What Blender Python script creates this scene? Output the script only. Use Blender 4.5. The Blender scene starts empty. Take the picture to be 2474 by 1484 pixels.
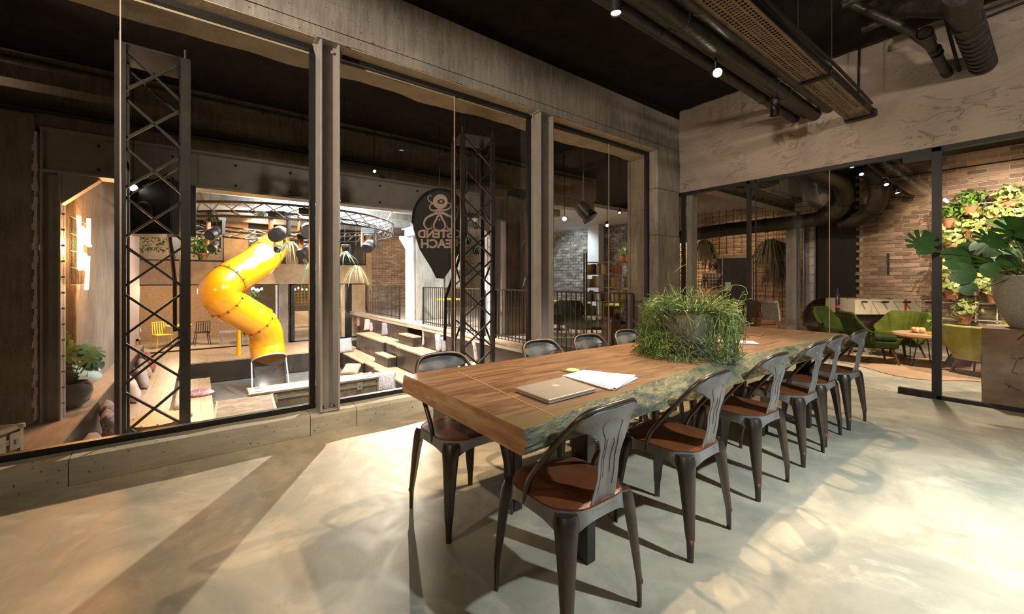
import bpy, bmesh, math, random
from mathutils import Vector, Matrix, noise
random.seed(7)
PI = math.pi
S = bpy.context.scene
C = S.collection
# ---------------------------------------------------------------- camera
TH = math.radians(52.64); F = 991.0; H = 1.26; HY = 677.0
cam = bpy.data.cameras.new('camera'); co = bpy.data.objects.new('camera', cam); C.objects.link(co)
co.location = (0, 0, H); co.rotation_euler = (PI/2, 0, TH)
cam.sensor_width = 36; cam.lens = 36*F/2474; cam.shift_y = -(742-HY)/2474; cam.clip_end = 200
S.camera = co
S.view_settings.view_transform = 'Standard'; S.view_settings.look = 'None'
S.view_settings.gamma = 1; S.view_settings.use_curve_mapping = False
S.view_settings.exposure = 0.30
try:
    S.cycles.max_bounces = 7; S.cycles.diffuse_bounces = 3; S.cycles.glossy_bounces = 3
    S.cycles.transmission_bounces = 4; S.cycles.transparent_max_bounces = 14
    S.cycles.sample_clamp_indirect = 4; S.cycles.use_denoising = True
    S.cycles.caustics_reflective = False; S.cycles.caustics_refractive = False
    S.cycles.use_light_tree = True; S.cycles.use_adaptive_sampling = True; S.cycles.adaptive_threshold = .02
except Exception: pass
# ---------------------------------------------------------------- world and lights
W = bpy.data.worlds.new('world'); S.world = W; W.use_nodes = True
W.node_tree.nodes['Background'].inputs[0].default_value = (1, .8, .62, 1)
W.node_tree.nodes['Background'].inputs[1].default_value = .012
WARM = (1, .72, .45); NEUT = (1, .86, .70); COOL = (.80, .93, 1.0); WHITE = (1, .95, .9)
def lamp(kind, name, loc, power, col=WARM, to=None, size=.05, spot=70, blend=.5, sy=None):
    L = bpy.data.lights.new(name, kind); L.energy = power; L.color = col
    if kind == 'SPOT': L.spot_size = math.radians(spot); L.spot_blend = blend; L.shadow_soft_size = size
    elif kind == 'POINT': L.shadow_soft_size = size
    elif kind == 'AREA':
        L.size = size
        if sy: L.shape = 'RECTANGLE'; L.size_y = sy
    o = bpy.data.objects.new(name, L); C.objects.link(o); o.location = loc
    if to is not None:
        o.rotation_euler = (Vector(to)-Vector(loc)).to_track_quat('-Z', 'Y').to_euler()
    return o
# hall spotlight shining through the window onto the meeting room floor
lamp('SPOT', 'hall_spot_light', (-7.43, 3.30, 2.455), 2000, NEUT, (-2.4, .9, .0), .03, 64, .5)
# track lights over the table, then added fills for beam and wall
lamp('SPOT', 'track_and_fill_light', (-1.85, 3.82, 3.05), 330, WARM, (-1.75, 2.6, .77), .03, 75, .6)
lamp('SPOT', 'track_and_fill_light', (-1.7, 2.30, 3.05), 260, WARM, (-2.25, 2.1, .77), .03, 80, .6)
lamp('SPOT', 'track_and_fill_light', (-1.87, 5.10, 3.00), 170, WARM, (-1.7, 4.4, .77), .03, 80, .6)
lamp('SPOT', 'track_and_fill_light', (-1.5, -1.9, 3.2), 620, NEUT, (-3.7, 3.0, 3.1), .06, 110, .8)  # added fill behind the camera side, brightens the concrete beam; not on the track
lamp('SPOT', 'wall_fill_light', (1.2, 2.4, 3.3), 190, NEUT, (.2, 6.18, 3.2), .08, 120, .8)  # added fill to brighten the plaster wall, no fitting
# cool light from the right, then added fills
lamp('SPOT', 'side_spot_and_fill', (1.7, 2.65, 3.2), 800, COOL, (.0, 2.7, 0.1), .05, 88, .9)
lamp('SPOT', 'side_downlight', (1.1, 3.1, 3.4), 900, COOL, (.75, 3.1, 0), .06, 62, 1)
lamp('SPOT', 'side_spot_and_fill', (1.6, 1.0, 3.4), 80, (.95,.98,.9), (1.4, 1.2, 0), .12, 100, .9)  # added weak fill on the right, no fitting
lamp('SPOT', 'overhead_fill_light', (-1.3, -.4, 3.5), 110, NEUT, (-1.6, -.3, 0), .12, 104, .9)  # added overhead fill, lifts the shadows on the near floor
lamp('SPOT', 'orange_floor_spot', (-7.3, -1.0, 2.45), 260, (1,.36,.10), (-2.75, -.45, 0), .15, 16, 1)  # added spot without a fitting, makes the orange patch on the floor
lamp('AREA', 'room_fill_light', (1.5, -3.3, 3.3), 38, WARM, (-1.5, 3, 1.2), 1.3)
# lounge behind the glass door
lamp('SPOT', 'lounge_spot', (-1.0, 8.3, 3.3), 150, WARM, (-.6, 11.3, 2.2), .04, 60, .7)
lamp('SPOT', 'lounge_spot', (.3, 9.0, 3.3), 520, NEUT, (-.45, 11.3, 2.0), .04, 62, .7)
lamp('SPOT', 'lounge_spot', (-1.0, 7.5, 3.3), 480, NEUT, (-1.0, 8.0, 0), .05, 100, .6)
lamp('SPOT', 'lounge_spot', (.6, 8.2, 3.3), 420, NEUT, (-.5, 8.2, .4), .05, 80, .6)
lamp('SPOT', 'lounge_spot', (-2.2, 8.6, 3.3), 90, WARM, (-2.0, 11.0, 1.2), .05, 80, .6)
lamp('SPOT', 'grid_wall_spot', (-7.4, 10.9, 3.0), 260, WARM, (-7.3, 12.5, 1.5), .04, 80, .7)
lamp('SPOT', 'grid_wall_spot', (-5.2, 10.3, 3.0), 110, WARM, (-5.2, 12.5, 1.3), .04, 90, .8)
# atrium
lamp('AREA', 'atrium_light', (-12.3, 3.0, 3.1), 480, WHITE, (-12.3, 3.0, 0), 3.5)
lamp('AREA', 'atrium_uplight', (-12.0, 2.6, 2.5), 420, COOL, (-12.0, 2.8, 3.3), 2.6)
lamp('SPOT', 'atrium_spot', (-8.2, 3.9, 2.55), 1500, WHITE, (-9.6, 3.9, -1.2), .05, 130, .6)
lamp('SPOT', 'atrium_spot', (-8.4, -.2, 2.55), 850, NEUT, (-8.6, -.8, -1), .05, 120, .6)
lamp('SPOT', 'atrium_spot', (-8.3, 1.8, 2.55), 420, NEUT, (-12.4, .9, .6), .05, 70, .6)
lamp('SPOT', 'atrium_spot', (-10.2, 7.0, 2.9), 420, COOL, (-12.2, 5.4, 1.0), .05, 80, .6)
lamp('POINT', 'lower_room_light', (-18.2, -.6, .9), 260, WARM, None, .15)
lamp('POINT', 'lower_room_light', (-19.0, 3.6, .6), 70, WARM, None, .15)
lamp('POINT', 'upper_room_light', (-19.0, -.2, 2.9), 160, NEUT, None, .15)
lamp('POINT', 'upper_room_light', (-19.0, 4.2, 2.9), 12, NEUT, None, .15)
lamp('SPOT', 'facade_spot', (-15.2, 1.4, 3.1), 300, WARM, (-17.2, 2.4, 1.5), .05, 130, .7)
lamp('POINT', 'neon_glow', (-8.5, -1.0, 1.75), 110, (1, .42, .12), None, .12)
lamp('SPOT', 'gallery_spot', (-6.0, 8.2, 3.2), 380, WARM, (-6.4, 8.6, 0), .05, 110, .6)
lamp('SPOT', 'gallery_spot', (-11.5, 10.2, 3.1), 260, COOL, (-11.5, 12.5, 1.4), .05, 100, .6)
lamp('SPOT', 'gallery_spot', (-14.5, 8.0, 3.1), 160, WARM, (-17.2, 7.6, 1.6), .05, 100, .6)
# ---------------------------------------------------------------- helpers
ct, st = math.cos(TH), math.sin(TH)
def P(px, py, x=None, y=None, z=None, d=None):
    """world point seen at frame pixel (px, py) at a known height, plane or depth"""
    u = (px-1237)/F; w = (HY-py)/F
    dx = -st+u*ct; dy = ct+u*st
    if z is not None: d = (z-H)/w
    elif x is not None: d = x/dx
    elif y is not None: d = y/dy
    return Vector((dx*d, dy*d, H+w*d))
class MB:
    def __init__(s): s.v = []; s.f = []
    def add(s, vs, fs):
        n = len(s.v); s.v += [tuple(v) for v in vs]; s.f += [tuple(i+n for i in f) for f in fs]; return s
    def box(s, x0, x1, y0, y1, z0, z1):
        return s.add([(x0,y0,z0),(x1,y0,z0),(x1,y1,z0),(x0,y1,z0),(x0,y0,z1),(x1,y0,z1),(x1,y1,z1),(x0,y1,z1)],
                     [(0,3,2,1),(4,5,6,7),(0,1,5,4),(1,2,6,5),(2,3,7,6),(3,0,4,7)])
    def obox(s, c, size, rz=0, rx=0, ry=0):
        M = Matrix.Translation(Vector(c)) @ Matrix.Rotation(rz,4,'Z') @ Matrix.Rotation(ry,4,'Y') @ Matrix.Rotation(rx,4,'X')
        a,b,h = size[0]/2,size[1]/2,size[2]/2
        vs = [M@Vector(p) for p in [(-a,-b,-h),(a,-b,-h),(a,b,-h),(-a,b,-h),(-a,-b,h),(a,-b,h),(a,b,h),(-a,b,h)]]
        return s.add(vs, [(0,3,2,1),(4,5,6,7),(0,1,5,4),(1,2,6,5),(2,3,7,6),(3,0,4,7)])
    def bar(s, p0, p1, w, h=None):
        """square bar from p0 to p1"""
        h = h or w; p0 = Vector(p0); p1 = Vector(p1); d = (p1-p0).normalized()
        up = Vector((0,0,1)) if abs(d.z) < .99 else Vector((1,0,0))
        a = d.cross(up).normalized()*(w/2); b = a.cross(d).normalized()*(h/2)
        vs = [p+q for p in (p0,p1) for q in (-a-b, a-b, a+b, -a+b)]
        return s.add(vs, [(0,1,2,3),(7,6,5,4),(0,4,5,1),(1,5,6,2),(2,6,7,3),(3,7,4,0)])
    def tube(s, pts, r, n=8, caps=True, sq=1.0):
        pts = [Vector(p) for p in pts]; m = len(pts); rs = r if isinstance(r,(list,tuple)) else [r]*m
        base = len(s.v); prev = None; vs = []; fs = []
        for i,p in enumerate(pts):
            t = (pts[min(i+1,m-1)]-pts[max(i-1,0)])
            t = t.normalized() if t.length > 1e-9 else Vector((0,0,1))
            if prev is None:
                up = Vector((0,0,1)) if abs(t.z) < .9 else Vector((1,0,0)); a = t.cross(up).normalized()
            else:
                a = prev-t*prev.dot(t); a = a.normalized() if a.length > 1e-6 else t.orthogonal().normalized()
            prev = a; b = t.cross(a)
            for k in range(n):
                an = 2*PI*k/n; vs.append(p+(a*math.cos(an)+b*math.sin(an)*sq)*rs[i])
        for i in range(m-1):
            for k in range(n):
                fs.append((i*n+k, i*n+(k+1)%n, (i+1)*n+(k+1)%n, (i+1)*n+k))
        if caps: fs.append(tuple(range(n-1,-1,-1))); fs.append(tuple((m-1)*n+k for k in range(n)))
        return s.add(vs, fs)
    def cyl(s, p0, p1, r, r1=None, n=16, caps=True):
        return s.tube([p0,p1], [r, r if r1 is None else r1], n, caps)
    def lathe(s, prof, c=(0,0,0), n=28, wob=0):
        vs = []; fs = []; m = len(prof)
        for i,(r,z) in enumerate(prof):
            for k in range(n):
                a = 2*PI*k/n; q = r*(1+wob*noise.noise(Vector((math.cos(a)*1.3,math.sin(a)*1.3,z*2))))
                vs.append((c[0]+q*math.cos(a), c[1]+q*math.sin(a), c[2]+z))
        for i in range(m-1):
            for k in range(n): fs.append((i*n+k, i*n+(k+1)%n, (i+1)*n+(k+1)%n, (i+1)*n+k))
        if prof[0][0] > 1e-4: fs.append(tuple(range(n-1,-1,-1)))
        if prof[-1][0] > 1e-4: fs.append(tuple((m-1)*n+k for k in range(n)))
        return s.add(vs, fs)
    def prism(s, poly, z0, z1, ax='z'):
        n = len(poly); f = {'z':lambda a,b,c:(a,b,c),'x':lambda a,b,c:(c,a,b),'y':lambda a,b,c:(a,c,b)}[ax]
        return s.add([f(a,b,z0) for a,b in poly]+[f(a,b,z1) for a,b in poly],
                     [tuple(range(n-1,-1,-1)), tuple(range(n,2*n))]+[(k,(k+1)%n,n+(k+1)%n,n+k) for k in range(n)])
    def grid(s, fn, nu, nv, cu=False):
        vs = [fn(i/nu, j/nv) for j in range(nv+1) for i in range(nu+1)]
        return s.add(vs, [(j*(nu+1)+i, j*(nu+1)+i+1, (j+1)*(nu+1)+i+1, (j+1)*(nu+1)+i) for j in range(nv) for i in range(nu)])
    def sheet(s, fn, nu, nv, t):
        """closed thin sheet: fn gives the mid surface, t a Vector thickness or a function"""
        A = [Vector(fn(i/nu,j/nv)) for j in range(nv+1) for i in range(nu+1)]; T = Vector(t); n = nu+1; N = len(A)
        fs = []
        for j in range(nv):
            for i in range(nu):
                q = (j*n+i, j*n+i+1, (j+1)*n+i+1, (j+1)*n+i); fs.append(q); fs.append(tuple(N+k for k in reversed(q)))
        ring = [i for i in range(n)]+[j*n+nu for j in range(1,nv+1)]+[nv*n+i for i in range(nu-1,-1,-1)]+[j*n for j in range(nv-1,0,-1)]
        for k in range(len(ring)): a,b = ring[k], ring[(k+1)%len(ring)]; fs.append((b,a,N+a,N+b))
        return s.add([a-T/2 for a in A]+[a+T/2 for a in A], fs)
    def build(s, name, mat, parent=None, smooth=False, bevel=0, seg=2, sub=0, **props):
        me = bpy.data.meshes.new(name); me.from_pydata(s.v, [], s.f)
        bm = bmesh.new(); bm.from_mesh(me); bmesh.ops.recalc_face_normals(bm, faces=bm.faces); bm.to_mesh(me); bm.free()
        me.materials.append(mat)
        if smooth:
            for p in me.polygons: p.use_smooth = True
            if smooth != 'full':
                try: me.set_sharp_from_angle(angle=math.radians(38))
                except Exception: pass
        o = bpy.data.objects.new(name, me); C.objects.link(o)
        if parent: o.parent = parent
        if bevel:
            m = o.modifiers.new('bevel','BEVEL'); m.width = bevel; m.segments = seg; m.limit_method = 'ANGLE'; m.angle_limit = math.radians(40)
        if sub:
            m = o.modifiers.new('sub','SUBSURF'); m.levels = sub; m.render_levels = sub
        for k,v in props.items(): o[k] = v
        return o
def T(name, label, cat, loc=(0,0,0), rz=0, group=None):
    o = bpy.data.objects.new(name, None); C.objects.link(o); o.empty_display_size = .1
    o.location = loc; o.rotation_euler = (0,0,rz); o['label'] = label; o['category'] = cat
    if group: o['group'] = group
    return o
def ST(name, **kw):
    o = bpy.data.objects.new(name, None); C.objects.link(o); o['kind'] = 'structure'
    for k,v in kw.items(): o[k] = v
    return o
def dup(root, loc, rz=0, label=None, group=None, sc=None):
    def cp(o, par):
        c = o.copy(); C.objects.link(c)
        if par: c.parent = par
        for ch in kids.get(o.name, []): cp(ch, c)
        return c
    kids = {}
    for o in root.children_recursive: kids.setdefault(o.parent.name, []).append(o)
    r = cp(root, None); r.location = loc; r.rotation_euler = (0,0,rz)
    if sc: r.scale = (sc,)*3
    if label: r['label'] = label
    if group: r['group'] = group
    return r
# ---------------------------------------------------------------- materials
def pm(name, c1, c2=None, scale=4, rough=.6, metal=0, bump=0, bscale=30, stretch=(1,1,1), r2=None, coat=0, emit=None, es=1,
       detail=6, lo=.35, hi=.65, c3=None, s3=1.2, spec=.5, rnd=0):
    m = bpy.data.materials.new(name); m.use_nodes = True; t = m.node_tree; N = t.nodes; L = t.links
    b = N['Principled BSDF']; b.inputs['Base Color'].default_value = (*c1,1); b.inputs['Roughness'].default_value = rough
    b.inputs['Metallic'].default_value = metal; b.inputs['Specular IOR Level'].default_value = spec
    if coat: b.inputs['Coat Weight'].default_value = coat; b.inputs['Coat Roughness'].default_value = .15
    if emit: b.inputs['Emission Color'].default_value = (*emit,1); b.inputs['Emission Strength'].default_value = es
    def node(k, **kw):
        n = N.new(k)
        for a,v in kw.items():
            if a in n.inputs: n.inputs[a].default_value = v
            else: setattr(n,a,v)
        return n
    m['_'] = 1
    if c2 or bump:
        tc = node('ShaderNodeTexCoord'); mp = node('ShaderNodeMapping'); mp.inputs['Scale'].default_value = stretch
        L.new(tc.outputs['Object'], mp.inputs[0])
    if c2:
        nz = node('ShaderNodeTexNoise', Scale=scale, Detail=detail, Roughness=.62); L.new(mp.outputs[0], nz.inputs['Vector'])
        mr = node('ShaderNodeMapRange'); mr.inputs[1].default_value = lo; mr.inputs[2].default_value = hi
        L.new(nz.outputs['Fac'], mr.inputs[0])
        mx = node('ShaderNodeMix', data_type='RGBA'); mx.inputs[6].default_value = (*c1,1); mx.inputs[7].default_value = (*c2,1)
        L.new(mr.outputs[0], mx.inputs[0]); out = mx.outputs[2]
        if c3:
            n3 = node('ShaderNodeTexNoise', Scale=s3, Detail=4); L.new(mp.outputs[0], n3.inputs['Vector'])
            m3 = node('ShaderNodeMapRange'); m3.inputs[1].default_value = .48; m3.inputs[2].default_value = .66
            L.new(n3.outputs['Fac'], m3.inputs[0])
            x3 = node('ShaderNodeMix', data_type='RGBA'); x3.inputs[7].default_value = (*c3,1)
            L.new(m3.outputs[0], x3.inputs[0]); L.new(out, x3.inputs[6]); out = x3.outputs[2]
        if rnd:
            oi = node('ShaderNodeObjectInfo'); g = node('ShaderNodeNewGeometry'); ad = node('ShaderNodeMath', operation='ADD')
            L.new(oi.outputs['Random'], ad.inputs[0]); L.new(g.outputs['Random Per Island'], ad.inputs[1])
            fr = node('ShaderNodeMath', operation='FRACT'); L.new(ad.outputs[0], fr.inputs[0])
            hs = node('ShaderNodeHueSaturation'); v = node('ShaderNodeMapRange'); v.inputs[3].default_value = 1-rnd; v.inputs[4].default_value = 1+rnd
            L.new(fr.outputs[0], v.inputs[0]); L.new(v.outputs[0], hs.inputs['Value'])
            L.new(out, hs.inputs['Color']); out = hs.outputs[0]
        L.new(out, b.inputs['Base Color'])
        if r2 is not None:
            rr = node('ShaderNodeMapRange'); rr.inputs[3].default_value = rough; rr.inputs[4].default_value = r2
            L.new(mr.outputs[0], rr.inputs[0]); L.new(rr.outputs[0], b.inputs['Roughness'])
    if bump:
        nb = node('ShaderNodeTexNoise', Scale=bscale, Detail=6); L.new(mp.outputs[0], nb.inputs['Vector'])
        bp = node('ShaderNodeBump', Strength=bump, Distance=.02); L.new(nb.outputs['Fac'], bp.inputs['Height'])
        L.new(bp.outputs[0], b.inputs['Normal'])
    m['_'] = 0
    return m
def emis(name, col, s):
    m = bpy.data.materials.new(name); m.use_nodes = True; N = m.node_tree.nodes
    b = N['Principled BSDF']; b.inputs['Base Color'].default_value = (0,0,0,1)
    b.inputs['Emission Color'].default_value = (*col,1); b.inputs['Emission Strength'].default_value = s
    return m
def glass_mat(name, tint=(.93,.95,.93), refl=1.0):
    m = bpy.data.materials.new(name); m.use_nodes = True; t = m.node_tree; N = t.nodes; L = t.links
    N.remove(N['Principled BSDF']); o = N['Material Output']
    a = N.new('ShaderNodeBsdfTransparent'); a.inputs[0].default_value = (*tint,1)
    g = N.new('ShaderNodeBsdfGlossy'); g.inputs['Roughness'].default_value = 0.0; g.inputs[0].default_value = (refl,)*3+(1,)
    lw = N.new('ShaderNodeLayerWeight'); lw.inputs[0].default_value = .5
    pw_ = N.new('ShaderNodeMath'); pw_.operation = 'POWER'; pw_.inputs[1].default_value = 4.2; L.new(lw.outputs['Facing'], pw_.inputs[0])
    f = N.new('ShaderNodeMath'); f.operation = 'MULTIPLY_ADD'; f.inputs[1].default_value = .8; f.inputs[2].default_value = .05; L.new(pw_.outputs[0], f.inputs[0])
    x = N.new('ShaderNodeMixShader'); L.new(f.outputs[0], x.inputs[0]); L.new(a.outputs[0], x.inputs[1]); L.new(g.outputs[0], x.inputs[2])
    L.new(x.outputs[0], o.inputs[0]); return m
def nodes_of(m): return m.node_tree.nodes, m.node_tree.links
M = {}
# polished concrete floor with trowelled clouds
def floor_mat():
    m = bpy.data.materials.new('polished_concrete'); m.use_nodes = True; N, L = nodes_of(m); b = N['Principled BSDF']
    tc = N.new('ShaderNodeTexCoord')
    def nz(s, d, dist=0):
        n = N.new('ShaderNodeTexNoise'); n.inputs['Scale'].default_value = s; n.inputs['Detail'].default_value = d
        n.inputs['Distortion'].default_value = dist; n.inputs['Roughness'].default_value = .6; L.new(tc.outputs['Object'], n.inputs['Vector']); return n
    def mix(fac, a, bcol):
        x = N.new('ShaderNodeMix'); x.data_type = 'RGBA'; L.new(fac, x.inputs[0])
        if isinstance(a, tuple): x.inputs[6].default_value = (*a,1)
        else: L.new(a, x.inputs[6])
        x.inputs[7].default_value = (*bcol,1); return x.outputs[2]
    def mr(sock, lo, hi, a=0, c=1):
        r = N.new('ShaderNodeMapRange'); r.inputs[1].default_value = lo; r.inputs[2].default_value = hi; r.inputs[3].default_value = a; r.inputs[4].default_value = c
        L.new(sock, r.inputs[0]); return r.outputs[0]
    n1 = nz(.9, 7, 1.2); n2 = nz(2.6, 8, 2.0); n3 = nz(3.4, 9, 1.1)
    c = mix(mr(n1.outputs['Fac'], .40, .60), (.40,.345,.25), (.245,.23,.175))
    c = mix(mr(n2.outputs['Fac'], .55, .68, 0, .42), c, (.50,.44,.345))
    c = mix(mr(n3.outputs['Fac'], .52, .68, 0, .55), c, (.21,.19,.14))
    L.new(c, b.inputs['Base Color'])
    L.new(mr(n2.outputs['Fac'], .3, .7, .48, .66), b.inputs['Roughness']); b.inputs['Specular IOR Level'].default_value = .35
    bp = N.new('ShaderNodeBump'); bp.inputs['Strength'].default_value = .05; bp.inputs['Distance'].default_value = .02
    L.new(n3.outputs['Fac'], bp.inputs['Height']); L.new(bp.outputs[0], b.inputs['Normal'])
    return m
M['floor'] = floor_mat()
def board_concrete(name, c1, c2, vertical_streaks=True, ax='z', pitch=.19):
    """board-marked concrete: streaks across, fine joint lines along"""
    m = bpy.data.materials.new(name); m.use_nodes = True; N, L = nodes_of(m); b = N['Principled BSDF']
    tc = N.new('ShaderNodeTexCoord'); mp = N.new('ShaderNodeMapping'); mp.inputs['Scale'].default_value = (9,9,1.2) if vertical_streaks else (1.2,1.2,7)
    L.new(tc.outputs['Object'], mp.inputs[0])
    n = N.new('ShaderNodeTexNoise'); n.inputs['Scale'].default_value = 2.2; n.inputs['Detail'].default_value = 8; n.inputs['Roughness'].default_value = .7; L.new(mp.outputs[0], n.inputs['Vector'])
    n2 = N.new('ShaderNodeTexNoise'); n2.inputs['Scale'].default_value = 1.4; n2.inputs['Detail'].default_value = 6; L.new(tc.outputs['Object'], n2.inputs['Vector'])
    ad = N.new('ShaderNodeMath'); ad.operation = 'ADD'; L.new(n.outputs['Fac'], ad.inputs[0]); L.new(n2.outputs['Fac'], ad.inputs[1])
    r = N.new('ShaderNodeMapRange'); r.inputs[1].default_value = .8; r.inputs[2].default_value = 1.22; L.new(ad.outputs[0], r.inputs[0])
    x = N.new('ShaderNodeMix'); x.data_type = 'RGBA'; x.inputs[6].default_value = (*c1,1); x.inputs[7].default_value = (*c2,1); L.new(r.outputs[0], x.inputs[0])
    n3 = N.new('ShaderNodeTexNoise'); n3.inputs['Scale'].default_value = 38; n3.inputs['Detail'].default_value = 3; L.new(tc.outputs['Object'], n3.inputs['Vector'])
    r3 = N.new('ShaderNodeMapRange'); r3.inputs[1].default_value = .66; r3.inputs[2].default_value = .72; L.new(n3.outputs['Fac'], r3.inputs[0])
    x3 = N.new('ShaderNodeMix'); x3.data_type = 'RGBA'; x3.inputs[7].default_value = (c2[0]*.35,c2[1]*.35,c2[2]*.35,1); L.new(r3.outputs[0], x3.inputs[0]); L.new(x.outputs[2], x3.inputs[6])
    L.new(x3.outputs[2], b.inputs['Base Color']); b.inputs['Roughness'].default_value = .8; b.inputs['Specular IOR Level'].default_value = .3
    bp = N.new('ShaderNodeBump'); bp.inputs['Strength'].default_value = .5; bp.inputs['Distance'].default_value = .01
    sb = N.new('ShaderNodeMath'); sb.operation = 'SUBTRACT'; L.new(ad.outputs[0], sb.inputs[0]); L.new(r3.outputs[0], sb.inputs[1])
    L.new(sb.outputs[0], bp.inputs['Height']); L.new(bp.outputs[0], b.inputs['Normal'])
    return m
M['beam'] = board_concrete('board_marked_concrete', (.36,.32,.27), (.17,.155,.135))
M['curb'] = board_concrete('curb_concrete', (.40,.36,.27), (.26,.24,.185), False)
M['pillar'] = board_concrete('pillar_concrete', (.32,.26,.20), (.17,.14,.11))
M['soffit'] = pm('soffit_concrete', (.47,.38,.26), (.36,.29,.20), 5, .85, bump=.5, bscale=30)
def plaster():
    m = bpy.data.materials.new('trowelled_plaster'); m.use_nodes = True; N, L = nodes_of(m); b = N['Principled BSDF']
    tc = N.new('ShaderNodeTexCoord')
    n1 = N.new('ShaderNodeTexNoise'); n1.inputs['Scale'].default_value = 1.1; n1.inputs['Detail'].default_value = 7; n1.inputs['Distortion'].default_value = .8; L.new(tc.outputs['Object'], n1.inputs['Vector'])
    mp = N.new('ShaderNodeMapping'); mp.inputs['Rotation'].default_value = (0,.6,0); mp.inputs['Scale'].default_value = (1,1,2.4); L.new(tc.outputs['Object'], mp.inputs[0])
    n2 = N.new('ShaderNodeTexNoise'); n2.inputs['Scale'].default_value = 1.7; n2.inputs['Detail'].default_value = 4; n2.inputs['Distortion'].default_value = 2.2; L.new(mp.outputs[0], n2.inputs['Vector'])
    # thin ridges where the warped noise crosses levels
    w = N.new('ShaderNodeMath'); w.operation = 'MULTIPLY'; w.inputs[1].default_value = 5.5; L.new(n2.outputs['Fac'], w.inputs[0])
    pg = N.new('ShaderNodeMath'); pg.operation = 'PINGPONG'; pg.inputs[1].default_value = .5; L.new(w.outputs[0], pg.inputs[0])
    r = N.new('ShaderNodeMapRange'); r.inputs[1].default_value = 0; r.inputs[2].default_value = .09; r.inputs[3].default_value = 1; r.inputs[4].default_value = 0; L.new(pg.outputs[0], r.inputs[0])
    n4 = N.new('ShaderNodeTexNoise'); n4.inputs['Scale'].default_value = 2.3; n4.inputs['Detail'].default_value = 5; L.new(tc.outputs['Object'], n4.inputs['Vector'])
    gt = N.new('ShaderNodeMapRange'); gt.inputs[1].default_value = .53; gt.inputs[2].default_value = .60; L.new(n4.outputs['Fac'], gt.inputs[0])
    mu = N.new('ShaderNodeMath'); mu.operation = 'MULTIPLY'; L.new(r.outputs[0], mu.inputs[0]); L.new(gt.outputs[0], mu.inputs[1])
    n3 = N.new('ShaderNodeTexNoise'); n3.inputs['Scale'].default_value = 9; n3.inputs['Detail'].default_value = 8; n3.inputs['Distortion'].default_value = 1; L.new(tc.outputs['Object'], n3.inputs['Vector'])
    sm = N.new('ShaderNodeMath'); sm.operation = 'MULTIPLY_ADD'; sm.inputs[1].default_value = .6; L.new(n3.outputs['Fac'], sm.inputs[0]); L.new(mu.outputs[0], sm.inputs[2])
    s2 = N.new('ShaderNodeMath'); s2.operation = 'ADD'; L.new(sm.outputs[0], s2.inputs[0]); L.new(n2.outputs['Fac'], s2.inputs[1])
    bp = N.new('ShaderNodeBump'); bp.inputs['Strength'].default_value = .6; bp.inputs['Distance'].default_value = .035; L.new(s2.outputs[0], bp.inputs['Height']); L.new(bp.outputs[0], b.inputs['Normal'])
    q = N.new('ShaderNodeMapRange'); q.inputs[1].default_value = .38; q.inputs[2].default_value = .64; L.new(n1.outputs['Fac'], q.inputs[0])
    x = N.new('ShaderNodeMix'); x.data_type = 'RGBA'; x.inputs[6].default_value = (.40,.325,.27,1); x.inputs[7].default_value = (.29,.235,.195,1); L.new(q.outputs[0], x.inputs[0])
    L.new(x.outputs[2], b.inputs['Base Color']); b.inputs['Roughness'].default_value = .85; b.inputs['Specular IOR Level'].default_value = .3
    return m
M['plaster'] = plaster()
M['ceil'] = pm('black_ceiling_spray', (.018,.014,.013), (.030,.022,.018), 3, .95, bump=.9, bscale=60, spec=.15)
M['black'] = pm('black_frame', (.012,.011,.010), rough=.45, spec=.4)
M['blackmetal'] = pm('black_truss_steel', (.022,.018,.016), (.035,.028,.022), 6, .5, .3)
M['greysteel'] = pm('grey_painted_steel', (.34,.31,.28), (.28,.255,.23), 5, .45, .1, bump=.05, bscale=80)
M['whitesteel'] = pm('pale_painted_steel', (.62,.62,.63), (.5,.5,.52), 5, .45)
M['duct'] = pm('black_painted_duct', (.028,.024,.021), (.055,.045,.036), 9, .33, .35, bump=.25, bscale=25, r2=.55)
M['tray'] = pm('cable_tray_steel', (.28,.20,.13), (.19,.14,.09), 8, .5, .5)
M['glass'] = glass_mat('window_glass')
M['doorglass'] = glass_mat('door_glass', (.95,.96,.94))
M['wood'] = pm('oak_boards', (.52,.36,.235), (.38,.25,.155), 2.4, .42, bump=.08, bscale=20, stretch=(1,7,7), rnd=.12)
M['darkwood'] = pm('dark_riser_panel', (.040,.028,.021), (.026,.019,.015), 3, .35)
M['palewood'] = pm('pale_plywood', (.55,.42,.28), (.46,.34,.22), 3, .5)
# ================================================================ STRUCTURE
XW = -3.63; YD = 6.18; XF = -17.2; XB = -7.5; YB = 12.5; YL = 11.3
def sbox(name, dims, mat, parent=None, bevel=0, **kw):
    b = MB(); [b.box(*d) for d in (dims if isinstance(dims, list) else [dims])]
    o = b.build(name, mat, parent, bevel=bevel, **kw)
    if parent is None: o['kind'] = 'structure'
    return o
sbox('floor', [(XW,4.8,-4,YB+.1,-.12,0)], M['floor'])
M['gfloor'] = pm('pale_gallery_floor', (.50,.42,.34), (.38,.31,.25), 1.5, .35)
sbox('floor.001', (XF-4,XW,4.86,YB+.1,-.12,0), M['gfloor'])
M['pit'] = pm('grey_pit_floor', (.20,.19,.175), (.14,.13,.12), 2, .5)
sbox('floor.002', (XF-4,-3.7,-4,4.9,-1.80,-1.68), M['pit'])
sbox('ceiling', (XF-4,4.8,-5,YB+.1,4.0,4.15), M['ceil'])
M['atceil'] = pm('white_atrium_ceiling', (.66,.66,.66), (.5,.49,.48), 2.2, .7, stretch=(.6,4,1))
sbox('ceiling.001', (XF,XB-.35,-2.4,YB,3.34,3.44), M['atceil'])
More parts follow.
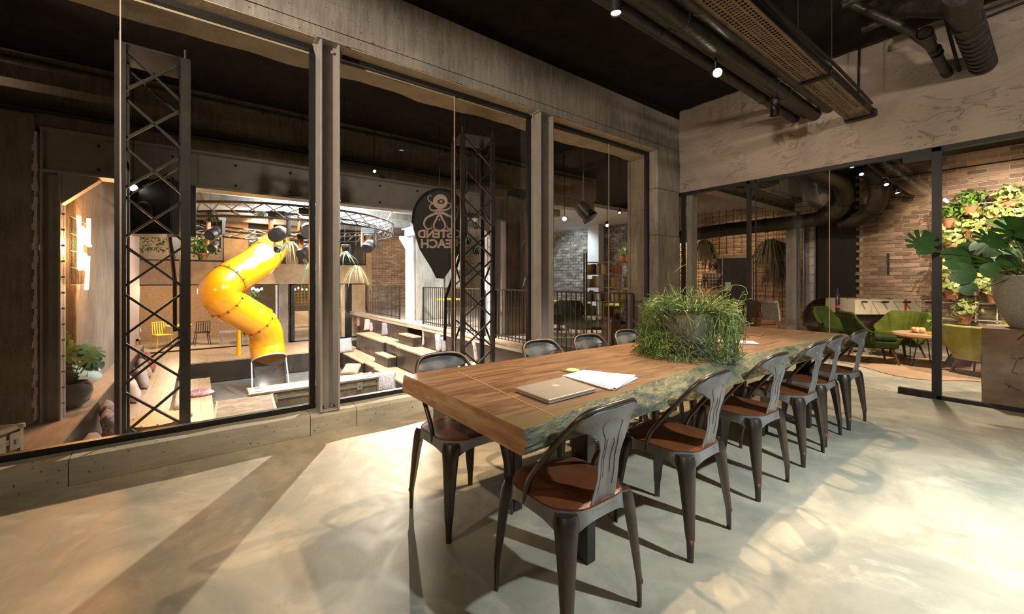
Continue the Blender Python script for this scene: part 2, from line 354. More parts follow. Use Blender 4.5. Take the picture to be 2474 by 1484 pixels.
for i in range(5):
    x = -8.9-i*1.75
    sbox('trim_%d' % (20+i), (x-.12,x+.12,-2.2,8.5,3.14,3.335), M['whitesteel'] if i%2 else M['beam'])
M['lceil'] = pm('dark_lounge_ceiling', (.022,.018,.016), (.04,.032,.026), 5, .9)
sbox('ceiling.002', (-3.45,4.8,YD+.26,YB,3.62,3.72), M['lceil'])
# --- walls out of frame
M['darkwall'] = pm('dark_plaster', (.16,.13,.11), (.11,.09,.08), 2, .85)
sbox('wall_back', (XW,4.8,-4.15,-4,0,4), M['darkwall'])
sbox('wall_right', [(4.8,4.95,-4,.4,0,4),(4.8,4.95,2.8,YB,0,4),(4.8,4.95,.4,2.8,0,.9),(4.8,4.95,.4,2.8,2.9,4)], M['darkwall'])
sbox('window_9', [(4.82,4.88,.4,.48,.9,2.9),(4.82,4.88,2.72,2.8,.9,2.9),(4.82,4.88,.4,2.8,.9,.96),(4.82,4.88,.4,2.8,2.84,2.9),(4.82,4.88,1.56,1.62,.9,2.9)], M['black'])
# --- concrete curb under the window, in cast lengths
cu = ST('trim_1')
ys = [-4, P(165,1180,x=XW).y, P(750,1040,x=XW).y, P(862,1010,x=XW).y, 2.9, 4.4, 5.75]
for i in range(len(ys)-1):
    b = MB(); y0, y1 = ys[i]+.002, ys[i+1]-.002; n = max(3, int((y1-y0)/.09))
    off = (.004,-.003,.0,.005,-.002,.003)[i]
    prof = [(XW+off,0),(XW+off,.135),(XW-.02,.162),(XW-.10,.170),(-3.90,.172),(-3.90,0)]
    def fn(u, v, y0=y0, y1=y1, prof=prof, i=i):
        k = v*(len(prof)-1); j = min(int(k), len(prof)-2); f = k-j
        x = prof[j][0]*(1-f)+prof[j+1][0]*f; z = prof[j][1]*(1-f)+prof[j+1][1]*f; y = y0+(y1-y0)*u
        w = noise.noise(Vector((x*3, y*3.1, z*6)))*.012 if 0 < z and x > -3.9 else 0
        return (x+w, y, z+w*.6)
    b.grid(fn, n, 5)
    for yy, fl in ((y0,0),(y1,1)):
        b.add([fn(fl, k/5) for k in range(6)], [tuple(range(6))])
    b.build('curb_block', M['curb'], cu, smooth=True)
# wall under curb on hall side
sbox('wall_pit', (-3.86,-3.70,-4,4.86,-1.68,-.02), M['darkwall'])
# --- board marked concrete beam above the window
bm_ = ST('trim_2')
for i, (z0, z1, x) in enumerate([(3.255,3.345,XW-.006),(3.348,3.575,XW),(3.578,3.85,XW-.003)]):
    b = MB()
    def fn(u, v, z0=z0, z1=z1, x=x, i=i):
        y = -4+(YD+4)*u; q = noise.noise(Vector((y*2.3, z1*5, 1.7)))
        z = z0+(z1-z0)*v
        if i == 0 and v == 0: z += .012*noise.noise(Vector((y*5,3,1)))
        return (x+.003*q, y, z)
    b.grid(fn, 120, 3)
    b.grid(lambda u, v: (x-.02-.16*v, -4+(YD+4)*u, (z0 if i else z0+.012*noise.noise(Vector(((-4+(YD+4)*u)*5,3,1)))*(1-v))), 120, 1)
    b.box(-4.10, x-.02, -4, YD, z0+.002, z1)
    b.build('board_course', M['beam'], bm_, smooth=True)
b = MB(); b.add([(-3.66,-4,3.2535),(-3.66,YD,3.2535),(-3.80,YD,3.2535),(-3.80,-4,3.2535)], [(0,1,2,3)])
b.add([(-3.80+.0,-4,3.262),(-3.8,YD,3.262),(-3.655,YD,3.262),(-3.655,-4,3.262)], [(0,1,2,3)]); 
def sof(u, v):
    y = -4+(YD-.4+4)*u; e = -4.12+.06*noise.noise(Vector((y*.9,2,5)))+.03*noise.noise(Vector((y*4,1,1)))
    if 1.0 < y < 1.9: e += .07*math.sin((y-1.0)/.9*PI)
    x = -3.83*(1-v)+e*v
    return (x, y, 3.19+.01*noise.noise(Vector((y*3,x*3,0))))
b2 = MB(); b2.grid(sof, 140, 2)
b2.grid(lambda u, v: (lambda p: (p[0]-.02*v, p[1], p[2]+.12*v))(sof(u,1)), 140, 1)
b2.grid(lambda u, v: (-3.83, -4+(YD-.4+4)*u, 3.19+.09*v), 10, 1)
b2.build('soffit', M['soffit'], bm_, smooth=True)
b = MB(); b.box(-3.82,-3.64,-4,YD,3.246,3.2555); b.build('soffit_face', M['soffit'], bm_)
# dark recess between beam and ceiling
sbox('trim_3', (-4.3,-3.72,-4,YD,3.85,4.0), M['ceil'])
# --- corner column
cc = ST('trim_4')
yc0 = P(1589, 700, x=XW).y
for i,(z0,z1) in enumerate([(0,.9),(.903,1.95),(1.953,2.67),(2.673,3.255)]):
    b = MB(); o_ = (.0,.006,-.004,.003)[i]; b.box(-3.80, XW+o_, yc0, YD, z0, z1); b.build('column_cast', M['beam'], cc, bevel=.008)
b = MB(); yr = P(1551,700,x=-4.15).y
def rev(u, v):
    z = 3.25*v; return (-4.15+.33*u, yr+(yc0-yr)*u+.012*noise.noise(Vector((z*3,u*2,1))), z)
b.grid(rev, 4, 60); b.build('column_reveal', M['pillar'], cc, smooth=True)
sbox('trim_5', (-4.2,-3.84,yc0+.02,YD+.26,0,4.0), M['pillar'])
# --- window frame and glass
wf = ST('window_1')
b = MB(); b.box(-3.835,-3.785,-4,yc0,.172,.212); b.build('bottom_rail', M['black'], wf)
b = MB(); b.box(-3.835,-3.775,-4,yc0,3.205,3.252); b.build('top_rail', M['black'], wf)
b = MB(); b.box(-3.835,-3.775,yc0-.05,yc0,.21,3.21); b.build('side_rail', M['black'], wf)
c1a, c1b = P(774,800,x=-3.62).y, P(822,800,x=-3.62).y
c2a, c2b = P(1306,700,x=-3.62).y, P(1338,700,x=-3.62).y
jo = [-4, P(291,700,x=-3.81).y, c1a-.03, c1b+.01, P(1098,700,x=-3.81).y, c2a-.03, c2b+.01, P(1471,600,x=-3.81).y, yc0-.05]
for a_, z_ in ((0,1),(1,2),(3,4),(4,5),(6,7),(7,8)):
    b = MB(); b.add([(-3.81,jo[a_]+.003,.21),(-3.81,jo[z_]-.003,.21),(-3.81,jo[z_]-.003,3.21),(-3.81,jo[a_]+.003,3.21)], [(0,1,2,3)])
    b.build('glass_pane', M['glass'], wf)
M['seal'] = pm('pale_silicone_joint', (.42,.34,.26), rough=.3)
for k in (1,4,7):
    b = MB(); b.box(-3.816,-3.804,jo[k]-.0035,jo[k]+.0035,.21,3.21); b.build('glass_joint', M['seal'], wf)
for k,(a_,z_) in enumerate(((c1a,c1b),(c2a,c2b))):
    sc_ = ST('trim_%d' % (6+k))
    b = MB(); b.box(-3.72,-3.70,a_+.016,z_-.016,.172,3.25); b.build('web', M['greysteel'], sc_)
    for yy in (a_, z_-.016):
        b = MB(); b.box(-3.80,-3.62,yy,yy+.016,.172,3.25); b.build('flange', M['greysteel'], sc_, bevel=.003)
    b = MB(); b.prism([(a_-.03,3.245),(z_+.04,3.245),(z_+.04,3.20),(z_,3.10),(a_,3.10),(a_-.03,3.20)], -3.735, -3.722, 'x'); b.build('head_plate', M['greysteel'], sc_)
    b = MB(); b.box(-3.84,-3.60,a_-.03,z_+.04,3.236,3.2545); b.build('cap_plate', M['greysteel'], sc_)
    for yy in (a_+.05, z_-.05):
        b = MB(); b.cyl((-3.70,yy,3.19),(-3.68,yy,3.19),.014,n=6); b.build('bolt', M['greysteel'], sc_)
        b = MB(); b.cyl((-3.69,yy,.185),(-3.69,yy,.21),.012,n=6); b.build('anchor_bolt', M['greysteel'], sc_)
    b = MB(); b.box(-3.82,-3.63,a_-.002,z_+.002,.170,.182); b.build('base_plate', M['greysteel'], sc_)
    b = MB(); b.box(-3.84,-3.79,a_-.045,a_-.002,.21,3.24); b.build('edge_post', M['black'], sc_)
# --- plaster wall above the doors
b = MB(); nx, nz = 260, 56
def pw(u, v):
    x = XW+(4.8-XW)*u; z = 2.67+(4.0-2.67)*v
    d = .018*noise.noise(Vector((x*1.4,z*1.8,2)))+.006*abs(noise.noise(Vector((x*2.3+z*2,z*3-x,8))))
    if v == 0: d = 0; z += .004*noise.noise(Vector((x*6,0,0)))
    return (x, YD-d, z)
b.grid(pw, nx, nz); b.box(XW,4.8,YD+.02,YD+.25,2.665,4.0)
b.add([(XW,YD,2.67),(4.8,YD,2.67),(4.8,YD+.03,2.666),(XW,YD+.03,2.666)], [(0,1,2,3)])
o = b.build('wall_front', M['plaster'], smooth=True); o['kind'] = 'structure'
# ragged plaster edge at the ceiling: black spray line
b = MB(); n = 90
pts = [(XW+(4.8-XW)*i/n, 3.975+.018*noise.noise(Vector((i*.7,0,0)))+.01*noise.noise(Vector((i*2.1,4,0)))) for i in range(n+1)]
b.add([(x,YD-.022,z) for x,z in pts]+[(x,YD-.022,4.0) for x,z in pts], [(i,i+1,n+2+i,n+1+i) for i in range(n)])
o = b.build('trim_8', M['ceil']); o['kind'] = 'structure'
# --- glass doors below the plaster wall
dr = ST('door_1')
def post(px, w, z1=2.665, name='frame_post', dpt=.06, dy=0):
    x = P(px, 700, y=YD+.04+dy).x; b = MB(); b.box(x-w/2,x+w/2,YD+.02+dy,YD+.02+dpt+dy,0,z1); b.build(name, M['black'], dr); return x
xj = XW+.03
b = MB(); b.box(xj,xj+.03,YD+.0,YD+.08,0,2.665); b.build('frame_post', M['black'], dr)
b = MB(); b.box(xj+.05,xj+.13,YD+.08,YD+.25,0,2.665); b.build('jamb', M['beam'], dr)
xa = post(1809, .045); xb = post(1827, .012, dpt=.012); xc = P(2004,700,y=YD+.05).x; xd = post(2263, .07, dpt=.07)
b = MB(); b.box(XW,4.8,YD+.02,YD+.09,2.625,2.667); b.build('top_rail', M['black'], dr)
b = MB(); b.box(xd,4.8,YD+.02,YD+.08,0,.035); b.build('bottom_rail', M['black'], dr)
b = MB(); b.box(xd-.30,xd-.03,YD+.015,YD+.085,.0,.065); b.build('floor_pivot', M['black'], dr)
b = MB(); b.box(xd-.26,xd-.03,YD+.015,YD+.085,2.56,2.625); b.build('top_pivot', M['black'], dr)
b = MB(); b.box(xb-.14,xb+.02,YD+.015,YD+.085,2.55,2.625); b.build('top_pivot', M['black'], dr)
for a_, z_ in ((xj+.03,xa-.022),(xb+.006,xc-.003),(xc+.003,xd-.035),(xd+.035,1.9),(1.95,3.3)):
    b = MB(); b.add([(a_,YD+.05,.01),(z_,YD+.05,.01),(z_,YD+.05,2.625),(a_,YD+.05,2.625)], [(0,1,2,3)]); b.build('glass_pane', M['doorglass'], dr)
b = MB(); b.box(xc-.003,xc+.003,YD+.045,YD+.055,.01,2.63); b.build('glass_joint', M['seal'], dr)
b = MB(); b.box(1.9,1.95,YD+.02,YD+.08,0,2.625); b.build('frame_post', M['black'], dr)
sbox('wall_front.001', (3.3,4.8,YD,YD+.25,0,2.665), M['darkwall'])
b = MB(); b.box(-2.9,xd-.3,YD+.046,YD+.052,0,.0015); o = b.build('trim_9', M['black']); o['kind'] = 'structure'
# --- brick walls
M['mortar'] = pm('lime_mortar', (.50,.40,.31), (.42,.33,.25), 6, .9, bump=.6, bscale=40)
M['brick'] = pm('old_brick', (.25,.145,.112), (.31,.21,.145), 1.1, .85, bump=.7, bscale=35, rnd=.42, c3=(.36,.28,.17), s3=.9)
def brick_wall(wall, u0, u1, z0, z1, plane, axis, ch, bl, joint, dep, first, mat, skip=None, base='brick', lim=300):
    """axis 'x': wall in plane y=plane facing -y. Pieces listed in first are objects, the rest one stuff part"""
    meshes = []
    for k in range(6):
        w = MB(); rr = random.Random(k); j = [rr.uniform(-.004,.004) for _ in range(8)]
        a, h = bl/2-joint/2, ch/2-joint/2
        w.add([(-a+j[0],-dep,-h+j[1]),(a+j[2],-dep,-h+j[3]),(a+j[4],-dep,h+j[5]),(-a+j[6],-dep,h+j[7]),(-a,.01,-h),(a,.01,-h),(a,.01,h),(-a,.01,h)],
              [(0,1,2,3),(0,4,5,1),(1,5,6,2),(2,6,7,3),(3,7,4,0)])
        me = bpy.data.meshes.new(base); me.from_pydata(w.v, [], w.f); me.materials.append(mat); meshes.append((me, w))
    rest = MB(); n = 0; rows = int((z1-z0)/ch)
    for r in range(rows):
        z = z0+(r+.5)*ch; u = u0-(bl*.5 if r%2 else 0)+random.uniform(-.01,.01)
        while u < u1:
            c = u+bl/2
            if not (skip and skip(c, z)) and c-bl/2 >= u0-.02-bl/2 and c+bl/2 <= u1+.02+bl/2:
                k = random.randrange(6); dy = random.uniform(-.006,.006)
                if first(c, z) and n < lim:
                    o = bpy.data.objects.new(base, meshes[k][0]); C.objects.link(o); o.parent = wall; o.location = (c, plane+dy, z); n += 1
                else:
                    w = meshes[k][1]; rest.add([(x+c, y+plane+dy, q+z) for x,y,q in w.v], w.f)
            u += bl
    if rest.v:
        o = rest.build('brickwork', mat, wall); o['kind'] = 'stuff'
xl0 = P(2085,700,y=YL).x
wl = sbox('wall_lounge', (xl0-.0,4.8,YL+.004,YL+.2,0,3.62), M['mortar'])
brick_wall(wl, xl0, 3.2, 0, 3.62, YL, 'x', .080, .25, .016, .014, lambda c,z: c < .1 and z > .98, M['brick'])
M['blackwall'] = pm('flat_black_wall', (.012,.010,.009), (.018,.015,.013), 5, .8)  # plain near-black, shared by wall, door leaf and facade head
xk = P(1975,700,y=YL+.05).x
sbox('wall_lounge.001', (xk,xl0-.01,YL+.05,YL+.3,0,3.62), M['blackwall'])
sbox('wall_lounge.002', (xl0-.06,xl0+.0,YL-.0,YL+.2,0,3.6), M['mortar'])
M['brick2'] = pm('orange_brick', (.40,.22,.115), (.50,.33,.19), 1.4, .85, bump=.6, bscale=30, rnd=.3)
wg = sbox('wall_far', (-9.3,4.8,YB+.004,YB+.2,0,4.0), M['mortar'])
xd0, xd1 = P(1732,700,y=YB).x, P(1812,700,y=YB).x
brick_wall(wg, -9.3, -3.2, 0, 3.4, YB, 'x', .085, .27, .014, .012, lambda c,z: False, M['brick2'], skip=lambda c,z: xd0-.1 < c < xd1+.1 and z < 1.98)
# service door opening in that wall
d2 = ST('door_2')
b = MB(); b.box(xd0,xd1,YB-.02,YB+.003,0,1.9); b.build('door_leaf', M['blackwall'], d2)
b = MB(); b.box(xd0-.1,xd0,YB-.05,YB+.0,0,1.96); b.box(xd1,xd1+.1,YB-.05,YB,0,1.96); b.box(xd0-.1,xd1+.1,YB-.05,YB,1.9,2.0); b.build('door_frame', M['pillar'], d2, bevel=.01)
b = MB(); b.box(xd0+.17,xd0+.19,YB-.03,YB-.02,0,1.9); b.build('door_joint', M['greysteel'], d2)
b = MB(); b.box(xd0+.26,xd0+.42,YB-.03,YB-.02,.95,1.2); b.build('notice', M['greysteel'], d2)
M['stone'] = pm('rough_stone_wall', (.26,.24,.22), (.10,.095,.09), 2.6, .9, bump=1.0, bscale=9, c3=(.42,.38,.33), s3=3, stretch=(1,1,2.2))
ws = sbox('wall_far.001', (XF-.1,-9.3,YB+.004,YB+.2,0,4.0), M['mortar'])
brick_wall(ws, XF, -9.3, 0, 3.4, YB, 'x', .12, .30, .02, .035, lambda c,z: False, M['stone'])
# far right hall wall (brick) in plane x = XF
wr = sbox('wall_hall', [(XF-.2,XF-.005,5.65,YB,0,3.4)], M['mortar'])
M['brick3'] = pm('brown_brick', (.25,.165,.115), (.36,.25,.17), 2, .85, bump=.6, bscale=30, rnd=.3)
b = MB(); ch, bl = .085, .27
for r in range(39):
    y = 5.65-(bl/2 if r%2 else 0)
    while y < 10.6:
        w = .014+random.uniform(0,.008); b.box(XF-.01,XF+w,y+.007,y+bl-.007,r*ch+.006,(r+1)*ch-.006); y += bl
o = b.build('brickwork', M['brick3'], wr); o['kind'] = 'stuff'
# hall left wall
sbox('wall_left', (XF,-7.9,-2.25,-2.05,-1.68,3.44), M['brick3'] if False else pm('whitewashed_brick', (.50,.40,.33), (.30,.20,.15), 7, .9, bump=1, bscale=14, stretch=(1,1,2.5)))
sbox('wall_left.001', (-12.2,-8.62,-2.05,-1.42,-.5,3.3), M['pillar'], bevel=.02)
M['pink'] = pm('pink_wall_panel', (.55,.42,.37), rough=.7)  # plain pinkish panel colour
sbox('wall_left.002', (-15.9,-12.25,-2.0,-1.36,-.5,3.3), M['pink'])
sbox('wall_left.003', (-8.0,-3.8,-3.4,-3.2,-1.68,4.0), M['darkwall'])
sbox('trim_10', (-12.28,-12.20,-1.42,-1.34,-.5,3.3), M['whitesteel'])
# pillar beside left steel column
yp = P(95,700,x=XB).y; yq = P(145,700,x=XB).y
sbox('trim_11', (XB-.35,XB,-3.2,yp-.04,-.5,3.3), M['pillar'], bevel=.03)
b = MB()
for k in range(44):
    z = -.45+k*.08; b.box(XB-.2,XB+.012,yp-.05+.012*math.sin(k*2.1),yp-.02+.018*noise.noise(Vector((k*.9,0,0))),z,z+.082)
o = b.build('trim_12', M['whitesteel'], smooth=True); o['kind'] = 'structure'
# great steel beam across the hall opening, its columns, concrete above
ib = ST('trim_13')
b = MB(); b.box(XB-.16,XB-.13,yp,5.55,2.62,3.14); b.build('web', M['greysteel'], ib)
for z0 in (2.60,3.12):
    b = MB(); b.box(XB-.30,XB,yp,5.55,z0,z0+.03); b.build('flange', M['greysteel'], ib)
b = MB(); b.box(XB-.29,XB-.02,yp+.0,yp+.02,2.63,3.12); b.box(XB-.29,XB-.02,5.53,5.55,2.63,3.12); b.build('end_plate', M['greysteel'], ib)
for y in [yp+.5+i*.75 for i in range(9)]:
    for z in (2.72,3.03):
        b = MB(); b.cyl((XB-.13,y,z),(XB-.105,y,z),.018,n=6); b.build('bolt', M['black'], ib)
def steel_col(nm, y0, y1, zb, mat, hn=1):
    s = ST(nm)
    b = MB(); b.box(XB-.17,XB-.15,y0,y1,zb,2.6); b.build('web', mat, s)
    for yy in (y0,y1-.02):
        b = MB(); b.box(XB-.28,XB-.02,yy,yy+.02,zb,2.6); b.build('flange', mat, s)
    b = MB(); q = y1 if hn > 0 else y0
    b.prism([(q,2.6),(q+.34*hn,2.6),(q+.34*hn,2.57),(q,2.22)], XB-.22, XB-.06, 'x'); b.build('haunch', mat, s)
    for k in range(14):
        z = zb+.2+k*.2
        if z < 2.5: b = MB(); b.cyl((XB-.1,q,z),(XB-.1,q+.025*hn,z),.014,n=6); b.build('bolt', mat, s)
steel_col('trim_14', yp, yq, -.5, M['greysteel'])
yr0, yr1 = P(1188,700,x=XB).y, P(1211,700,x=XB).y
steel_col('trim_15', yr0, yr1, 0, M['whitesteel'], -1)
b = MB()
def cb(u, v):
    y = -3.4+12*u; return (XB+.02+.006*noise.noise(Vector((y*3,v*3,0))), y, 3.42+.58*v)
b.grid(cb, 60, 6); b.box(XB-.4,XB-.0,-3.4,8.6,3.42,4.0); b.box(XB-.35,XB-.05,-3.4,8.6,3.15,3.42)
o = b.build('trim_16', M['pillar'], smooth=True); o['kind'] = 'structure'
sbox('trim_17', (XB-.38,XB-.05,5.60,6.65,0,3.42), M['pillar'], bevel=.02)
sbox('trim_18', [(XB-.04,XB-.0,5.64,5.9,0,3.2),(XB-.04,XB+.0,6.1,6.4,0,3.2)], M['pillar'], bevel=.01)
# black service tray and conduits along that beam
t = T('service_tray', 'long black service tray with cables running along the concrete beam over the hall', 'cable tray', (XB+.1,0,3.3))
b = MB(); b.box(-.08,.10,-3.2,5.6,0,.012); b.box(-.08,-.07,-3.2,5.6,0,.06); b.box(.09,.10,-3.2,5.6,0,.06); b.build('tray', M['blackmetal'], t)
b = MB()
for k in range(4): b.tube([(-.05+k*.035, -3.2+j*.55, .03+.012*math.sin(j*1.7+k)) for j in range(17)], .012, 5)
b.build('cable_bundle', M['black'], t)
t = T('ceiling_conduit', 'thin dark conduit fixed along the top edge of the far concrete beam', 'pipe', (XB+.05,0,3.9))
b = MB(); b.tube([(0,-3.0,0),(0,8.4,0)], .018, 6); b.build('conduit', M['blackmetal'], t)
for k in range(7):
    b = MB(); b.box(-.04,.01,-2.4+k*1.6-.02,-2.4+k*1.6+.02,-.03,.03); b.build('clip', M['blackmetal'], t)
# far pillar with pale steel column and cross beam
yk0, yk1 = P(1000,700,x=-12.2).y, P(1066,700,x=-12.2).y
sbox('trim_19', (-12.5,-12.0,yk0,yk1,0,3.34), M['beam'], bevel=.02)
s = ST('trim_30')
ya, yb_ = P(984,700,x=-12.15).y, P(1000,700,x=-12.15).y
b = MB(); b.box(-12.3,-12.1,ya,yb_,0,2.62); b.build('shaft', M['whitesteel'], s)
b = MB(); b.prism([(ya,2.62),(ya-.22,2.62),(ya-.22,2.55),(ya,2.2)], -12.26, -12.14, 'x'); b.build('haunch', M['whitesteel'], s)
for z0 in (2.62,2.86):
    b = MB(); b.box(-12.5,-9.9,ya-.05,ya+.2,z0,z0+.025); b.build('flange', M['whitesteel'], s)
b = MB(); b.box(-12.5,-9.9,ya+.06,ya+.085,2.64,2.87); b.build('web', M['whitesteel'], s)
sbox('trim_31', (-12.6,-12.0,yk1+.05,yk1+.75,1.0,3.34), M['pillar'], bevel=.03)
# ---- steel beam and column in the lounge
s = ST('trim_32'); 
xs = -3.78
b = MB(); b.box(xs-.02,xs,YD+.26,11.6,2.90,3.14); b.build('web', M['greysteel'], s)
for z0 in (2.88,3.13):
    b = MB(); b.box(xs-.13,xs+.11,YD+.26,11.6,z0,z0+.022); b.build('flange', M['greysteel'], s)
for k in range(12):
    b = MB(); b.cyl((xs,YD+.6+k*.42,3.02),(xs+.02,YD+.6+k*.42,3.02),.014,n=6); b.build('bolt', M['black'], s)
s = ST('trim_33')
b = MB(); b.box(xs-.01,xs+.01,11.38,11.6,0,2.88); b.build('web', M['greysteel'], s)
for yy in (11.36,11.58):
    b = MB(); b.box(xs-.11,xs+.11,yy,yy+.02,0,2.88); b.build('flange', M['greysteel'], s)
sbox('trim_34', (xs-.15,xs+.2,10.6,11.5,3.155,4.0), M['beam'])
s = ST('trim_35')
b = MB(); x0 = P(1943,600,y=12.2).x; x1 = P(1974,600,y=12.2).x
b.box(x0,x1,12.2,12.24,.55,2.72); b.build('plate', M['whitesteel'], s)
b = MB(); b.box(x0,x0+.03,12.1,12.24,.55,2.72); b.box(x1-.03,x1,12.1,12.24,.55,2.72); b.build('flange', M['greysteel'], s)
for k in range(9):
    for xx in (x0+.1,x1-.1):
        b = MB(); b.cyl((xx,12.2,.75+k*.22),(xx,12.17,.75+k*.22),.016,n=6); b.build('bolt', M['mortar'], s)
# pillar lit behind bookcase
xp0, xp1 = P(1517,600,y=11.2).x, P(1538,600,y=11.2).x
sbox('trim_36', (xp0,xp1,11.2,11.5,0,4.0), M['mortar'], bevel=.02)
sbox('trim_37', (P(1420,600,y=11.8).x,P(1446,600,y=11.8).x,11.8,12.1,0,3.6), M['whitesteel'])
# ================================================================ MEETING ROOM OBJECTS
# ---- live edge table
def table_wood():
    m = bpy.data.materials.new('live_edge_wood'); m.use_nodes = True; N, L = nodes_of(m); b = N['Principled BSDF']
    tc = N.new('ShaderNodeTexCoord'); mp = N.new('ShaderNodeMapping'); mp.inputs['Scale'].default_value = (11,1.1,11); L.new(tc.outputs['Object'], mp.inputs[0])
    n = N.new('ShaderNodeTexNoise'); n.inputs['Scale'].default_value = 2.2; n.inputs['Detail'].default_value = 9; n.inputs['Roughness'].default_value = .65; n.inputs['Distortion'].default_value = 1.2; L.new(mp.outputs[0], n.inputs['Vector'])
    n2 = N.new('ShaderNodeTexNoise'); n2.inputs['Scale'].default_value = 1.3; n2.inputs['Detail'].default_value = 5; L.new(tc.outputs['Object'], n2.inputs['Vector'])
    cr = N.new('ShaderNodeValToRGB'); L.new(n.outputs['Fac'], cr.inputs[0])
    e = cr.color_ramp.elements; e[0].position = .32; e[0].color = (.075,.032,.015,1); e[1].position = .72; e[1].color = (.32,.185,.10,1)
    q = cr.color_ramp.elements.new(.5); q.color = (.185,.102,.052,1)
    x = N.new('ShaderNodeMix'); x.data_type = 'RGBA'; r = N.new('ShaderNodeMapRange'); r.inputs[1].default_value = .45; r.inputs[2].default_value = .7; r.inputs[4].default_value = .6
    L.new(n2.outputs['Fac'], r.inputs[0]); L.new(r.outputs[0], x.inputs[0]); L.new(cr.outputs[0], x.inputs[6]); x.inputs[7].default_value = (.19,.115,.055,1)
    sp_ = N.new('ShaderNodeSeparateXYZ'); L.new(tc.outputs['Object'], sp_.inputs[0])
    ad = N.new('ShaderNodeMath'); ad.operation = 'MULTIPLY_ADD'; ad.inputs[1].default_value = .35; L.new(n2.outputs['Fac'], ad.inputs[0]); L.new(sp_.outputs['X'], ad.inputs[2])
    r9 = N.new('ShaderNodeMapRange'); r9.inputs[1].default_value = -1.06; r9.inputs[2].default_value = -.93; r9.inputs[4].default_value = .8; L.new(ad.outputs[0], r9.inputs[0])
    x9 = N.new('ShaderNodeMix'); x9.data_type = 'RGBA'; x9.inputs[7].default_value = (.21,.155,.065,1); L.new(r9.outputs[0], x9.inputs[0]); L.new(x.outputs[2], x9.inputs[6])
    L.new(x9.outputs[2], b.inputs['Base Color']); b.inputs['Roughness'].default_value = .36; b.inputs['Specular IOR Level'].default_value = .45
    bp = N.new('ShaderNodeBump'); bp.inputs['Strength'].default_value = .12; bp.inputs['Distance'].default_value = .01; L.new(n.outputs['Fac'], bp.inputs['Height']); L.new(bp.outputs[0], b.inputs['Normal'])
    return m
M['table'] = table_wood()
M['bark'] = pm('green_grey_bark_edge', (.125,.12,.05), (.065,.075,.045), 9, .55, bump=1.0, bscale=22, c3=(.025,.032,.024), s3=15, stretch=(1,.55,1.4))
M['endgrain'] = pm('sawn_end_grain', (.40,.19,.085), (.26,.115,.05), 5, .5, bump=.2, bscale=30, stretch=(2,1,10), c3=(.42,.27,.12), s3=3)
ZT = .765
rt = [(.855,-1.055),(1.08,-1.089),(1.30,-1.131),(1.89,-1.182),(2.45,-1.23),(3.3,-1.20),(4.0,-1.15),(4.70,-1.123)]
lt = [(.865,-2.045),(1.5,-2.036),(2.73,-2.00),(3.7,-2.03),(4.63,-2.07)]
def interp(tab, y):
    if y <= tab[0][0]: return tab[0][1]
    for (a, b), (c, d) in zip(tab, tab[1:]):
        if y <= c:
            f = (y-a)/(c-a); f = f*f*(3-2*f); return b+(d-b)*f
    return tab[-1][1]
def tb(u, v):   # outline point: y at fraction u
    return .857+(4.70-.857)*u
t = T('dining_table', 'long thick live-edge slab table with green-grey bark side on dark steel legs', 'table', (0,0,0))
NY = 110
def rx(y): return interp(rt, y)+.010*noise.noise(Vector((y*3.5,0,0)))
def lx(y): return interp(lt, y)+.012*noise.noise(Vector((y*2.5,5,0)))
def yy_(u, x): return .855+(4.70-.855)*u + (0.0 if u > .5 else 0)
b = MB()
b.grid(lambda u, v: (lx(yy_(u,0))*(1-v)+rx(yy_(u,0))*v, yy_(u,0), ZT-.0015*noise.noise(Vector((u*20,v*6,0)))), NY, 8)
b.grid(lambda u, v: (lx(yy_(u,0))*(1-v)+(-1.075)*v, yy_(u,0), ZT-.092-.006*noise.noise(Vector((u*30,v*3,2)))), NY, 4)
b.build('tabletop', M['table'], t, smooth=True)
b = MB()
def bark(u, v):
    y = yy_(u,0); xt = rx(y); xb = -1.07+.022*noise.noise(Vector((y*2.2,7,0)))+.010*noise.noise(Vector((y*8,3,0)))
    bul = math.sin(v*PI)*.022
    x = xt*(1-v)+xb*v+bul+(.016*noise.noise(Vector((y*9,v*4,1)))+.010*noise.noise(Vector((y*26,v*7,3))))*math.sin(v*PI)
    z = ZT-(.092-.006*noise.noise(Vector((u*30,3,2))))*v-.004*math.sin(v*PI)
    return (x, y, z)
b.grid(bark, NY*2, 8)
def barkl(u, v):
    y = yy_(u,0); return (lx(y)-.03*math.sin(v*PI*.7)+.01*noise.noise(Vector((y*7,v*3,4))), y, ZT-.092*v)
b.grid(barkl, NY, 5)
b.build('bark_edge', M['bark'], t, smooth=True)
b = MB()
for u_, s_ in ((0,1),(1,-1)):
    b = MB()
    y = yy_(u_,0)
    top = [(lx(y)*(1-k/12)+rx(y)*k/12, y, ZT) for k in range(13)]
    rgt = [bark(u_, k/8) for k in range(1,9)]
    bot = [((lx(y)-.02)*(k/12)+(-1.075)*(1-k/12), y, ZT-.092) for k in range(1,12)]
    lf = [barkl(u_, 1-k/5) for k in range(0,5)]
    pts = top+[tuple(p) for p in rgt]+bot+[tuple(p) for p in lf]
    cen = (-1.55, y-.004*s_, ZT-.045); n = len(pts)
    b.add(pts+[cen], [(i, (i+1)%n, n) for i in range(n)]); b.build('sawn_end', M['endgrain'], t)
M['inlay'] = pm('pale_inlay', (.33,.21,.11), rough=.45)
b = MB(); b.bar(P(1105,897,z=ZT+.0005), P(1345,1008,z=ZT+.0005), .006, .0012); b.build('inlay_line', M['inlay'], t)
M['darksteel'] = pm('dark_table_steel', (.05,.042,.036), (.035,.03,.027), 5, .4, .5)
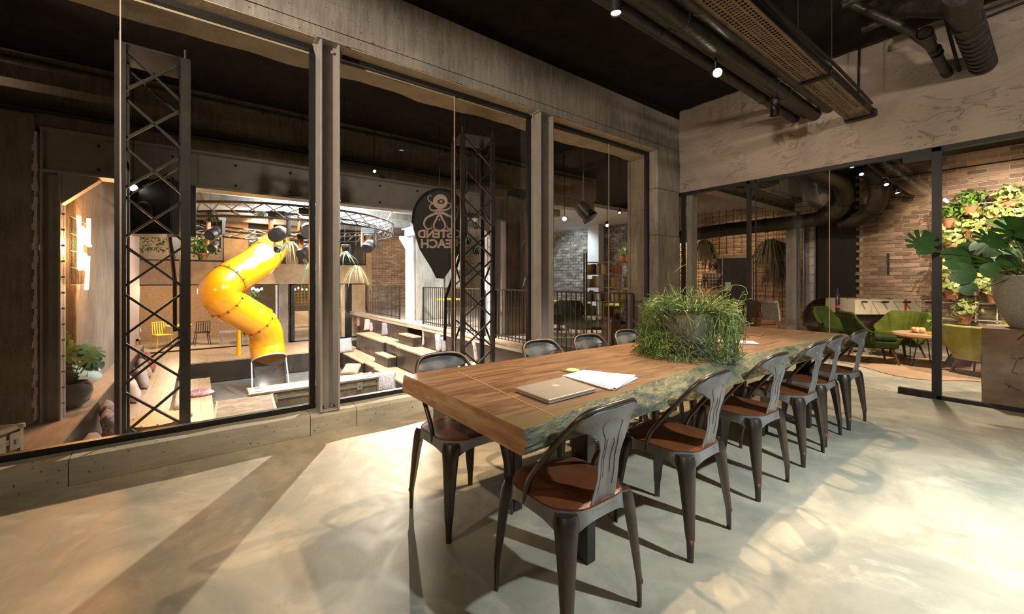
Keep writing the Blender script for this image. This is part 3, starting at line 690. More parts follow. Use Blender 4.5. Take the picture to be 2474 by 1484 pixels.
for y0 in (1.36, 4.12):
    for x0 in (-1.235-.10, -1.86):
        b = MB(); b.box(x0,x0+.10,y0,y0+.055,0,ZT-.10); b.build('leg', M['darksteel'], t, bevel=.004)
    b = MB(); b.box(-1.86,-1.235,y0,y0+.055,ZT-.148,ZT-.098); b.build('crossbar', M['darksteel'], t)
for x0 in (-1.80,-1.36):
    b = MB(); b.box(x0,x0+.05,1.41,4.13,ZT-.14,ZT-.1); b.build('long_rail', M['darksteel'], t)
# ---- metal cafe chairs
M['gun'] = pm('brushed_gunmetal', (.25,.24,.235), (.14,.132,.128), 5, .34, .4, r2=.5, stretch=(1,1,.5), bump=.04, bscale=60)
M['rub'] = pm('rubbed_dark_metal', (.055,.047,.042), (.10,.078,.062), 4, .34, .75, stretch=(1,1,.6))
M['leather'] = pm('tan_brown_leather', (.16,.050,.016), (.095,.030,.011), 5, .38, bump=.12, bscale=90, coat=.15)
M['redpaint'] = pm('red_oxide_patch', (.45,.07,.02), rough=.6)
def make_chair():
    t = T('cafe_chair', '', 'chair')
    # seat pad: square with cut corners that dip where the legs rise
    def pad(u, v):
        a = 2*PI*u; r = 1/(abs(math.cos(a))**4.2+abs(math.sin(a))**4.2)**(1/4.2)
        cut = 1-.085*math.exp(-((((a/(PI/2))%1)-.5)/.13)**2)
        rr = .19*r*cut*v**.8
        z = .478-.012*(v**6)-.006*math.sin(v*PI)
        return (rr*math.cos(a)*.98, rr*math.sin(a), z)
    b = MB(); b.grid(pad, 64, 10); b.grid(lambda u, v: (lambda p: (p[0]*(1+.012*v), p[1]*(1+.012*v), p[2]-.022*v))(pad(u,1)), 64, 2)
    b.build('seat_pad', M['leather'], t, smooth='full')
    b = MB()
    def rim(u, v):
        p = pad(u,1); a = 2*PI*u; q = ((a/(PI/2))%1)-.5
        drop = .042+.05*math.exp(-(q/.16)**2)
        k = 1.02+.035*v
        return (p[0]*k, p[1]*k, .462-drop*v)
    b.grid(rim, 96, 4); b.grid(lambda u, v: (lambda p: (p[0]*(1-.03*v-.9*max(0,v-.5)), p[1]*(1-.03*v-.9*max(0,v-.5)), p[2]+(.004 if v<.5 else 0)))((pad(u,1)[0]*1.03, pad(u,1)[1]*1.03, .461)), 64, 2)
    b.build('seat_frame', M['gun'], t, smooth='full')
    b = MB()
    for sx in (-1,1):   # under seat cross brace
        b.bar((sx*.16,-.16,.41), (-sx*.16,.16,.41), .022, .006)
    b.build('cross_brace', M['rub'], t)
    for sx in (-1,1):
        for sy in (-1,1):
            pts = []; rad = []
            for z, off, r in ((.452,0,.040),(.425,.006,.046),(.38,.016,.040),(.31,.026,.034),(.22,.036,.028),(.13,.046,.0225),(.10,.050,.020),(.085,.050,.017),(.02,.052,.0145),(0,.052,.014)):
                pts.append((sx*(.150+off*.85), sy*(.150+off*.95), z)); rad.append(r)
            b = MB(); n = 14; vs = []; fs = []
            ax = Vector((sx, sy, 0)).normalized(); bx = Vector((-sy, sx, 0)).normalized()
            for (p, r) in zip(pts, rad):
                for k in range(n):
                    a = -PI*.62+PI*1.24*k/(n-1)
                    q = Vector(p)+ax*(math.cos(a)*r*.85)+bx*(math.sin(a)*r); vs.append(q)
            m_ = len(pts)
            for i in range(m_-1):
                for k in range(n):
                    fs.append((i*n+k, i*n+(k+1)%n, (i+1)*n+(k+1)%n, (i+1)*n+k))
            fs.append(tuple(range(n))); fs.append(tuple((m_-1)*n+k for k in range(n)))
            b.add(vs, fs); leg = b.build('leg', M['rub'], t, smooth=True)
            b = MB(); c0 = Vector(pts[6])+ax*.0185
            b.add([c0+bx*.008+Vector((0,0,.004)), c0-bx*.008+Vector((0,0,.004)), c0-ax*.001-Vector((0,0,.020)), c0-ax*.01], [(0,1,2),(0,3,1),(1,3,2),(2,3,0)])
            if sy < 0: b.build('foot_patch', M['redpaint'], leg)
    hp = [(.186,.030,.425),(.187,.018,.50),(.186,-.040,.58),(.184,-.105,.66),(.178,-.165,.735),(.160,-.205,.785),(.128,-.226,.812),(.08,-.238,.822),(0,-.242,.824)]
    full = hp+[(-x,y,z) for x,y,z in reversed(hp[:-1])]
    # smooth by subdivision
    for _ in range(2):
        q = [full[0]]
        for a, c in zip(full, full[1:]):
            q.append(tuple(a[i]*.75+c[i]*.25 for i in range(3))); q.append(tuple(a[i]*.25+c[i]*.75 for i in range(3)))
        full = q+[full[-1]]
    b = MB(); b.tube(full, .0115, 10); b.build('back_hoop', M['rub'], t, smooth=True)
    def hy(z): return interp([(.43,.03),(.5,.018),(.58,-.04),(.66,-.105),(.735,-.165),(.785,-.205),(.82,-.24)], z)
    def sp(u, v):
        z = .43+(.815-.43)*v; s = 2*u-1
        w = interp([(.43,.068),(.58,.056),(.66,.060),(.705,.072),(.735,.112),(.757,.166),(.785,.160),(.80,.140),(.815,.10)], z)
        yc = interp([(.43,-.178),(.6,-.205),(.72,-.228),(.82,-.246)], z)
        ye = hy(z) if z > .72 else yc; f = min(1, max(0, (abs(s)*w-.06)/.11)); f = f*f
        y = yc*(1-f)+(ye-.004)*f + .006*math.cos(s*PI)*interp([(.66,1),(.77,.2)], z)
        return (s*w, y, z)
    b = MB(); b.sheet(sp, 22, 34, (0,.0035,0)); b.build('back_splat', M['gun'], t, smooth='full')
    b = MB()
    for w0, z0, z1 in ((.036,.50,.765),(.018,.56,.70)):
        fl = 1.5 if w0 > .03 else 1.2
        path = [(-w0,z0),(-w0,.62),(-w0,z1-.06),(-w0*fl,z1-.012),(-w0*fl*.8,z1),(0,z1+.003),(w0*fl*.8,z1),(w0*fl,z1-.012),(w0,z1-.06),(w0,.62),(w0,z0)]
        pp = []
        for (xa_,za_), (xb_,zb_) in zip(path, path[1:]):
            for q in range(6):
                x = xa_+(xb_-xa_)*q/6; z = za_+(zb_-za_)*q/6
                yc = interp([(.43,-.178),(.6,-.205),(.72,-.228),(.82,-.246)], z); wz = interp([(.43,.068),(.58,.056),(.66,.060),(.705,.072),(.735,.112),(.757,.166)], z)
                pp.append((x, yc-.0022+.006*math.cos(x/wz*PI)*interp([(.66,1),(.77,.2)], z), z))
        b.tube(pp, .0026, 5)
    b.build('embossed_rib', M['gun'], t, smooth=True)
    b = MB(); b.box(-.066,.066,-.197,-.180,.415,.452); b.build('splat_bracket', M['gun'], t, bevel=.004)
    return t
ch0 = make_chair()
near = [(-1.165,1.16,90,'metal cafe chair nearest the camera, with brown leather seat and full leg in view'),
        (-1.18,1.935,92,'second grey metal cafe chair from the camera on the open floor side of the table'),
        (-1.20,2.735,88,'third metal cafe chair from the camera on the open floor side'),
        (-1.205,3.43,90,'fourth metal cafe chair along the bark side of the table, counting from the camera'),
        (-1.23,3.95,91,'fifth metal cafe chair along the bark side, one before the far end'),
        (-1.21,4.54,87,'farthest metal cafe chair on the bark side, at the lounge end of the table')]
far = [(-1.955,1.14,-88,'dark metal cafe chair at the near window-side corner of the table'),
       (-2.00,1.94,-90,'pale lit chair back rising behind the table, left of three in front of the window'),
       (-2.00,2.44,-91,'pale lit chair back rising behind the table, middle of three in front of the window'),
       (-2.00,2.93,-89,'pale lit chair back just left of the trailing plant, window side'),
       (-2.00,3.48,-90,'metal cafe chair on the window side hidden mostly behind the trailing plant')]
for i, (x, y, a, lab) in enumerate(near+far):
    g = 'cafe chairs around the long table'
    if i == 0: o = ch0; o.location = (x,y,0); o.rotation_euler = (0,0,math.radians(a)); o['label'] = lab; o['group'] = g
    else: dup(ch0, (x,y,0), math.radians(a), lab, g)
# ---- laptop, papers, coaster, keyboard, booklets
M['alu'] = pm('champagne_aluminium', (.52,.47,.40), (.48,.43,.37), 40, .38, .6)
M['alulogo'] = pm('pale_round_emblem', (.7,.67,.6), rough=.2, metal=.3)
M['paper'] = pm('white_paper', (.78,.77,.78), (.73,.72,.74), 3, .6)
M['ink'] = pm('faint_grey_print', (.45,.45,.47), rough=.7)
def quad(px4, z): return [P(a,b_,z=z) for a,b_ in px4]
L4 = quad([(1243,936),(1362,910),(1441,937),(1326,966)], ZT+.02)
c = sum(L4, Vector())/4
def slab(b, q4, z0, z1, sh=1.0, n=1):
    cc_ = sum(q4, Vector())/4; pts = []
    for i in range(4):
        p = q4[i]; a = q4[i-1]; d = q4[(i+1)%4]
        for w_, tgt in ((.06,a),(0,None),(.06,d)):
            if tgt is not None: pts.append(p+(tgt-p)*.045)
            else: pts.append(p+(cc_-p)*.012)
    pts = [cc_+(p-cc_)*sh for p in pts]
    return b.prism([(p.x-c0.x, p.y-c0.y) for p in pts], z0, z1)
c0 = c
t = T('laptop', 'closed champagne grey laptop lying on the table near its camera end', 'laptop', (c.x,c.y,ZT))
b = MB(); slab(b, L4, .003, .010, .985); b.build('base', M['alu'], t, smooth=True)
b = MB(); slab(b, L4, .0115, .019, 1.0); b.build('lid', M['alu'], t, bevel=.002)
b = MB(); slab(b, L4, .0, .003, .8); b.build('rubber_feet', M['black'], t)
lc = P(1343,931,z=ZT+.02)-c; b = MB()
# bitten-fruit emblem
pts = []
for k in range(28):
    a = 2*PI*k/28; r = .017*(1+.10*math.cos(2*a)-.06*math.cos(a*4)); x = r*math.cos(a); y = r*math.sin(a)
    if math.hypot(x-.021, y-.003) < .0095: dd = Vector((x-.021,y-.003)).normalized()*.0095; x, y = .021+dd.x, .003+dd.y
    pts.append((x,y))
ang = math.radians(85)
ro = lambda x,y: (x*math.cos(ang)-y*math.sin(ang)+lc.x, x*math.sin(ang)+y*math.cos(ang)+lc.y)
b.prism([ro(x,y) for x,y in pts], .019, .0196)
b.prism([ro(x,y) for x,y in [(0,.019),(.004,.027),(.010,.029),(.007,.021)]], .019, .0196); b.build('emblem', M['alulogo'], t)
pc = P(1455,920,z=ZT); t = T('paper_stack', 'loose stack of white papers beside the laptop', 'papers', (pc.x,pc.y,ZT))
base4 = [(1362,912),(1412,898),(1537,914),(1483,944)]
for k in range(7):
    q = quad(base4, ZT); cc_ = sum(q,Vector())/4; a = math.radians(random.uniform(-5,5)); off = Vector((random.uniform(-.008,.008),random.uniform(-.008,.008),0))
    # A4 sheet with same axes
    ux = (q[1]-q[0]).normalized(); uy = (q[3]-q[0]).normalized()
    rot = Matrix.Rotation(a,3,'Z'); q2 = [rot@(p-cc_)+off+cc_-pc for p in q]
    b = MB(); z0 = .0008+k*.0016
    def pf(u, v, q2=q2, z0=z0, k=k):
        p = (q2[0]*(1-u)+q2[1]*u)*(1-v)+(q2[3]*(1-u)+q2[2]*u)*v
        return (p.x, p.y, z0+.0012*noise.noise(Vector((u*2,v*2,k)))+(.010*max(0,u+v-1.5) if k == 6 else 0))
    b.grid(pf, 8, 8); b.sheet(pf, 8, 8, (0,0,.0006)); b.build('sheet', M['paper'], t, smooth=True)
b = MB()
for k in range(3): b.bar(P(1440+k*8,931+k*2.2,z=ZT+.0145)-pc+Vector((0,0,ZT-ZT)), P(1478+k*8,927+k*2.2,z=ZT+.0145)-pc, .002, .0006)
M['gold'] = pm('olive_coaster', (.20,.13,.03), rough=.35, coat=.3); M['cream'] = pm('cream_disc', (.75,.58,.28), rough=.4)
kc = P(1384,896,z=ZT); t = T('coaster', 'small square olive and cream coaster behind the papers', 'coaster', (kc.x,kc.y,ZT), math.radians(12))
b = MB(); b.box(-.05,.05,-.05,.05,0,.006); b.build('tile', M['gold'], t, bevel=.002)
b = MB(); b.lathe([(.0,.0072),(.034,.0072),(.036,.006),(.0,.006)], n=24); b.build('disc', M['cream'], t)
kq = quad([(1712,826),(1782,821),(1803,834),(1716,834)], ZT); kc = sum(kq,Vector())/4
M['keys'] = pm('white_keys', (.72,.70,.66), rough=.5); M['keyboard'] = pm('grey_keyboard_body', (.36,.34,.31), rough=.5)
t = T('computer_keyboard', 'slim white keyboard lying right of the trailing plant', 'keyboard', (kc.x,kc.y,ZT), math.atan2(.62,.78))
b = MB(); b.box(-.22,.22,-.065,.065,.001,.011); b.build('body', M['keyboard'], t, bevel=.003)
for r in range(5):
    for k in range(16):
        if r == 0 and 4 < k < 10: continue
        b = MB(); b.box(-.212+k*.0266,-.212+k*.0266+.0225,-.057+r*.0235,-.057+r*.0235+.0195,.011,.0145); b.build('key', M['keys'], t)
b = MB(); b.box(-.079,.05,-.057,-.0375,.011,.0145); b.build('space_bar', M['keys'], t)
M['brownpaper'] = pm('brown_booklet_cover', (.13,.07,.035), rough=.5)
for (px, py, a, lab) in ((1768,808,40,'dark brown booklet lying behind the keyboard'),(1812,809,10,'thin dark folder lying flat near the far window-side corner of the table')):
    kc = P(px,py,z=ZT); b = MB(); b.box(-.10,.10,-.075,.075,.0,.007)
    o = b.build('booklet', M['brownpaper'], bevel=.002); o.location = kc; o.rotation_euler = (0,0,math.radians(a)); o['label'] = lab; o['category'] = 'booklet'; o['group'] = 'booklets near the keyboard'
# ---- trailing plant in a hammered bucket
M['bucket'] = pm('hammered_zinc', (.30,.30,.28), (.17,.165,.15), 6, .3, .7, bump=.5, bscale=18)
M['rhip'] = pm('trailing_green_stems', (.075,.125,.018), (.17,.22,.04), 8, .5, c3=(.03,.065,.015), s3=6)
M['soil'] = pm('dark_soil', (.03,.02,.015), rough=1)
pc = P(1668,858,z=ZT); pc.z = ZT
t = T('trailing_plant', 'bushy trailing green plant in a hammered metal bucket on the table', 'plant', pc)
b = MB(); b.lathe([(.0,.0),(.105,.0),(.125,.03),(.160,.13),(.178,.22),(.186,.295),(.192,.305),(.188,.31),(.176,.30),(.16,.20),(.0,.19)], n=40); b.build('bucket', M['bucket'], t, smooth=True)
b = MB(); b.tube([(.187*math.cos(a),.187*math.sin(a),.303) for a in [2*PI*k/40 for k in range(41)]], .0045, 6); b.build('rim', M['bucket'], t, smooth=True)
ang = -TH
b = MB(); b.tube([Vector((math.cos(math.radians(-62))*.195*math.cos(s)- .0, math.sin(math.radians(-62))*.195+.0, .27-.17*math.sin(s)*.9)) if False else Vector((.19*math.cos(a_), .19*math.sin(a_), .28-.18*math.sin((a_-math.radians(-100))/math.radians(110)*PI))) for a_ in [math.radians(-100+110*k/16) for k in range(17)]], .004, 6); b.build('handle', M['blackmetal'], t, smooth=True)
b = MB(); b.lathe([(0,.27),(.17,.262)], n=20); b.build('soil', M['soil'], t)
rnd = random.Random(3)
b = MB()
def strand(b, p, v, L_, n, r, grav, floor=None, depth=0, rmax=.30):
    pts = [Vector(p)]; d = Vector(v).normalized(); st_ = L_/n
    for k in range(n):
        d = d+Vector((rnd.gauss(0,.16),rnd.gauss(0,.16),rnd.gauss(0,.10)-grav)); d.normalize()
        q = pts[-1]+d*st_; rr = math.hypot(q.x, q.y)
        if q.z < .30 and rr < .20: s_ = .205/max(rr,.001); q.x *= s_; q.y *= s_
        lim_ = rmax+rnd.uniform(-.03,.03)
        if rr > lim_: s_ = lim_/rr; q.x *= s_; q.y *= s_; d.x *= .3; d.y *= .3
        if floor is not None and q.z < floor: q.z = floor+rnd.uniform(0,.014); d.z = abs(d.z)*.3
        pts.append(q)
        if depth < 2 and rnd.random() < .34:
            dv = d+Vector((rnd.gauss(0,.8),rnd.gauss(0,.8),rnd.gauss(.15,.5))); strand(b, q, dv, min(L_*.3,.07), 2, r*.9, grav*.3, floor, depth+1, rmax+.02)
    b.tube(pts, [r]*(n)+[r*.7], 3, caps=False)
for k in range(640):
    a = rnd.uniform(0,2*PI); gap = abs((a-math.radians(-68)+PI)%(2*PI)-PI) < math.radians(34); r0 = rnd.uniform(.02,.17); p = (r0*math.cos(a), r0*math.sin(a), .275)
    v = (math.cos(a)*rnd.uniform(.3,1.2), math.sin(a)*rnd.uniform(.3,1.2), rnd.uniform(.5,1.3))
    if rnd.random() < .50: strand(b, p, v, rnd.uniform(.06,.22)*(1.15-r0*2.2), 5, .0019, .10, .004)
    elif not gap or rnd.random() < .12: strand(b, p, v, rnd.uniform(.20,.55), 11, .0019, rnd.uniform(.26,.50), .004, 0, rnd.uniform(.22,.33))
for k in range(420):
    a = rnd.uniform(0,2*PI) if rnd.random() < .40 else rnd.gauss(math.radians(215),.8); r0 = rnd.uniform(.19,.27)
    lft = .5+.5*math.cos(a-math.radians(232))
    strand(b, (r0*math.cos(a), r0*math.sin(a), rnd.uniform(.01,.16)), (math.cos(a)+rnd.gauss(0,.7), math.sin(a)+rnd.gauss(0,.7), rnd.uniform(-.2,.8)), rnd.uniform(.07,.16), 5, .0019, .20, .004, 0, .28+.09*lft)
o = b.build('foliage', M['rhip'], t); o['kind'] = 'stuff'
b = MB(); strand(b, (.24,.02,.02), (.9,.35,-.1), .30, 8, .0015, .05, .003, 1, .6); b.build('stray_stem', M['rhip'], t)
# ================================================================ CEILING SERVICES
def pipe(name, label, px, py, r, y0=-3.9, mat='duct', cat='pipe', dz=0, group='black ceiling pipes over the table', cl=()):
    e = P(px, py, y=YD-.0); t = T(name, label, cat, (e.x, 0, e.z+dz), group=group)
    b = MB(); b.cyl((0,y0,0),(0,YD+.02,0), r, n=20); b.build('tube', M[mat], t, smooth=True)
    for y in (5.2, 3.1, .9, -1.3):
        b = MB(); b.cyl((0,y-.012,0),(0,y+.012,0), r+.006, n=20); b.build('clamp', M['blackmetal'], t, smooth=True)
        b = MB(); b.cyl((0,y,r),(0,y,4.0-e.z-dz), .004, n=5); b.build('hanger_rod', M['blackmetal'], t)
    return e
pipe('ceiling_pipe', 'black ceiling pipe nearest the window wall, passing behind the lit spotlight', 1921, 288, .052)
pipe('ceiling_pipe', 'thin dark ceiling pipe second from the window wall', 1945, 283, .040, dz=.02)
pipe('ceiling_pipe', 'thick black ceiling pipe in the middle of the ceiling bundle', 1968, 278, .072)
pipe('ceiling_pipe', 'dark ceiling pipe right against the perforated cable tray', 2003, 268, .055, dz=.03)
pipe('ceiling_pipe', 'slim dark pipe high between the ceiling pipes', 1985, 262, .030, dz=.12)
# perforated tray
e0 = P(2045,292,y=YD-.02); e1 = P(2104,283,y=YD-.02)
tx0, tx1, tz = e0.x+.02, e1.x+.02, (e0.z+e1.z)/2
t = T('cable_tray', 'wide perforated metal cable tray hanging under the ceiling, slotted underside', 'cable tray', (tx0,0,tz))
w = tx1-tx0; b = MB()
# underside as slotted strips: real holes
def strips(b):
    rows = [(.00,.10,0),(.10,.17,1),(.17,.20,0),(.20,.27,1),(.27,.34,0),(.34,.42,2),(.42,.45,0),(.45,.53,2),(.53,.56,0),(.56,.64,2),(.64,.71,0),(.71,.78,1),(.78,.81,0),(.81,.88,1),(.88,1.0,0)]
    for f0, f1, kind in rows:
        x0, x1 = f0*w, f1*w
        if kind == 0: b.box(x0,x1,-3.9,YD-.03,0,.003)
        else:
            pit = .042 if kind == 1 else .036; y = -1.0; web = .018 if kind == 1 else .022
            b.box(x0,x1,-3.9,-1.0,0,.003)
            while y < YD-.05: b.box(x0,x1,y,y+web,0,.003); y += pit
strips(b)
b.build('perforated_base', M['tray'], t)
b = MB(); b.box(-.004,0,-3.9,YD-.03,-.005,.085); b.build('side_flange', M['tray'], t)
b = MB(); b.box(w,w+.006,-3.9,YD-.03,-.005,.085); b.build('side_flange', M['blackmetal'], t)
for y in (4.6, 2.2, -.2):
    b = MB(); b.box(-.03,w+.03,y-.02,y+.02,-.03,-.005); b.build('support_bar', M['black'], t)
    for xx in (-.02, w+.02):
        b = MB(); b.cyl((xx,y,-.05),(xx,y,4.0-tz),.005,n=6); b.build('hanger_rod', M['blackmetal'], t)
b = MB(); b.box(-.03,w+.04,YD-.09,YD-.02,-.02,.06); b.build('end_cap', M['black'], t, bevel=.01)
b = MB()
for k in range(5): b.tube([(w*.2+k*.06, -3.8+j*.6, .03+.015*math.sin(j*1.3+k*2)) for j in range(17)], .014, 5)
b.build('cable_bundle', M['black'], t)
# light track and track spotlights
tr = P(1870,262,y=5.2); trx = -1.87; trz = 3.36
t = T('light_track', 'slim black light track running between the ceiling pipes', 'light track', (trx,0,trz))
b = MB(); b.box(-.018,.018,-3.9,YD-.02,-.018,.018); b.build('rail', M['blackmetal'], t)
for y in (5.4,3.0,.6,-1.8):
    b = MB(); b.cyl((0,y,.018),(0,y,4-trz),.004,n=5); b.build('hanger_rod', M['blackmetal'], t)
M['bulb'] = emis('lit_lamp_face', (1,.86,.66), 30)
M['bulbdim'] = emis('lit_lamp_face_edge', (1,.9,.8), 6)
M['lampblack'] = pm('black_lamp_body', (.018,.016,.015), rough=.42)
def spot(loc, aim, label, group, r=.042, L_=.17, bulb='bulb', stem=.10, name='track_spotlight'):
    t = T(name, label, 'spotlight', loc, group=group)
    d = (Vector(aim)-Vector(loc)).normalized(); h = Vector((0,0,-stem))
    b = MB(); b.tube([h-d*L_*.5, h+d*L_*.5], r, 22, caps=False); b.tube([h-d*(L_*.5), h-d*(L_*.5-.002)], r*.98, 22)
    b.tube([h+d*(L_*.5-.004), h+d*(L_*.5-.02)], r*.9, 22, caps=False); b.build('lamp_body', M['lampblack'], t, smooth=True)
    b = MB(); b.tube([h+d*(L_*.5-.014), h+d*(L_*.5-.010)], r*.88, 22); b.build('lamp_lens', M[bulb], t)
    b = MB(); b.cyl((0,0,0),tuple(h+d*(-L_*.2)),.009,n=8); b.box(-.02,.02,-.045,.045,-.012,.012); b.build('mount', M['lampblack'], t)
    return t
s1 = P(1745,170,x=trx+.02); s1.z += .10
spot((trx,s1.y-.08,trz-.02), (.9,.2,1.0), 'lit track spotlight glaring at the camera from among the ceiling pipes', 'track spotlights over the table', stem=.16)
s2 = P(1488,20,x=trx)
spot((trx,s2.y,trz-.02), (trx+.02,s2.y+.02,0), 'black track spotlight at the top edge, shining straight down', 'track spotlights over the table', r=.040, stem=.10, bulb='bulbdim')
s3 = P(1872,255,x=trx)
spot((trx,s3.y,trz-.02), (trx-.1,s3.y+.15,0), 'black track spotlight hanging in front of the plaster wall', 'track spotlights over the table', r=.045, L_=.2, stem=.13, bulb='lampblack')
s4 = P(1962,190,x=-1.55)
spot((-1.55,s4.y,3.35), (-1.0,s4.y+.8,2.5), 'small dark spotlight clipped beside the cable tray', 'track spotlights over the table', r=.026, L_=.11, stem=.02, bulb='lampblack')
# looping lamp flex
t = T('lamp_flex', 'thin black flex looping under the ceiling pipes', 'cable', (0,0,0))
b = MB(); A = Vector((-1.6,4.55,3.25)); Bq = Vector((-1.9,4.9,3.3)); pts = [A*(1-k/14)+Bq*(k/14)+Vector((0,0,-.16*math.sin(k/14*PI))) for k in range(15)]; b.tube(pts,.006,6); b.build('flex', M['black'], t)
# ventilation ducts coming through the plaster wall on the right
ribs = lambda b, p0, p1, r, n, amp: [b.cyl(p0.lerp(p1,(k+.0)/n), p0.lerp(p1,(k+.28)/n), r+amp, n=22) for k in range(n)]
eA = P(2374,155,y=YD-.02)
t = T('ventilation_duct', 'wide ribbed black duct ending in the plaster wall at upper right', 'duct', (eA.x,eA.y,eA.z))
b = MB(); p0 = Vector((0,.04,0)); p1 = Vector((-.02,-1.25,.05)); b.cyl(p0,p1,.088,n=28)
for k in range(9):
    f = k/9; q = p0.lerp(p1,f*.72+.02); b.cyl(q, q+Vector((0,-.035,.002)), .100, n=28)
b.build('flexible_tube', M['duct'], t, smooth=True)
b = MB(); b.cyl((-.02,-.95,.045),(-.02,-1.02,.05),.105,n=28); b.build('collar', M['duct'], t, smooth=True)
b = MB(); b.cyl((-.02,-1.25,.05),(.0,-1.55,.06),.108,n=28); b.build('open_end', M['duct'], t, smooth=True)
t = T('ventilation_duct', 'broad horizontal black duct crossing the top right corner above the ribbed duct', 'duct', (eA.x,eA.y,eA.z))
b = MB(); pts = [Vector((-1.05,-.55,.95)),Vector((-.75,-.75,.72)),Vector((-.42,-.92,.42)),Vector((-.06,-.98,.20)),Vector((.0,-1.0,.06))]; b.tube(pts,[.09,.09,.088,.085,.08],24); b.build('tube', M['duct'], t, smooth=True)
b = MB(); b.tube([pts[2],pts[2]+(pts[3]-pts[2])*.12],.098,24); b.build('joint_band', M['blackmetal'], t, smooth=True)
eB = P(2288,178,y=YD-.02)
t = T('waste_pipe', 'dark wrapped pipe with an open socket, entering the plaster wall left of the wide duct', 'pipe', (eB.x,eB.y,eB.z))
b = MB(); b.cyl((0,.03,0),(-.02,-.98,.02),.041,n=22); b.build('tube', M['duct'], t, smooth=True)
for q in (.06,.62,.72): b = MB(); b.cyl((0,-q,.0),(0,-q-.02,.0),.047,n=22); b.build('strap', M['black'], t, smooth=True)
b = MB(); b.tube([(-.02,-.90,.02),(-.02,-1.10,.03)],[.052,.056],24,caps=False); b.tube([(-.02,-1.10,.03),(-.02,-1.07,.028)],.046,24); b.build('socket', M['duct'], t, smooth=True)
b = MB(); b.tube([(-.02,-.80,.02),(-.14,-.95,.16),(-.34,-1.05,.36),(-.62,-1.12,.66)],.038,20); b.build('branch', M['duct'], t, smooth=True)
b = MB(); b.tube([(.085,.02,-.0),(.085,-.5,.10),(.06,-.8,.30),(.05,-.9,.66)],.014,8); b.build('side_cable', M['black'], t, smooth=True)
# conduit on the plaster
a = P(2073,232,y=YD-.03); c_ = P(2076,100,y=YD-.03); d_ = P(2102,72,y=YD-.03); e_ = P(2185,45,y=YD-.25); 
t = T('wall_conduit', 'thin black conduit rising up the plaster wall and bending along the ceiling edge', 'pipe', (0,0,0))
b = MB(); b.tube([a,c_,P(2083,84,y=YD-.03),d_,P(2145,50,y=YD-.2),P(2230,10,y=YD-.5)],.011,8); b.build('conduit', M['black'], t, smooth=True)
a = P(2385,40,y=YD-.04); c_ = P(2474,5,y=YD-.04); t = T('wall_conduit', 'black conduit on the plaster wall at the top right edge', 'pipe', (0,0,0))
b = MB(); b.tube([a,c_,c_+(c_-a)*2],.010,8); b.build('conduit', M['black'], t, smooth=True)
# further pipes across the ceiling
for k,(y,z,x0,x1,r,lab) in enumerate(((5.35,3.8,-1.15,4.6,.035,'dark pipe crossing the ceiling above the duct, close to the plaster wall'),(4.7,3.78,-1.15,4.6,.028,'dark pipe crossing the black ceiling right of the cable tray'),(4.0,3.85,-1.1,4.6,.045,'dark thick pipe crossing the ceiling at the top edge'))):
    t = T('ceiling_pipe', lab, 'pipe', (0,y,z), group='black ceiling pipes over the table')
    b = MB(); b.tube([(x0,0,.0),(x0+.2,-.02,0),(x1,-.1,0)], r, 12); b.build('tube', M['duct'], t, smooth=True)
    for q in range(3): b = MB(); b.cyl((x0+.4+q*.9,-.03,r),(x0+.4+q*.9,-.03,4-z),.005,n=5); b.build('hanger_rod', M['blackmetal'], t)
# ================================================================ HALL BEYOND THE WINDOW
# ---- seating tiers, right side (rows run away from the window)
def tier(label, x0, x1, yf, yb, z, zb, group='wooden seating tiers in the hall', nb=3, rise_y=None, side=1, name='seating_tier'):
    """boards between yf (front edge) and yb, top at z; dark riser below the front edge"""
    t = T(name, label, 'seating tier', ((x0+x1)/2, (yf+yb)/2, z), group=group)
    cx, cy = (x0+x1)/2, (yf+yb)/2; w = (yb-yf)/nb
    for k in range(nb):
        xx = x0
        seg = (x1-x0)/max(1, round((x1-x0)/2.6)); s0 = (k%2)*seg*.5
        cuts = [x0]+[c for c in [x0+s0+j*seg for j in range(20)] if x0+.3 < c < x1-.3]+[x1]
        for a, b2_ in zip(cuts, cuts[1:]):
            b = MB(); b.box(a-cx+.0015, b2_-cx-.0015, yf+k*w-cy+.0012, yf+(k+1)*w-cy-.0012, -.035, random.uniform(-.0012,.0012)); b.build('plank', M['wood'], t)
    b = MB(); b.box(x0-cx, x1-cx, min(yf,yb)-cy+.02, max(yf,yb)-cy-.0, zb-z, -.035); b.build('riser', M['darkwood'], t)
    return t
a0, a1 = -11.9, -10.9   # stair aisle
XR = -4.0
tier('top wooden seating ledge along the railing, window side of the little stairs', a1+.45, XR, 4.85, 5.32, 0.0, -1.66)
tier('top wooden seating ledge beyond the little stairs, ending at the pillar', -15.9, a0+.45, 4.85, 5.32, 0.0, -1.66)
tier('second wooden tier on the right, window side, with grey cushions', a1, XR, 4.31, 4.85, -.56, -1.66)
tier('second wooden tier on the right beyond the stairs, with brown and grey cushions', -14.5, a0, 4.31, 4.85, -.56, -1.66)
tier('third wooden tier on the right, window side of the stairs', a1-.15, XR, 3.74, 4.31, -1.12, -1.66)
tier('third wooden tier on the right beyond the stairs', -14.5, a0-.15, 3.74, 4.31, -1.12, -1.66)
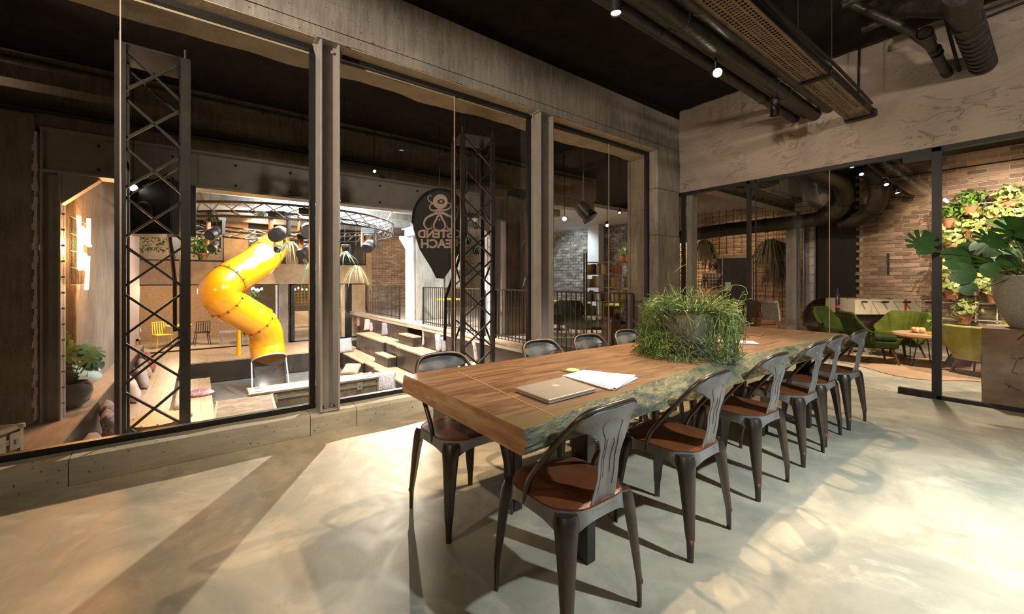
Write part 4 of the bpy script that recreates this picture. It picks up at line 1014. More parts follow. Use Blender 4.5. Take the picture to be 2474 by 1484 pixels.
for k,(z,x0,x1,y0,y1,lab) in enumerate(((-.28,a0+.45,a1+.45,4.60,4.85,'narrow wooden stair block just below the top ledge'),(-.56,a0,a1,4.36,4.60,'pale stair block at the level of the second tier'),
        (-.84,a0,a1,4.06,4.31,'pale stair block between second and third tier'),(-1.12,a0-.15,a1-.15,3.80,4.06,'lowest pale stair block beside the third tier'),(-1.40,a0-.15,a1-.15,3.45,3.74,'bottom stair block standing on the pit floor'))):
    t = T('stair_block', lab, 'step', ((x0+x1)/2,(y0+y1)/2,z), group='stair blocks between the tiers')
    b = MB(); b.box(-(x1-x0)/2,(x1-x0)/2,-(y1-y0)/2,(y1-y0)/2,-.03,0); b.build('plank', M['wood'], t)
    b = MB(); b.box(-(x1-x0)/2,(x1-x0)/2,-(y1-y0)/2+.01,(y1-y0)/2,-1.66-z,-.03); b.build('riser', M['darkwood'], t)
# ---- left side tiers
tier('broad wooden deck on the left where the potted plant stands', -15.0, XR, -2.03, -1.19, -.5, -1.66, group='wooden tiers on the left', nb=4)
tier('second wooden tier on the left with pale cushions, seen through the truss tower', -14.5, XR, -1.19, -.42, -1.06, -1.66, group='wooden tiers on the left', nb=4)
tier('low wooden bench on the left with a mauve shaggy cushion', -13.8, -5.2, -.42, .24, -1.37, -1.66, group='wooden tiers on the left', nb=3)
t = tier('wooden platform across the far end where the yellow post stands', XF+.05, -14.5, -1.19, 4.31, -1.06, -1.66, group='wooden tiers on the left', nb=12)
# frame at end of the deck
t = T('display_case', 'pale framed glass case end at the far left of the wooden deck', 'case', (-15.3,-1.3,-1.06))
b = MB(); b.box(-.28,.28,-.05,.0,0,.06); b.box(-.28,-.24,-.05,0,0,.72); b.box(.24,.28,-.05,0,0,.72); b.box(-.28,.28,-.05,0,.66,.72); b.build('frame', M['palewood'], t)
b = MB(); b.box(-.24,.24,-.03,-.02,.06,.66); b.build('panel', M['darkwood'], t)
# ---- railing along the top ledge
def railing(x0, x1, label, y=5.12):
    n = max(2, round((x1-x0)/.115)); t = T('balustrade', label, 'railing', ((x0+x1)/2, y, 0), group='black railings above the tiers'); h = (x1-x0)/2
    b = MB(); b.box(-h,h,-.02,.02,1.045,1.07); b.build('top_rail', M['black'], t)
    b = MB(); b.box(-h,h,-.015,.015,.06,.085); b.build('bottom_rail', M['black'], t)
    for k in range(n+1):
        b = MB(); w = .02 if k in (0,n) else .007; x = -h+2*h*k/n; b.box(x-w,x+w,-w,w,.0,1.045); b.build('baluster', M['black'], t)
railing(-15.9, -12.65, 'black railing left of the pale far pillar')
railing(-10.9, -7.75, 'black railing behind the truss tower in the middle pane')
railing(-7.3, -5.75, 'black railing in front of the dark concrete pillar')
railing(-5.6, -3.75, 'black railing seen between the right steel column and the corner', 5.12)
# ---- truss towers
def truss(loc, rz, w, z0, z1, label, top=True, r=.026):
    t = T('truss_tower', label, 'truss', (loc[0],loc[1],z0), rz, 'black truss towers behind the window'); h = w/2; zz = z1-z0
    cs = [(-h,-h),(h,-h),(h,h),(-h,h)]
    for x,y in cs:
        b = MB(); b.box(x-r,x+r,y-r,y+r,0,zz); b.build('chord', M['blackmetal'], t)
    n = round(zz/.365); s = zz/n
    for f in range(4):
        a, c = cs[f], cs[(f+1)%4]
        for k in range(n):
            if f == 0:
                for q in ((a,c),(c,a)):
                    b = MB(); b.bar((q[0][0],q[0][1],k*s+.01),(q[1][0],q[1][1],(k+1)*s-.01),r*1.05,.016); b.build('diagonal_brace', M['blackmetal'], t)
            elif k%2 == 0 or f == 2:
                q = (a,c) if (k//2)%2 else (c,a)
                if f == 2 and k%2: continue
                b = MB(); b.bar((q[0][0],q[0][1],k*s+.02),(q[1][0],q[1][1],(k+1)*s-.02),.020,.014); b.build('diagonal_brace', M['blackmetal'], t)
    if top:
        b = MB(); b.box(-h-.03,h+.03,-h-.03,h+.03,zz,zz+.012); b.build('top_plate', M['blackmetal'], t)
        for x,y in cs: b = MB(); b.cyl((x,y,zz),(x,y,zz+.09),.012,n=8); b.build('spigot', M['blackmetal'], t)
    b = MB(); b.box(-h-.06,h+.06,-h-.06,h+.06,0,.015); b.build('base_plate', M['blackmetal'], t)
    return t
pt = P(374,700,d=3.38); truss((pt.x,pt.y), TH+.70, .385, -1.06, 3.05, 'tall black truss tower with crossed braces close behind the left window pane', r=.032)
pt = P(1142,700,d=4.95); truss((pt.x,pt.y), TH+.42, .37, -1.66, 2.93, 'black lattice truss tower behind the middle window pane', r=.024)
t = T('speaker_box', 'dark box hanging behind the left truss tower with a small lit lamp beside it', 'speaker', P(392,560,d=5.2), TH)
b = MB(); b.box(-.42,.28,-.2,.2,-.05,.62); b.build('cabinet', M['black'], t, bevel=.01)
b = MB(); b.lathe([(0,0),(.12,0),(.13,.02),(.10,.03),(0,.0)],n=24); o = b.build('speaker_cone', M['blackmetal'], t); o.rotation_euler = (PI/2,0,0); o.location = (-.05,-.2,.22)
# ---- yellow slide
M['slide'] = pm('yellow_plastic', (.90,.42,.006), (.86,.38,.004), 2, .16, coat=.5)
M['joint'] = pm('orange_joint_rim', (.60,.24,.01), rough=.35)
M['steel'] = pm('dull_sheet_steel', (.42,.40,.38), (.30,.29,.28), 7, .35, .85)
raw = [(672,596,15.6),(668,588,13.6),(655,602,12.3),(630,628,11.2),(594,652,10.7),(556,675,10.3),(529,703,10.0),(548,731,10.2),(590,757,10.6),(622,776,10.9),(640,802,11.2),(645,836,11.3),(650,868,11.2)]
ctrl = [P(a,b_,d=d) for a,b_,d in raw]
def cr(pts, n=8):
    out = []; q = [pts[0]*2-pts[1]]+pts+[pts[-1]*2-pts[-2]]
    for i in range(1, len(q)-2):
        for k in range(n):
            s = k/n; p0,p1,p2,p3 = q[i-1:i+3]
            out.append(.5*((2*p1)+(p2-p0)*s+(2*p0-5*p1+4*p2-p3)*s*s+(3*p1-p0-3*p2+p3)*s**3))
    out.append(pts[-1]); return out
path = cr(ctrl); base = Vector((ctrl[-1].x, ctrl[-1].y, -1.68))
t = T('tube_slide', 'big yellow spiral tube slide coming down from the upper floor', 'slide', base)
RS = .42
cuts = [0, 22, 40, 56, 72, len(path)-1]
for a, c in zip(cuts, cuts[1:]):
    b = MB(); b.tube([p-base for p in path[a:c+1]], RS, 36, caps=False); b.build('tube_section', M['slide'], t, smooth='full')
for c in cuts[1:-1]:
    d = (path[c+1]-path[c-1]).normalized(); p = path[c]-base
    b = MB(); b.tube([p-d*.018, p+d*.018], RS+.022, 36); b.build('joint_flange', M['joint'], t, smooth=True)
    a1_ = d.orthogonal().normalized(); a2_ = d.cross(a1_)
    for k in range(12):
        an = 2*PI*k/12; q = p+(a1_*math.cos(an)+a2_*math.sin(an))*(RS+.024)
        b = MB(); b.tube([q-d*.03, q+d*.03], .013, 6); b.build('flange_bolt', M['blackmetal'], t)
# chute at the foot: arched hood open at the top, sheet steel bed
e = P(650,868,d=11.2); f = P(656,948,d=10.3); dr_ = (f-e); side = Vector((ct, st, 0))
b = MB()
def chute(u, v):
    c_ = e.lerp(f, v)-base; a = PI+PI*u; n_ = dr_.cross(side).normalized()
    if n_.z < 0: n_ = -n_
    return c_+side*math.cos(a)*RS*.98+n_*(math.sin(a)*RS*.55+(0 if True else 0))
b.sheet(chute, 20, 8, (0,0,.01)); b.build('steel_chute', M['steel'], t, smooth=True)
dd = (path[-1]-path[-3]).normalized()
rim = []
sidev = dd.cross(Vector((0,0,1))).normalized(); up_ = sidev.cross(dd).normalized()
for k in range(25):
    a = PI*k/24; rim.append(path[-1]-base+sidev*math.cos(a)*RS+up_*math.sin(a)*RS*1.0)
rimp = [f-base+sidev*RS]+rim+[f-base-sidev*RS]
b = MB(); b.tube(rimp, .018, 8); b.build('mouth_rim', M['whitesteel'], t, smooth=True)
b = MB(); g = P(577,858,z=-1.06); q = P(577,735,d=math.hypot(0,0)+(H+1.06)*F/(858-HY)); pz = Vector((g.x,g.y,0)); b.cyl((g.x-base.x,g.y-base.y,-1.06+1.68),(g.x-base.x,g.y-base.y,q.z+1.68),.055,n=16); b.build('support_post', M['slide'], t, smooth=True)
b = MB(); b.cyl((g.x-base.x,g.y-base.y,-1.06+1.68),(g.x-base.x,g.y-base.y,-1.045+1.68),.15,n=20); b.build('post_foot', M['slide'], t)
# ---- ring truss with plants and moving lights
rc = P(690,560,d=11.3); rc.z = 2.72; R = 2.85
t = T('ring_truss', 'large round lattice lighting truss hanging under the hall ceiling', 'truss', rc)
def ringpt(a, r, z): return (r*math.cos(a), r*math.sin(a), z)
for r,z in ((R,.16),(R,-.14),(R-.28,.01)):
    b = MB(); b.tube([ringpt(2*PI*k/72,r,z) for k in range(73)], .026, 8, caps=False); b.build('ring_chord', M['blackmetal'], t, smooth=True)
n = 44
for k in range(n):
    a0_, a1_ = 2*PI*k/n, 2*PI*(k+1)/n
    b = MB(); b.bar(ringpt(a0_,R,.16),ringpt(a1_,R,-.14),.02); b.build('lattice_strut', M['steel'], t)
    b = MB(); b.bar(ringpt(a0_,R-.28,.01),ringpt(a1_,R,.16),.018); b.build('lattice_strut', M['steel'], t)
    b = MB(); b.bar(ringpt(a0_,R-.28,.01),ringpt(a1_,R,-.14),.018); b.build('lattice_strut', M['steel'], t)
for k,aa in enumerate((math.radians(140),math.radians(230),math.radians(320),math.radians(50))):
    b = MB(); p = Vector(ringpt(aa,R,.16)); b.tube([p+Vector((.25*math.cos(aa),.25*math.sin(aa),.48))*(j/9) for j in range(10)], .012, 6); b.build('hanging_chain', M['steel'], t)
    for j in range(7):
        q = p+Vector((.25*math.cos(aa),.25*math.sin(aa),.48))*(j/7+.04); b = MB(); b.bar(q,q+Vector((0,0,.045)),.035,.02); b.build('chain_link', M['steel'], t)
M['mlens'] = pm('dark_lens', (.02,.02,.03), rough=.08, coat=.6)
M['orange'] = pm('orange_yoke_panel', (.5,.16,.03), rough=.4)
def mover(px, py, d, label, s=1.0, rz=0):
    p = P(px,py,d=d); t = T('moving_light', label, 'stage light', p, TH+rz, 'moving stage lights on the round truss')
    b = MB(); b.box(-.16*s,.16*s,-.13*s,.13*s,.20*s,.32*s); b.build('base', M['black'], t, bevel=.015)
    for sx in (-1,1): b = MB(); b.box(sx*.17*s-.02,sx*.17*s+.02,-.06*s,.06*s,-.12*s,.22*s); b.build('yoke_arm', M['orange'] if sx < 0 else M['black'], t, bevel=.01)
    b = MB(); b.tube([(0,.14*s,-.02*s),(0,.05*s,-.06*s),(0,-.14*s,-.14*s),(0,-.20*s,-.165*s)],[.07*s,.13*s,.135*s,.115*s],20); b.build('lamp_head', M['lampblack'], t, smooth=True)
    b = MB(); b.tube([(0,-.196*s,-.163*s),(0,-.206*s,-.168*s)],.09*s,20); b.build('lens', M['mlens'], t)
mover(521,555,9.6,'moving light with an orange side hanging at the left of the round truss',1.0)
mover(518,590,9.9,'lower moving light with a round lens below the orange one',.8,.3)
mover(676,553,9.0,'dark moving light head in front of the round truss, above the slide top',1.15)
mover(676,594,10.2,'small dark light pointing down at the slide top',.7)
mover(745,545,9.2,'moving light beside the left steel column, half hidden by the truss',1.15,.4)
mover(742,600,9.4,'large dark stage light hanging just left of the window column',1.0,-.3)
mover(893,585,11.6,'dark square stage light at the right end of the round truss',1.2)
mover(836,610,11.8,'small bright-edged stage light just right of the window column',.7)
# spider plants on the truss and elsewhere
M['grass'] = pm('spider_plant_leaves', (.10,.22,.12), (.24,.36,.22), 12, .5)
M['drygrass'] = pm('pale_dry_grass', (.48,.42,.22), (.34,.32,.17), 9, .6)
M['brightleaf'] = pm('bright_green_leaf', (.12,.30,.04), (.30,.46,.08), 10, .5, c3=(.06,.16,.03), s3=8)
def tuft(b, c, r, n, rnd, droop=.5, w=.006):
    for k in range(n):
        a = rnd.uniform(0,2*PI); e_ = rnd.uniform(.2,1.3); L_ = r*rnd.uniform(.6,1.2); d = Vector((math.cos(a)*math.cos(e_), math.sin(a)*math.cos(e_), math.sin(e_)*.9)); s = Vector((-math.sin(a),math.cos(a),0))*w
        pts = [Vector(c)+d*L_*f-Vector((0,0,1))*droop*L_*f*f*2.2 for f in (0,.35,.7,1)]
        vs = []; 
        for i,p in enumerate(pts): ww = (1,1,.7,.05)[i]; vs += [p-s*ww, p+s*ww+Vector((0,0,.002))]
        b.add(vs, [(0,1,3,2),(2,3,5,4),(4,5,7,6)])
def grass_plant(p, r, label, mat='grass', n=60, group='hanging grass plants in the hall', droop=.5, w=.007, pot=True, seed=1):
    t = T('air_plant', label, 'plant', p, group=group); b = MB(); tuft(b,(0,0,.03),r,n,random.Random(seed),droop,w); o = b.build('leaves', M[mat], t); o['kind'] = 'stuff'
    b = MB(); b.lathe([(.0,-.05),(.04,-.05),(.055,.0),(.05,.04),(0,.03)],n=12); b.build('root_ball', M['soil'], t, smooth=True)
    zc = 3.34 if p.x < XB-.35 else 4.0
    b = MB(); b.tube([(0,0,.03),(0,0,zc-p.z)],.003,4); b.build('hanging_wire', M['black'], t)
gp = [(430,540,5.4,.28,'green tufted plant on the left truss tower edge'),(508,522,8.8,.30,'wispy plant at the left of the round truss'),(632,520,8.8,.3,'thin grassy plant on top of the round truss'),
      (700,590,10.0,.45,'long drooping grass plant right of the slide top'),(752,640,10.5,.4,'drooping grass plant in front of the pale balcony band, left of the column'),(600,610,12.6,.01,''),
      (833,618,11.6,.42,'spiky green plant hanging right of the window column'),(860,648,11.8,.5,'wide drooping pale grass at the balcony band end'),
      (1150,545,6.2,.22,'bright tufted air plant on a truss bar'),(1128,582,6.0,.24,'bluish tufted air plant below the bright one'),(1106,606,6.0,.20,'dark tufted air plant left on the middle truss'),
      (1150,606,6.0,.2,'bluish air plant right on the middle truss'),(1120,660,6.2,.22,'faint air plant low on the middle truss'),(1290,655,8.2,.3,'thin hanging grass in front of the dark pillar'),
      (1272,585,8.3,.22,'small tuft high on the dark pillar')]
for k,(px,py,d,r,lab) in enumerate(gp):
    if lab: grass_plant(P(px,py,d=d), r, lab, 'drygrass' if k in (3,7) else 'grass', 70 if r > .25 else 44, seed=k, droop=.75 if k in (3,4,7,13) else .45)
# small wall tuft left of the neon
grass_plant(P(152,455,x=-8.1), .3, 'dark spiky plant at the top of the rough wall by the steel haunch', 'grass', 60, seed=44)
# ---- far facade of the hall
fy0, fy1 = P(300,660,x=XF).y, P(884,660,x=XF).y
fc = ST('wall_facade')
def fbox(px0, px1, z0, z1, mat, name='panel', dep=.15, off=0, par=fc):
    y0, y1 = P(px0,660,x=XF+off).y, P(px1,660,x=XF+off).y; b = MB(); b.box(XF-dep+off, XF+off, min(y0,y1), max(y0,y1), z0, z1); return b.build(name, mat, par)
M['band'] = pm('tan_concrete_band', (.50,.36,.22), (.36,.25,.15), 3, .8, bump=.3, bscale=20)
M['tanboard'] = pm('tan_textured_board', (.42,.29,.16), (.32,.215,.115), 5, .8, bump=.6, bscale=18)
fbox(300,884,1.12,1.86,M['band'],'balcony_band',.3,.02)
fbox(541,600,1.86,3.34,M['tanboard']); fbox(690,720,1.86,3.34,M['tanboard']); fbox(884,899,-1.06,3.34,M['tanboard'],'corner_post',.3,.04)
fbox(300,328,1.86,3.34,M['whitesteel'])
fbox(300,884,2.9,3.34,M['blackwall'],'head_panel',.1,-.05)
fbox(286,334,-1.06,1.12,M['whitesteel'],'end_panel',.1,.02)
def frame(px0, px1, z0, z1, name, mat=M['black'], w=.035):
    s = ST(name); y0, y1 = P(px0,660,x=XF).y, P(px1,660,x=XF).y
    for d in ((y0,y1,z0,z0+w),(y0,y1,z1-w,z1),(y0,y0+w,z0,z1),(y1-w,y1,z0,z1)):
        b = MB(); b.box(XF-.06,XF+.03,*d); b.build('frame_bar', mat, s)
    b = MB(); b.add([(XF-.01,y0,z0),(XF-.01,y1,z0),(XF-.01,y1,z1),(XF-.01,y0,z1)],[(0,1,2,3)]); b.build('glass_pane', M['doorglass'], s)
frame(333,541,1.88,2.9,'window_2'); frame(600,690,1.88,2.9,'window_3'); frame(720,884,1.88,2.9,'window_4')
frame(334,673,-1.06,1.12,'window_5',M['black']); frame(700,884,-1.06,1.12,'window_6',M['black'])
for px0,px1,mt,nm in ((667,674,M['whitesteel'],'pale_post'),(674,696,M['pillar'],'brown_post'),(699,712,M['black'],'dark_post'),(826,833,M['palewood'],'pale_post'),(838,850,M['black'],'dark_post'),(850,884,M['tanboard'],'tan_panel')):
    fbox(px0,px1,-1.06,1.12,mt,nm,.2,.03)
# rooms behind the facade
sbox('wall_facade.001', (XF-3.9,XF-3.8,-4,1.95,-1.06,3.4), pm('warm_inner_brick', (.52,.36,.24), (.36,.21,.13), 9, .85, bump=.7, bscale=14, stretch=(1,1,4)))
sbox('wall_facade.002', (XF-3.9,XF-3.8,1.95,9,-1.06,3.4), M['darkwall'])
sbox('floor.003', (XF-3.8,XF,-4,9,1.3,1.45), M['darkwood']); sbox('floor.004', (XF-3.8,XF,-4,9,-1.2,-1.06), M['gfloor'])
sbox('ceiling.003', (XF-3.9,XF,-4,9,3.4,3.5), M['ceil'])
sbox('wall_facade.003', (XF-3.8,XF,-4.1,-4,-1.06,3.4), M['darkwall']); sbox('wall_facade.004', (XF-3.8,XF-.2,5.75,5.85,-1.06,3.4), M['darkwall'])
# foliage wall and pots upstairs
t = T('green_wall', 'bank of lush green foliage seen in the upper floor window', 'plants', P(390,585,x=XF-1.2))
b = MB(); rr = random.Random(5)
for k in range(900):
    c_ = (rr.uniform(-.3,.3), rr.uniform(-1.5,1.6), rr.uniform(-.35,.4)); a = rr.uniform(0,6.3); s = rr.uniform(.03,.07); v1 = Vector((rr.gauss(0,1),rr.gauss(0,1),rr.gauss(0,1))).normalized()*s; v2 = v1.orthogonal().normalized()*s*.5; q = Vector(c_)
    b.add([q-v1,q-v2,q+v1,q+v2],[(0,1,2,3)])
o = b.build('leaves', M['brightleaf'], t); o['kind'] = 'stuff'
def bush(name, p, r, n, label, potr=.1, poth=.16, mat='brightleaf', cat='plant', potmat=None, leaf=.05, group=None, seed=0):
    t = T(name, label, cat, p, group=group); rr = random.Random(seed+9)
    if potr: b = MB(); b.lathe([(0,0),(potr*.7,0),(potr,poth),(potr*1.08,poth),(potr*1.08,poth*1.15),(potr*.9,poth*1.15),(potr*.85,poth*.9),(0,poth*.9)],n=20); b.build('pot', potmat or M['terra'], t, smooth=True)
    b = MB()
    for k in range(n):
        d = Vector((rr.gauss(0,1),rr.gauss(0,1),rr.gauss(0,.8)+.25)).normalized(); q = Vector((0,0,poth*1.1+r*.45))+d*r*rr.uniform(.45,1.05)
        s = leaf*rr.uniform(.7,1.3); nrm = (d+Vector((rr.gauss(0,.4),rr.gauss(0,.4),rr.gauss(0,.4)))).normalized(); u_ = nrm.orthogonal().normalized(); u_ = Matrix.Rotation(rr.uniform(0,6.3),3,nrm)@u_; w_ = nrm.cross(u_)
        b.add([q-u_*s, q-u_*s*.3+w_*s*.55, q+u_*s*.5+w_*s*.45, q+u_*s*1.1, q+u_*s*.5-w_*s*.45, q-u_*s*.3-w_*s*.55],[(0,1,2,3,4,5)])
    o = b.build('leaves', M[mat], t); o['kind'] = 'stuff'
    b = MB()
    for k in range(6): a = k*1.05; b.tube([(0,0,poth),(math.cos(a)*r*.3,math.sin(a)*r*.3,poth+r*.5),(math.cos(a)*r*.6,math.sin(a)*r*.6,poth+r*.7)],.006,5)
    b.build('stems', M['rhip'], t); return t
M['terra'] = pm('terracotta', (.56,.25,.13), (.48,.20,.10), 6, .8)
p = P(490,625,x=XF-.5); bush('potted_plant', (p.x,p.y,1.95), .38, 160, 'yellow-green potted plant on the upper floor ledge', .16, .2, leaf=.07)
t = T('upstairs_table', 'dark tabletop behind the upper floor window', 'table', (p.x,p.y,1.45), group=None); b = MB(); b.box(-.3,.3,-1,.9,.46,.495); b.build('top', M['darkwood'], t)
for sx in (-.8,.7): b = MB(); b.box(-.04,.04,sx-.04,sx+.04,0,.46); b.build('leg', M['darkwood'], t)
M['yellow'] = pm('yellow_painted_metal', (.75,.55,.01), rough=.35)
# yellow chairs and table downstairs
def wire_chair(p, rz, label, mat):
    t = T('slat_back_chair', label, 'chair', p, rz, 'chairs in the lower far room'); m_ = M[mat]
    b = MB(); b.box(-.22,.22,-.2,.22,.43,.46); b.build('seat', m_, t, bevel=.008)
    for sx in (-1,1):
        for sy in (-1,1): b = MB(); b.cyl((sx*.17,sy*.16,.43),(sx*.23,sy*.25,0),.013,n=8); b.build('leg', m_, t)
        b = MB(); b.cyl((sx*.2,-.19,.45),(sx*.19,-.30,.86),.013,n=8); b.build('back_post', m_, t)
    for k in range(5): x = -.13+k*.065; b = MB(); b.box(x-.012,x+.012,-.008,.008,0,.38); o = b.build('back_slat', m_, t); o.location = (0,-.195,.46); o.rotation_euler = (math.radians(15),0,0)
    b = MB(); b.bar((-.2,-.30,.86),(.2,-.30,.86),.04,.02); b.build('top_rail', m_, t)
p = P(392,846,x=XF-1.3); wire_chair((p.x,p.y,-1.06), -1.2, 'yellow slat-back chair in the lower far room', 'yellow')
p = P(488,840,x=XF-1.3); wire_chair((p.x,p.y,-1.06), 1.7, 'black slat-back chair in front of the glowing brick wall', 'black')
p = P(432,846,x=XF-1.5); t = T('side_table', 'yellow table between the two chairs in the lower far room', 'table', (p.x,p.y,-1.06))
b = MB(); b.cyl((0,0,.70),(0,0,.73),.38,n=24); b.build('top', M['yellow'], t)
b = MB(); b.cyl((0,0,0),(0,0,.7),.03,n=10); b.cyl((0,0,0),(0,0,.02),.22,n=20); b.build('pedestal', M['black'], t)
# slatted low tables reflecting at the right of the slide
M['slat'] = pm('grey_slats', (.35,.33,.36), rough=.4)
for k,(px,py) in enumerate(((560,808),(600,822))):
    p = P(px,py,x=XF-1.0); t = T('slatted_table', ('low grey slatted table left of the slide foot','second low grey slatted table nearer the yellow post')[k], 'table', (p.x,p.y,-1.06), 0, 'slatted tables in the lower far room')
    for q in range(8): b = MB(); b.box(-.4,.4,-.36+q*.09,-.29+q*.09,.42,.445); b.build('slat', M['slat'], t)
    for sx in (-.35,.35):
        for sy in (-.3,.3): b = MB(); b.box(sx-.02,sx+.02,sy-.02,sy+.02,0,.42); b.build('leg', M['slat'], t)
# sofa alcove with cushions, yellow grid, bulbs
p0 = P(712,800,x=XF-1.6); p1 = P(800,800,x=XF-1.6)
t = T('bench_sofa', 'pale wooden bench with a padded seat in the alcove right of the slide', 'sofa', (XF-1.6,(p0.y+p1.y)/2,-1.06)); h = (p1.y-p0.y)/2+.35
b = MB(); b.box(-.35,.35,-h,h,0,.34); b.build('base', M['palewood'], t); b = MB(); b.box(-.35,.33,-h,h,.34,.46); b.build('seat_cushion', M['band'], t, bevel=.03); b = MB(); b.box(-.42,-.35,-h,h,0,1.0); b.build('backboard', M['palewood'], t)
t = T('low_bench', 'low pale wooden bench in front of the alcove sofa', 'bench', (XF-.6,(p0.y+p1.y)/2,-1.06)); b = MB(); b.box(-.2,.2,-h,h,.36,.42); b.build('top', M['palewood'], t); b = MB(); b.box(-.16,.16,-h+.05,-h+.12,0,.36); b.box(-.16,.16,h-.12,h-.05,0,.36); b.build('legs', M['palewood'], t)
t = T('yellow_grid', 'yellow wire grid on the wall above the alcove sofa', 'wire grid', (XF-3.78,(p0.y+p1.y)/2-.2,.55))
for k in range(11): b = MB(); b.box(-.006,.006,-.7+k*.14-.006,-.7+k*.14+.006,-.45,.55); b.build('wire', M['yellow'], t)
for k in range(8): b = MB(); b.box(-.006,.006,-.7,.7,-.45+k*.14-.006,-.45+k*.14+.006); b.build('wire', M['yellow'], t)
M['warmbulb'] = emis('glowing_bulb', (1,.8,.55), 14)
def bulbs(name, y0, y1, n, label, x, z0, dz=.18, seed=0):
    rr = random.Random(seed); t = T(name, label, 'string lights', (x,(y0+y1)/2,z0+.25)); h = (y1-y0)/2
    pts = [(0,-h+2*h*k/(n-1),-.05*math.sin(k/(n-1)*PI)*2) for k in range(n)]
    b = MB(); b.tube(pts,.006,5); b.build('flex', M['black'], t)
    for k in range(n): b = MB(); b.lathe([(0,-.045),(.025,-.03),(.03,0),(.018,.03),(.01,.04)],(pts[k][0]+rr.uniform(-.15,.15),pts[k][1],pts[k][2]-rr.uniform(.02,dz)),10); b.build('bulb', M['warmbulb'], t, smooth=True)
bulbs('string_lights', P(608,695,x=XF-1.2).y, P(634,695,x=XF-1.2).y, 7, 'cluster of small glowing bulbs right of the slide bend', XF-1.2, .82)
bulbs('string_lights', P(712,695,x=XF-1.2).y, P(800,695,x=XF-1.2).y, 11, 'row of glowing bulbs over the alcove sofa', XF-1.2, .78)
p = P(618,712,x=XF-1.4); bush('potted_plant', (p.x,p.y,.35), .3, 70, 'dim bluish plant below the glowing bulb cluster', .12, .14, 'grass', leaf=.07)
# ---- cushions
CM = {'grey': pm('grey_cushion', (.26,.23,.25), (.20,.18,.20), 8, .85, bump=.3, bscale=60), 'mauve': pm('mauve_grey_cushion', (.40,.34,.35), (.33,.28,.29), 8, .85, bump=.3, bscale=60),
      'beige': pm('beige_cushion', (.52,.42,.34), (.44,.35,.28), 8, .85, bump=.3, bscale=60), 'brown': pm('rust_brown_cushion', (.36,.17,.09), (.27,.12,.06), 8, .85, bump=.3, bscale=60),
      'tan': pm('tan_cushion', (.48,.31,.21), (.40,.25,.17), 8, .85, bump=.3, bscale=60), 'pattern': pm('speckled_cushion', (.44,.40,.40), (.31,.26,.27), 26, .85, bump=.3, bscale=60, lo=.45, hi=.55),
      'dark': pm('dark_patterned_cushion', (.17,.13,.12), (.34,.28,.25), 26, .85, bump=.3, bscale=60, lo=.5, hi=.56), 'red': pm('faded_red_cushion', (.50,.17,.12), (.40,.13,.10), 8, .85, bump=.3, bscale=60)}
def cushion(p, rz, tilt, col, label, w=.46, h=.44, th=.15, seed=0, group='cushions scattered on the tiers'):
    def f(sgn):
        def g(u, v):
            x, y = 2*u-1, 2*v-1; e_ = (max(0,1-x**4)*max(0,1-y**4))**.42
            k = 1-.07*(1-abs(x))*(abs(y)**3); k2 = 1-.07*(1-abs(y))*(abs(x)**3)
            n_ = .018*noise.noise(Vector((x*2.2+seed, y*2.2, sgn)))
            return (x*w/2*k2, sgn*(th/2*e_+n_*e_), h/2+y*h/2*k)
        return g
    b = MB(); b.grid(f(1), 12, 12); b.grid(f(-1), 12, 12)
    o = b.build('cushion', CM[col], None, smooth='full'); o.location = p; o.rotation_euler = (tilt, 0, rz)
    bpy_w = o.modifiers.new('weld','WELD'); bpy_w.merge_threshold = .002
    o['label'] = label; o['category'] = 'cushion'; o['group'] = group; return o
def cpix(px, py, z): q = P(px,py,z=z); return Vector((q.x,q.y,z))
z2 = -.56; z3 = -1.12
cushion(cpix(862,789,z2)+Vector((-.1,.1,0)), .5, -.25, 'brown', 'rust brown cushion leaning at the far end of the second tier', seed=1)
cushion(cpix(876,790,z2), 1.1, -.2, 'tan', 'tan cushion standing against the rust brown one', seed=2)
cushion(cpix(893,800,z2), .9, -.3, 'beige', 'beige cushion leaning on another, third from the far end of the tier', seed=3)
cushion(cpix(911,800,z2)+Vector((0,.12,0)), .2, -.15, 'tan', 'tan cushion behind the small pale one on the second tier', seed=4)
cushion(cpix(905,801,z2), 1.6, -.1, 'mauve', 'small mauve cushion standing on edge between the tan ones', .36, .32, .12, seed=5)
cushion(cpix(938,812,z2), 1.0, -.2, 'grey', 'grey cushion just left of the speckled pale cushion', seed=6)
cushion(cpix(955,813,z2), .4, -.12, 'pattern', 'speckled pale cushion at the edge of the stair aisle', .40, .46, seed=7)
cushion(cpix(1040,838,z2), TH-.1, -.12, 'mauve', 'large square mauve-grey cushion facing the window on the second tier', .52, .5, .18, seed=8)
cushion(cpix(1071,849,z2), TH+.9, -.15, 'pattern', 'speckled cushion on edge beside the large mauve square one', .46, .46, seed=9)
cushion(cpix(1086,852,z2), TH+.8, -.2, 'grey', 'grey cushion tucked behind the truss on the second tier', .46, .42, seed=10)
cushion(cpix(1168,874,z2), TH+.7, -.25, 'pattern', 'pale striped cushion leaning by the near truss foot', .46, .46, seed=11)
cushion(cpix(1192,872,z2)+Vector((0,.1,0)), TH+.1, -.3, 'mauve', 'plump grey cushion at the right of the truss, above the table edge', .56, .44, .2, seed=12)
cushion(cpix(838,893,-1.68)+Vector((0,0,.55)), TH+.8, -.35, 'pattern', 'speckled cushion rising behind the long flight case', .46, .5, seed=13)
cushion(cpix(842,905,-1.4), TH, -1.1, 'tan', 'flat tan cushion low behind the long flight case', .5, .46, seed=14)
cushion(cpix(930,950,-1.40), TH+.35, -.35, 'pattern', 'pale fringed cushion standing just right of the long flight case', .52, .50, .17, seed=15)
